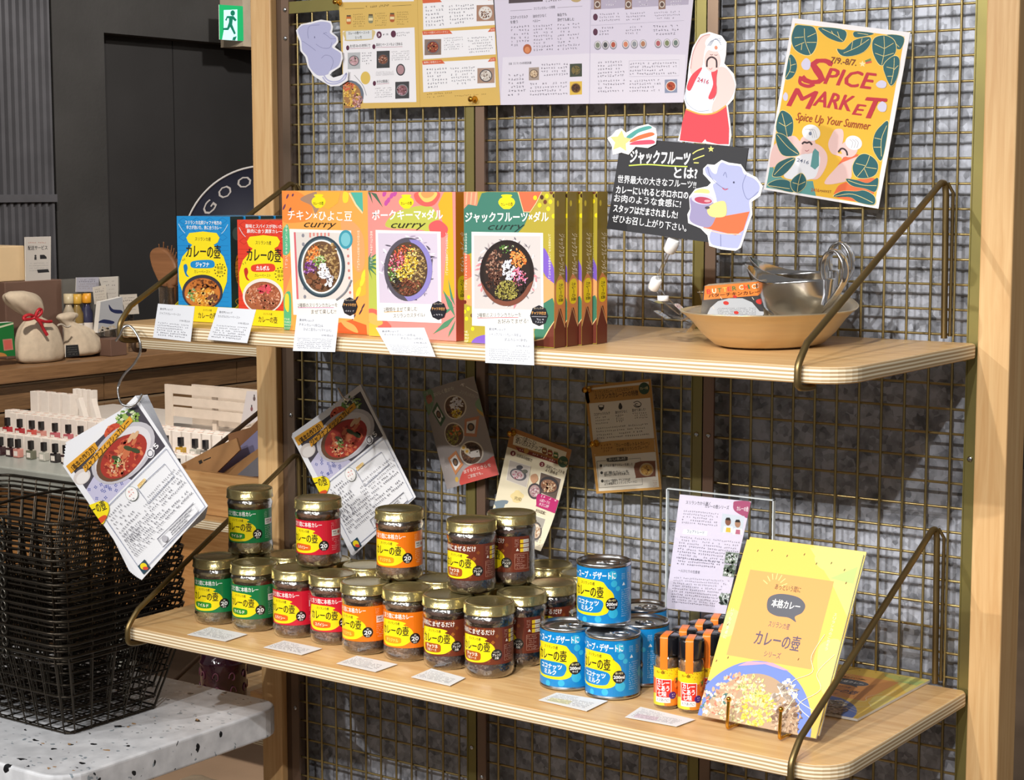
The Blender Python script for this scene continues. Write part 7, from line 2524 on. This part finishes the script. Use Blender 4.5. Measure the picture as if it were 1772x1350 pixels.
ROW2 = [(72, 'crimson'), (192, 'crimson'), (310, 'coral'), (402, 'blush'), (535, 'rose'), (665, 'rose'), (785, 'blush'), (915, 'rose')]
for i, (cx, c) in enumerate(ROW2):
    p = on_y(cx / 5.624, 620 + (640 + (cx - 72) * .118) / 5.624, 1.27)
    polish(c, (p[0], 1.27, ZP + .0364), '%s nail polish in the upper row, %s from the end of the table' % (c, ['first', 'second', 'third', 'fourth', 'fifth', 'sixth', 'seventh', 'eighth'][i]))
for i, (cx, c) in enumerate([(265, 'red'), (410, 'amber'), (548, 'clear'), (650, 'smoke')]):
    p = on_y(240 + cx / 5.625, 640 + 720 / 5.625, 1.27)
    polish(c, (p[0], 1.27, ZP + .0364), c + ' nail polish in the upper row near the kraft envelopes')
ROW1 = [(8, 'dark plum'), (105, 'dark plum'), (178, 'blush'), (303, 'olive grey'), (428, 'clear'), (538, 'near black'), (640, 'dark plum')]
for i, (cx, c) in enumerate(ROW1):
    p = on_y(cx / 5.624, 620 + 930 / 5.624, 1.17)
    polish(c, (p[0], 1.17, ZP + .0006), '%s nail polish in the front row, %s from the end of the table' % (c, ['first', 'second', 'third', 'fourth', 'fifth', 'sixth', 'seventh'][i]))
for i, (cx, c) in enumerate([(375, 'near black'), (540, 'dark plum')]):
    p = on_y(240 + cx / 5.625, 640 + 850 / 5.625, 1.17)
    polish(c, (p[0], 1.17, ZP + .0006), c + ' nail polish in the front row near the kraft envelopes')


def small_box(sz, m=WHITEP):
    t = thing('polish_carton', 'x', 'carton', (0, 0, 0), None)
    w_, d_, h_ = sz
    bevel(MB().box((-w_ / 2, -d_ / 2, 0), (w_ / 2, d_ / 2, h_)).build('box', m, t), .001)
    MB().lathe([(0, 0), (.008, 0), (.008, .0006), (0, .0006)], 14, (0, 0, h_)).build('tab', mat('pinkish_card', '#d9bfb4', .6), t)
    return t


sbx = small_box((.031, .031, .055))
n = 0
for row, (yy, zz, px0, px1) in enumerate(((1.335, ZP + .0364, 30, 440), (1.372, ZP + .0364, 22, 440), (1.214, ZP + .0006, -4, 390))):
    xx0, xx1 = float(on_y(px0, 720, yy)[0]), float(on_y(px1, 760, yy)[0])
    x = xx0
    while x < xx1:
        lb = ('white carton in the row behind the upper polish bottles', 'white carton in the rear row behind the upper polish bottles', 'white carton in the row behind the front polish bottles')[row]
        g = 'white cartons behind the polish bottles, row ' + 'abc'[row]
        if n == 0:
            sbx.location = (x, yy, zz)
            sbx['label'], sbx['group'] = lb, g
        else: copy_thing(sbx, (x, yy, zz), random.uniform(-.06, .06), lb, g)
        n += 1
        x += .0365
    if row == 0: pass
tb = small_box((.034, .030, .075))
for i, x in enumerate((66, 84, 103, 121)):
    p = on_y(x, 690, 1.46)
    lb = 'taller white carton behind the polish rows, %s of four' % ['first', 'second', 'third', 'last'][i]
    if i == 0:
        tb.location = (p[0], 1.46, ZP + .0626)
        tb['label'], tb['group'] = lb, 'taller white cartons'
    else: copy_thing(tb, (p[0], 1.46, ZP + .0626), label=lb)
th_ = None
for i, (x, lean) in enumerate(((133, 0), (142, 0), (151, 0), (162, 0), (148, -22), (170, -20))):
    p = on_y(x, 690, 1.44 if lean else 1.49)
    lb = ('slim white tube box standing behind the polish, %s of four' % ['first', 'second', 'third', 'last'][i]) if not lean else 'slim white tube box leaning over beside the %s' % ('standing ones' if i == 4 else 'hanging recipe cards')
    if th_ is None:
        th_ = thing('tube_box', lb, 'carton', (p[0], 1.49, ZP + .0626), 'slim white tube boxes')
        bevel(MB().box((-.007, -.009, 0), (.007, .009, .088)).build('box', WHITEP, th_), .001)
    else:
        c = copy_thing(th_, (p[0], 1.44 if lean else 1.49, ZP + .0626), label=lb)
        if lean:
            c.rotation_euler = (0, math.radians(lean), 0)
            c.location.z += .004
            c.scale = (1, 1, .8)

# whitewashed crate and leaflet
cr = thing('slatted_crate', 'whitewashed slatted timber crate behind the polish', 'crate', (-1.9, 1.5, ZP + .063))
co = -Vector((-1.9, 1.5, ZP + .063))
kc = lambda x, y, Y=1.5: on_y(Vk[0] + x / Vk[2], Vk[1] + y / Vk[2], Y)
zf = ZP + .063
for i, (ya_, yb_) in enumerate(((140, 222), (252, 330), (352, 440))):
    a, b = kc(256, ya_), kc(256, yb_)
    e = kc(1060, ya_ + 75)
    MB().box((a[0], 1.5, b[2]), (e[0], 1.508, a[2])).build('slat', CRATEW, cr).location = co
zt2 = float(kc(256, 138)[2])
for x in (256, 690, 1010):
    a, b = kc(x, 200), kc(x + (78 if x < 600 else 40), 200)
    MB().box((a[0], 1.4985 if x == 256 else 1.508, zf), (b[0], 1.4998 if x == 256 else 1.516, zt2 - (.0 if x == 256 else .004))).build('upright', CRATEW, cr).location = co
MB().box((kc(256, 0)[0], 1.60, zf), (kc(1060, 0)[0], 1.608, zt2 - .01)).build('back_board', CRATEW, cr).location = co
art = Art([(1052, 205), (1215, 215), (1210, 470), (985, 575)], '#ddd8dc')
for x, y, c in ((1125, 270, '#6a5a5c'), (1170, 300, '#5a5a5e'), (1100, 370, '#8a5a60'), (1170, 415, '#4a6a8a')):
    art.ell(x, y + 12, 12, 22, c)
    art.rect(x - 5, y - 28, x + 5, y - 8, '#2a2628')
art.ell(1180, 208, 18, 6, '#d86a5a')
sheet('leaflet', art, pixel_fn(*Vk, (0, 1.45, 0), (0, 1, .12)), .0006, PAPER, 'white leaflet with printed bottles leaning by the whitewashed crate', 'leaflet')

# ================================================================== slatted counter along the dark wall
XC = -2.9
ZK = .915
ct = thing('slatted_counter', 'long brown timber counter with slatted front along the dark wall', 'counter', (XC, 3, 0))
cto = Vector((-XC, -3, 0))
bevel(MB().box((XC - .9, .6, ZK - .042), (XC + .03, 6.0, ZK)).build('worktop', wood('counter_timber', '#7a5a3c', '#94714e', (20, 1.2, 20)), ct), .003).location = cto
MB().box((XC - .88, 2.0 if False else .65, 0), (XC - .02, 5.95, ZK - .0425)).build('carcass', BROWNBOX, ct).location = cto
mb = MB()
z = ZK - .05
r_ = 0
while z > .1:
    y = .66 + (r_ % 2) * .0
    while y < 5.9:
        mb.box((XC - .0195, y, z - .078), (XC, min(5.94, y + .585), z - .006))
        y += .59
    z -= .084
    r_ += 1
mb.build('slat_front', DARKW, ct).location = cto
mb = MB()
for i in range(9): mb.box((XC - .019, .66, ZK - .05 - .084 * i - .006), (XC - .004, 5.94, ZK - .05 - .084 * i + .001))
mb.build('pale_strip', mat('pale_strip_timber', '#8f7a60', .5, 0, var=.05), ct).location = cto

VC = (0, 400, 5.625)
cq = lambda x, y, X: on_x(VC[0] + x / VC[2], VC[1] + y / VC[2], X)


def panel_box(name, pts, X, dep, m, lb, cat, group=None):
    """upright box whose front faces +x; pts give its front rectangle in the zoomed view"""
    a, b = cq(*pts[0], X), cq(*pts[1], X)
    y0, y1 = sorted((float(a[1]), float(b[1])))
    z0, z1 = sorted((float(a[2]), float(b[2])))
    o = bevel(MB().box((X - dep, y0, z0), (X, y1, z1)).build(name, m, None, (X, y0, z0)), .002)
    return tag(o, lb, cat, group)


zk = ZK + .0006
a = cq(45, 490, -3.12)
b = cq(610, 480, -3.12)
ztop = float(cq(300, 485, -3.12)[2])
tag(bevel(MB().box((-3.5, a[1], zk), (-3.12, b[1], ztop)).build('brown_carton', BROWNBOX, None, (-3.3, a[1], zk)), .003), 'brown carton on the counter behind the cloth bags', 'carton')
a = cq(-60, 480, -3.14)
b = cq(248, 480, -3.14)
tag(bevel(MB().box((-3.4, a[1], ztop + .0006), (-3.14, b[1], float(cq(200, 142, -3.14)[2]))).build('cream_carton', mat('cream_card', '#d8bf98', .6, 0, var=.04), None, (-3.3, a[1], ztop)), .003), 'cream carton on top of the brown carton', 'carton')
art = Art([(245, 58), (496, 52), (494, 484), (252, 488)], '#cfccc8')
art.marks((275, 122), (450, 118), 14, '#c07a6a')
art.text('配送サービス', (272, 182), (462, 178), 40, '#3a3a3e', .03)
art.poly([(388, 232), (430, 230), (452, 250), (455, 270), (390, 272)], '#2c2c30')
art.ell(345, 240, 10, 10, '#3a3a3e')
art.poly([(335, 250), (355, 250), (356, 280), (334, 280)], '#3a3a3e')
for i in range(4): art.marks((285, 320 + i * 24), (470, 314 + i * 24), 10, '#8a888c')
art.poly([(360, 376), (468, 370), (480, 400), (370, 408)], '#2e2e32')
sheet('service_sign', art, pixel_fn(*VC, (-3.126, 0, 0), (1, 0, 0)), .004, PAPER, 'white delivery service sign card standing on the brown carton', 'sign')
# keep it resting on the carton
for pts, X, col, lb, nm in (([(742, 452), (962, 448), (962, 590), (738, 592)], -3.06, '#b4b6c6', 'lavender price card clipped on the clear panel', 'price_card'), ([(965, 450), (1150, 440), (1152, 700), (1040, 700)], -3.05, '#cfccc6', 'tall white information card behind the small bottles', 'information_card'),
                            ([(905, 548), (1030, 522), (1045, 705), (922, 712)], -3.02, '#d6d0c6', 'small white price card in front of the tall information card', 'price_card'), ([(1165, 620), (1332, 612), (1355, 805), (1195, 815)], -3.0, '#d8d2c8', 'white price card standing by the patterned packet', 'price_card')):
    art = Art(pts, col)
    P = [np.array(p, float) for p in pts]
    lerp = lambda u, v, P=P: tuple((1 - u) * (1 - v) * P[0] + u * (1 - v) * P[1] + u * v * P[2] + (1 - u) * v * P[3])
    for i in range(5): art.marks(lerp(.12, .2 + .15 * i), lerp(.85, .2 + .15 * i), 16 if i == 1 else 11, '#5a5a66' if i < 2 else '#8a8078')
    c = sheet(nm, art, pixel_fn(*VC, (X, 0, 0), (1, 0, 0)), .002, PAPER, lb, 'price card')
    # short clear stem down to the counter
    m_ = np.mean([cq(*p, X - .004) for p in pts[2:]], axis=0)
    tag(MB().box((m_[0] - .003, m_[1] - .012, zk), (m_[0], m_[1] + .012, m_[2] + .02)).build('card_stem', CLEARP, None, tuple(m_)), 'clear stem holding the ' + lb, 'card stem')
panel_a, panel_b = cq(610, 460, -3.104), cq(1160, 440, -3.104)
tag(MB().box((-3.112, panel_a[1], zk), (-3.104, panel_b[1], float(panel_b[2]))).build('acrylic_screen', thin_glass('smoky_acrylic', (.8, .8, .78), .05, .6, .25, (.4, .4, .38)), None, tuple(panel_a)), 'clear acrylic panel standing on the counter behind the small bottles', 'panel')
bt = None
for i, (x, y, lb) in enumerate(((665, 610, 'small bottle with pale cap behind the smaller cloth bag'), (745, 612, 'small bottle with yellow cap behind the smaller cloth bag'), (838, 605, 'small bottle with orange cap beside the white price card'))):
    p = cq(x, y, -3.07)
    h = float(p[2]) - zk
    b_ = thing('small_bottle', lb, 'bottle', (-3.07, p[1], zk), 'small bottles on the counter')
    r = .020
    MB().lathe([(0, 0), (r, 0), (r, h * .68), (r * .5, h * .8), (r * .5, h * .84)], 24).build('bottle_body', mat(('milky_glass', 'amber_glass', 'blue_glass')[i], ('#b0a692', '#8a7442', '#3a3c58')[i], .2, 0, var=.3, vscale=30), b_)
    MB().lathe([(r * .72, h * .84), (r * .78, h * .85), (r * .76, h), (0, h)], 24).build('cap', mat(('pale_cap', 'yellow_cap', 'orange_cap')[i], ('#c4b898', '#c8a040', '#d89a2a')[i], .4, 0, var=.05), b_)
    MB().lathe([(r * 1.01, h * .2), (r * 1.01, h * .52)], 24, cap0=False, cap1=False).build('label', WHITEP, b_)
art = Art([(980, 690), (1190, 640), (1215, 930), (950, 990)], '#b9bec6')
art.blob([(1060, 715), (1100, 760), (1180, 770), (1190, 800), (1120, 800), (1070, 770)], '#27305c')
art.blob([(950, 890), (1010, 860), (1110, 880), (1090, 905), (1000, 895)], '#27305c')
art.scatter(1050, 960, 110, 40, ['#d8cfc0', '#c8bca8'], 26, 22)
sheet('patterned_packet', art, pixel_fn(*VC, (-2.97, 0, 0), (1, 0, 0)), .02, PAPER, 'white packet with dark blue pattern on the counter', 'packet')
pz = cq(1215, 990, -2.93)
tag(bevel(MB().box((-3.05, float(cq(1075, 1000, -2.93)[1]), zk), (-2.93, float(cq(1230, 1000, -2.93)[1]), float(cq(1000, 1060, -2.93)[2]))).build('brown_tray', BROWNBOX, None, (-3, 2, zk)), .002), 'low brown tray under the patterned packet', 'tray')


def cloth_bag(name, rings, X, lb, seed):
    """gathered cotton bag: rings of (px, py, radius in zoomed pixels)"""
    t = thing(name, lb, 'cloth bag', tuple(cq(rings[0][0], rings[0][1], X)), 'cotton gift bags')
    off_ = -Vector(t.location)
    P, R = [], []
    for x, y, r in rings:
        P.append(np.array(cq(x, y, X)))
        R.append(float(np.linalg.norm(cq(x + r, y, X) - cq(x, y, X))) * .84)
    pts = smooth_path(P, 4)
    rad = [float(v[0]) for v in smooth_path([np.array([r, 0, 0]) for r in R], 4)]
    rng = random.Random(seed)
    v, f, n = [], [], 40
    for i, (p, r) in enumerate(zip(pts, rad)):
        for kx in range(n):
            a = 2 * math.pi * kx / n
            fold = 1 + .035 * math.sin(9 * a + seed) + .05 * math.sin(5 * a + .4 * i + seed) * (1 if i > len(pts) * .4 else .3)
            v.append((p[0] + .55 * r * fold * math.cos(a), p[1] + r * fold * math.sin(a), max(zk, p[2])))
    for i in range(len(pts) - 1):
        for kx in range(n): f.append((i * n + kx, i * n + (kx + 1) % n, (i + 1) * n + (kx + 1) % n, (i + 1) * n + kx))
    f.append(tuple(range(n))[::-1])
    f.append(tuple(range((len(pts) - 1) * n, len(pts) * n)))
    o = MB().add(v, f, 0, True).build('bag_cloth', COTTON, t)
    o.location = off_
    return t, off_


b1, o1 = cloth_bag('cloth_bag', [(400, 1275, 150), (395, 1240, 245), (385, 1100, 250), (370, 950, 205), (345, 870, 120), (330, 835, 85), (290, 770, 150), (235, 690, 190), (185, 620, 170), (160, 585, 80)], -2.98, 'larger cotton gift bag tied with a red ribbon on the counter', 1)
rb = MB()
c0 = cq(335, 838, -2.92)
for pts in ([(340, 838), (290, 815), (240, 830), (235, 860), (300, 855), (340, 840)], [(340, 838), (370, 770), (400, 765), (400, 800), (360, 835)], [(345, 845), (390, 890), (420, 950), (460, 1015)], [(345, 850), (430, 880), (500, 880)]):
    rb.tube(smooth_path([cq(x, y, -2.925 + .004 * (i % 2)) for i, (x, y) in enumerate(pts)], 4), .0052, 6)
rb.build('ribbon', RIBBON, b1).location = o1
b2, o2 = cloth_bag('cloth_bag', [(800, 1205, 130), (800, 1175, 200), (800, 1080, 195), (760, 970, 150), (690, 910, 90), (650, 880, 75), (650, 840, 110), (660, 805, 95), (670, 790, 30)], -3.0, 'smaller cotton gift bag beside the one with the red ribbon', 4)
o = MB().tube([cq(560 + 18 * i, 920 - 14 * math.sin(i * .9), -2.945) for i in range(8)], .003, 6).build('drawstring', mat('pale_cord', '#b8b0a4', .7, 0, var=.1), b2)
o.location = o2
art = Art([(-60, 900), (130, 885), (150, 1215), (-60, 1225)], '#1d7a3a')
art.poly([(-60, 940), (130, 890), (135, 905), (-60, 960)], '#d8e0c0')
art.poly([(25, 1055), (118, 1045), (130, 1155), (38, 1165)], '#c88a7a')
art.poly([(35, 1065), (110, 1057), (120, 1145), (46, 1154)], '#d86a60')
art.blob([(-60, 1180), (40, 1190), (60, 1225), (-60, 1230)], '#c88a4a')
sheet('green_packet', art, pixel_fn(*VC, (-2.96, 0, 0), (1, 0, 0)), .03, PAPER, 'green printed packet beside the larger cloth bag', 'packet')
art = Art([(640, 1112), (760, 1105), (776, 1215), (640, 1228)], '#2c2d2f')
for i in range(4): art.marks((655, 1140 + i * 22), (755, 1134 + i * 22), 10, '#9a9a98')
sheet('shelf_talker', art, pixel_fn(*VC, (-2.90, 0, 0), (1, 0, 0)), .003, PAPER, 'small black label card leaning on the smaller cloth bag', 'label card')
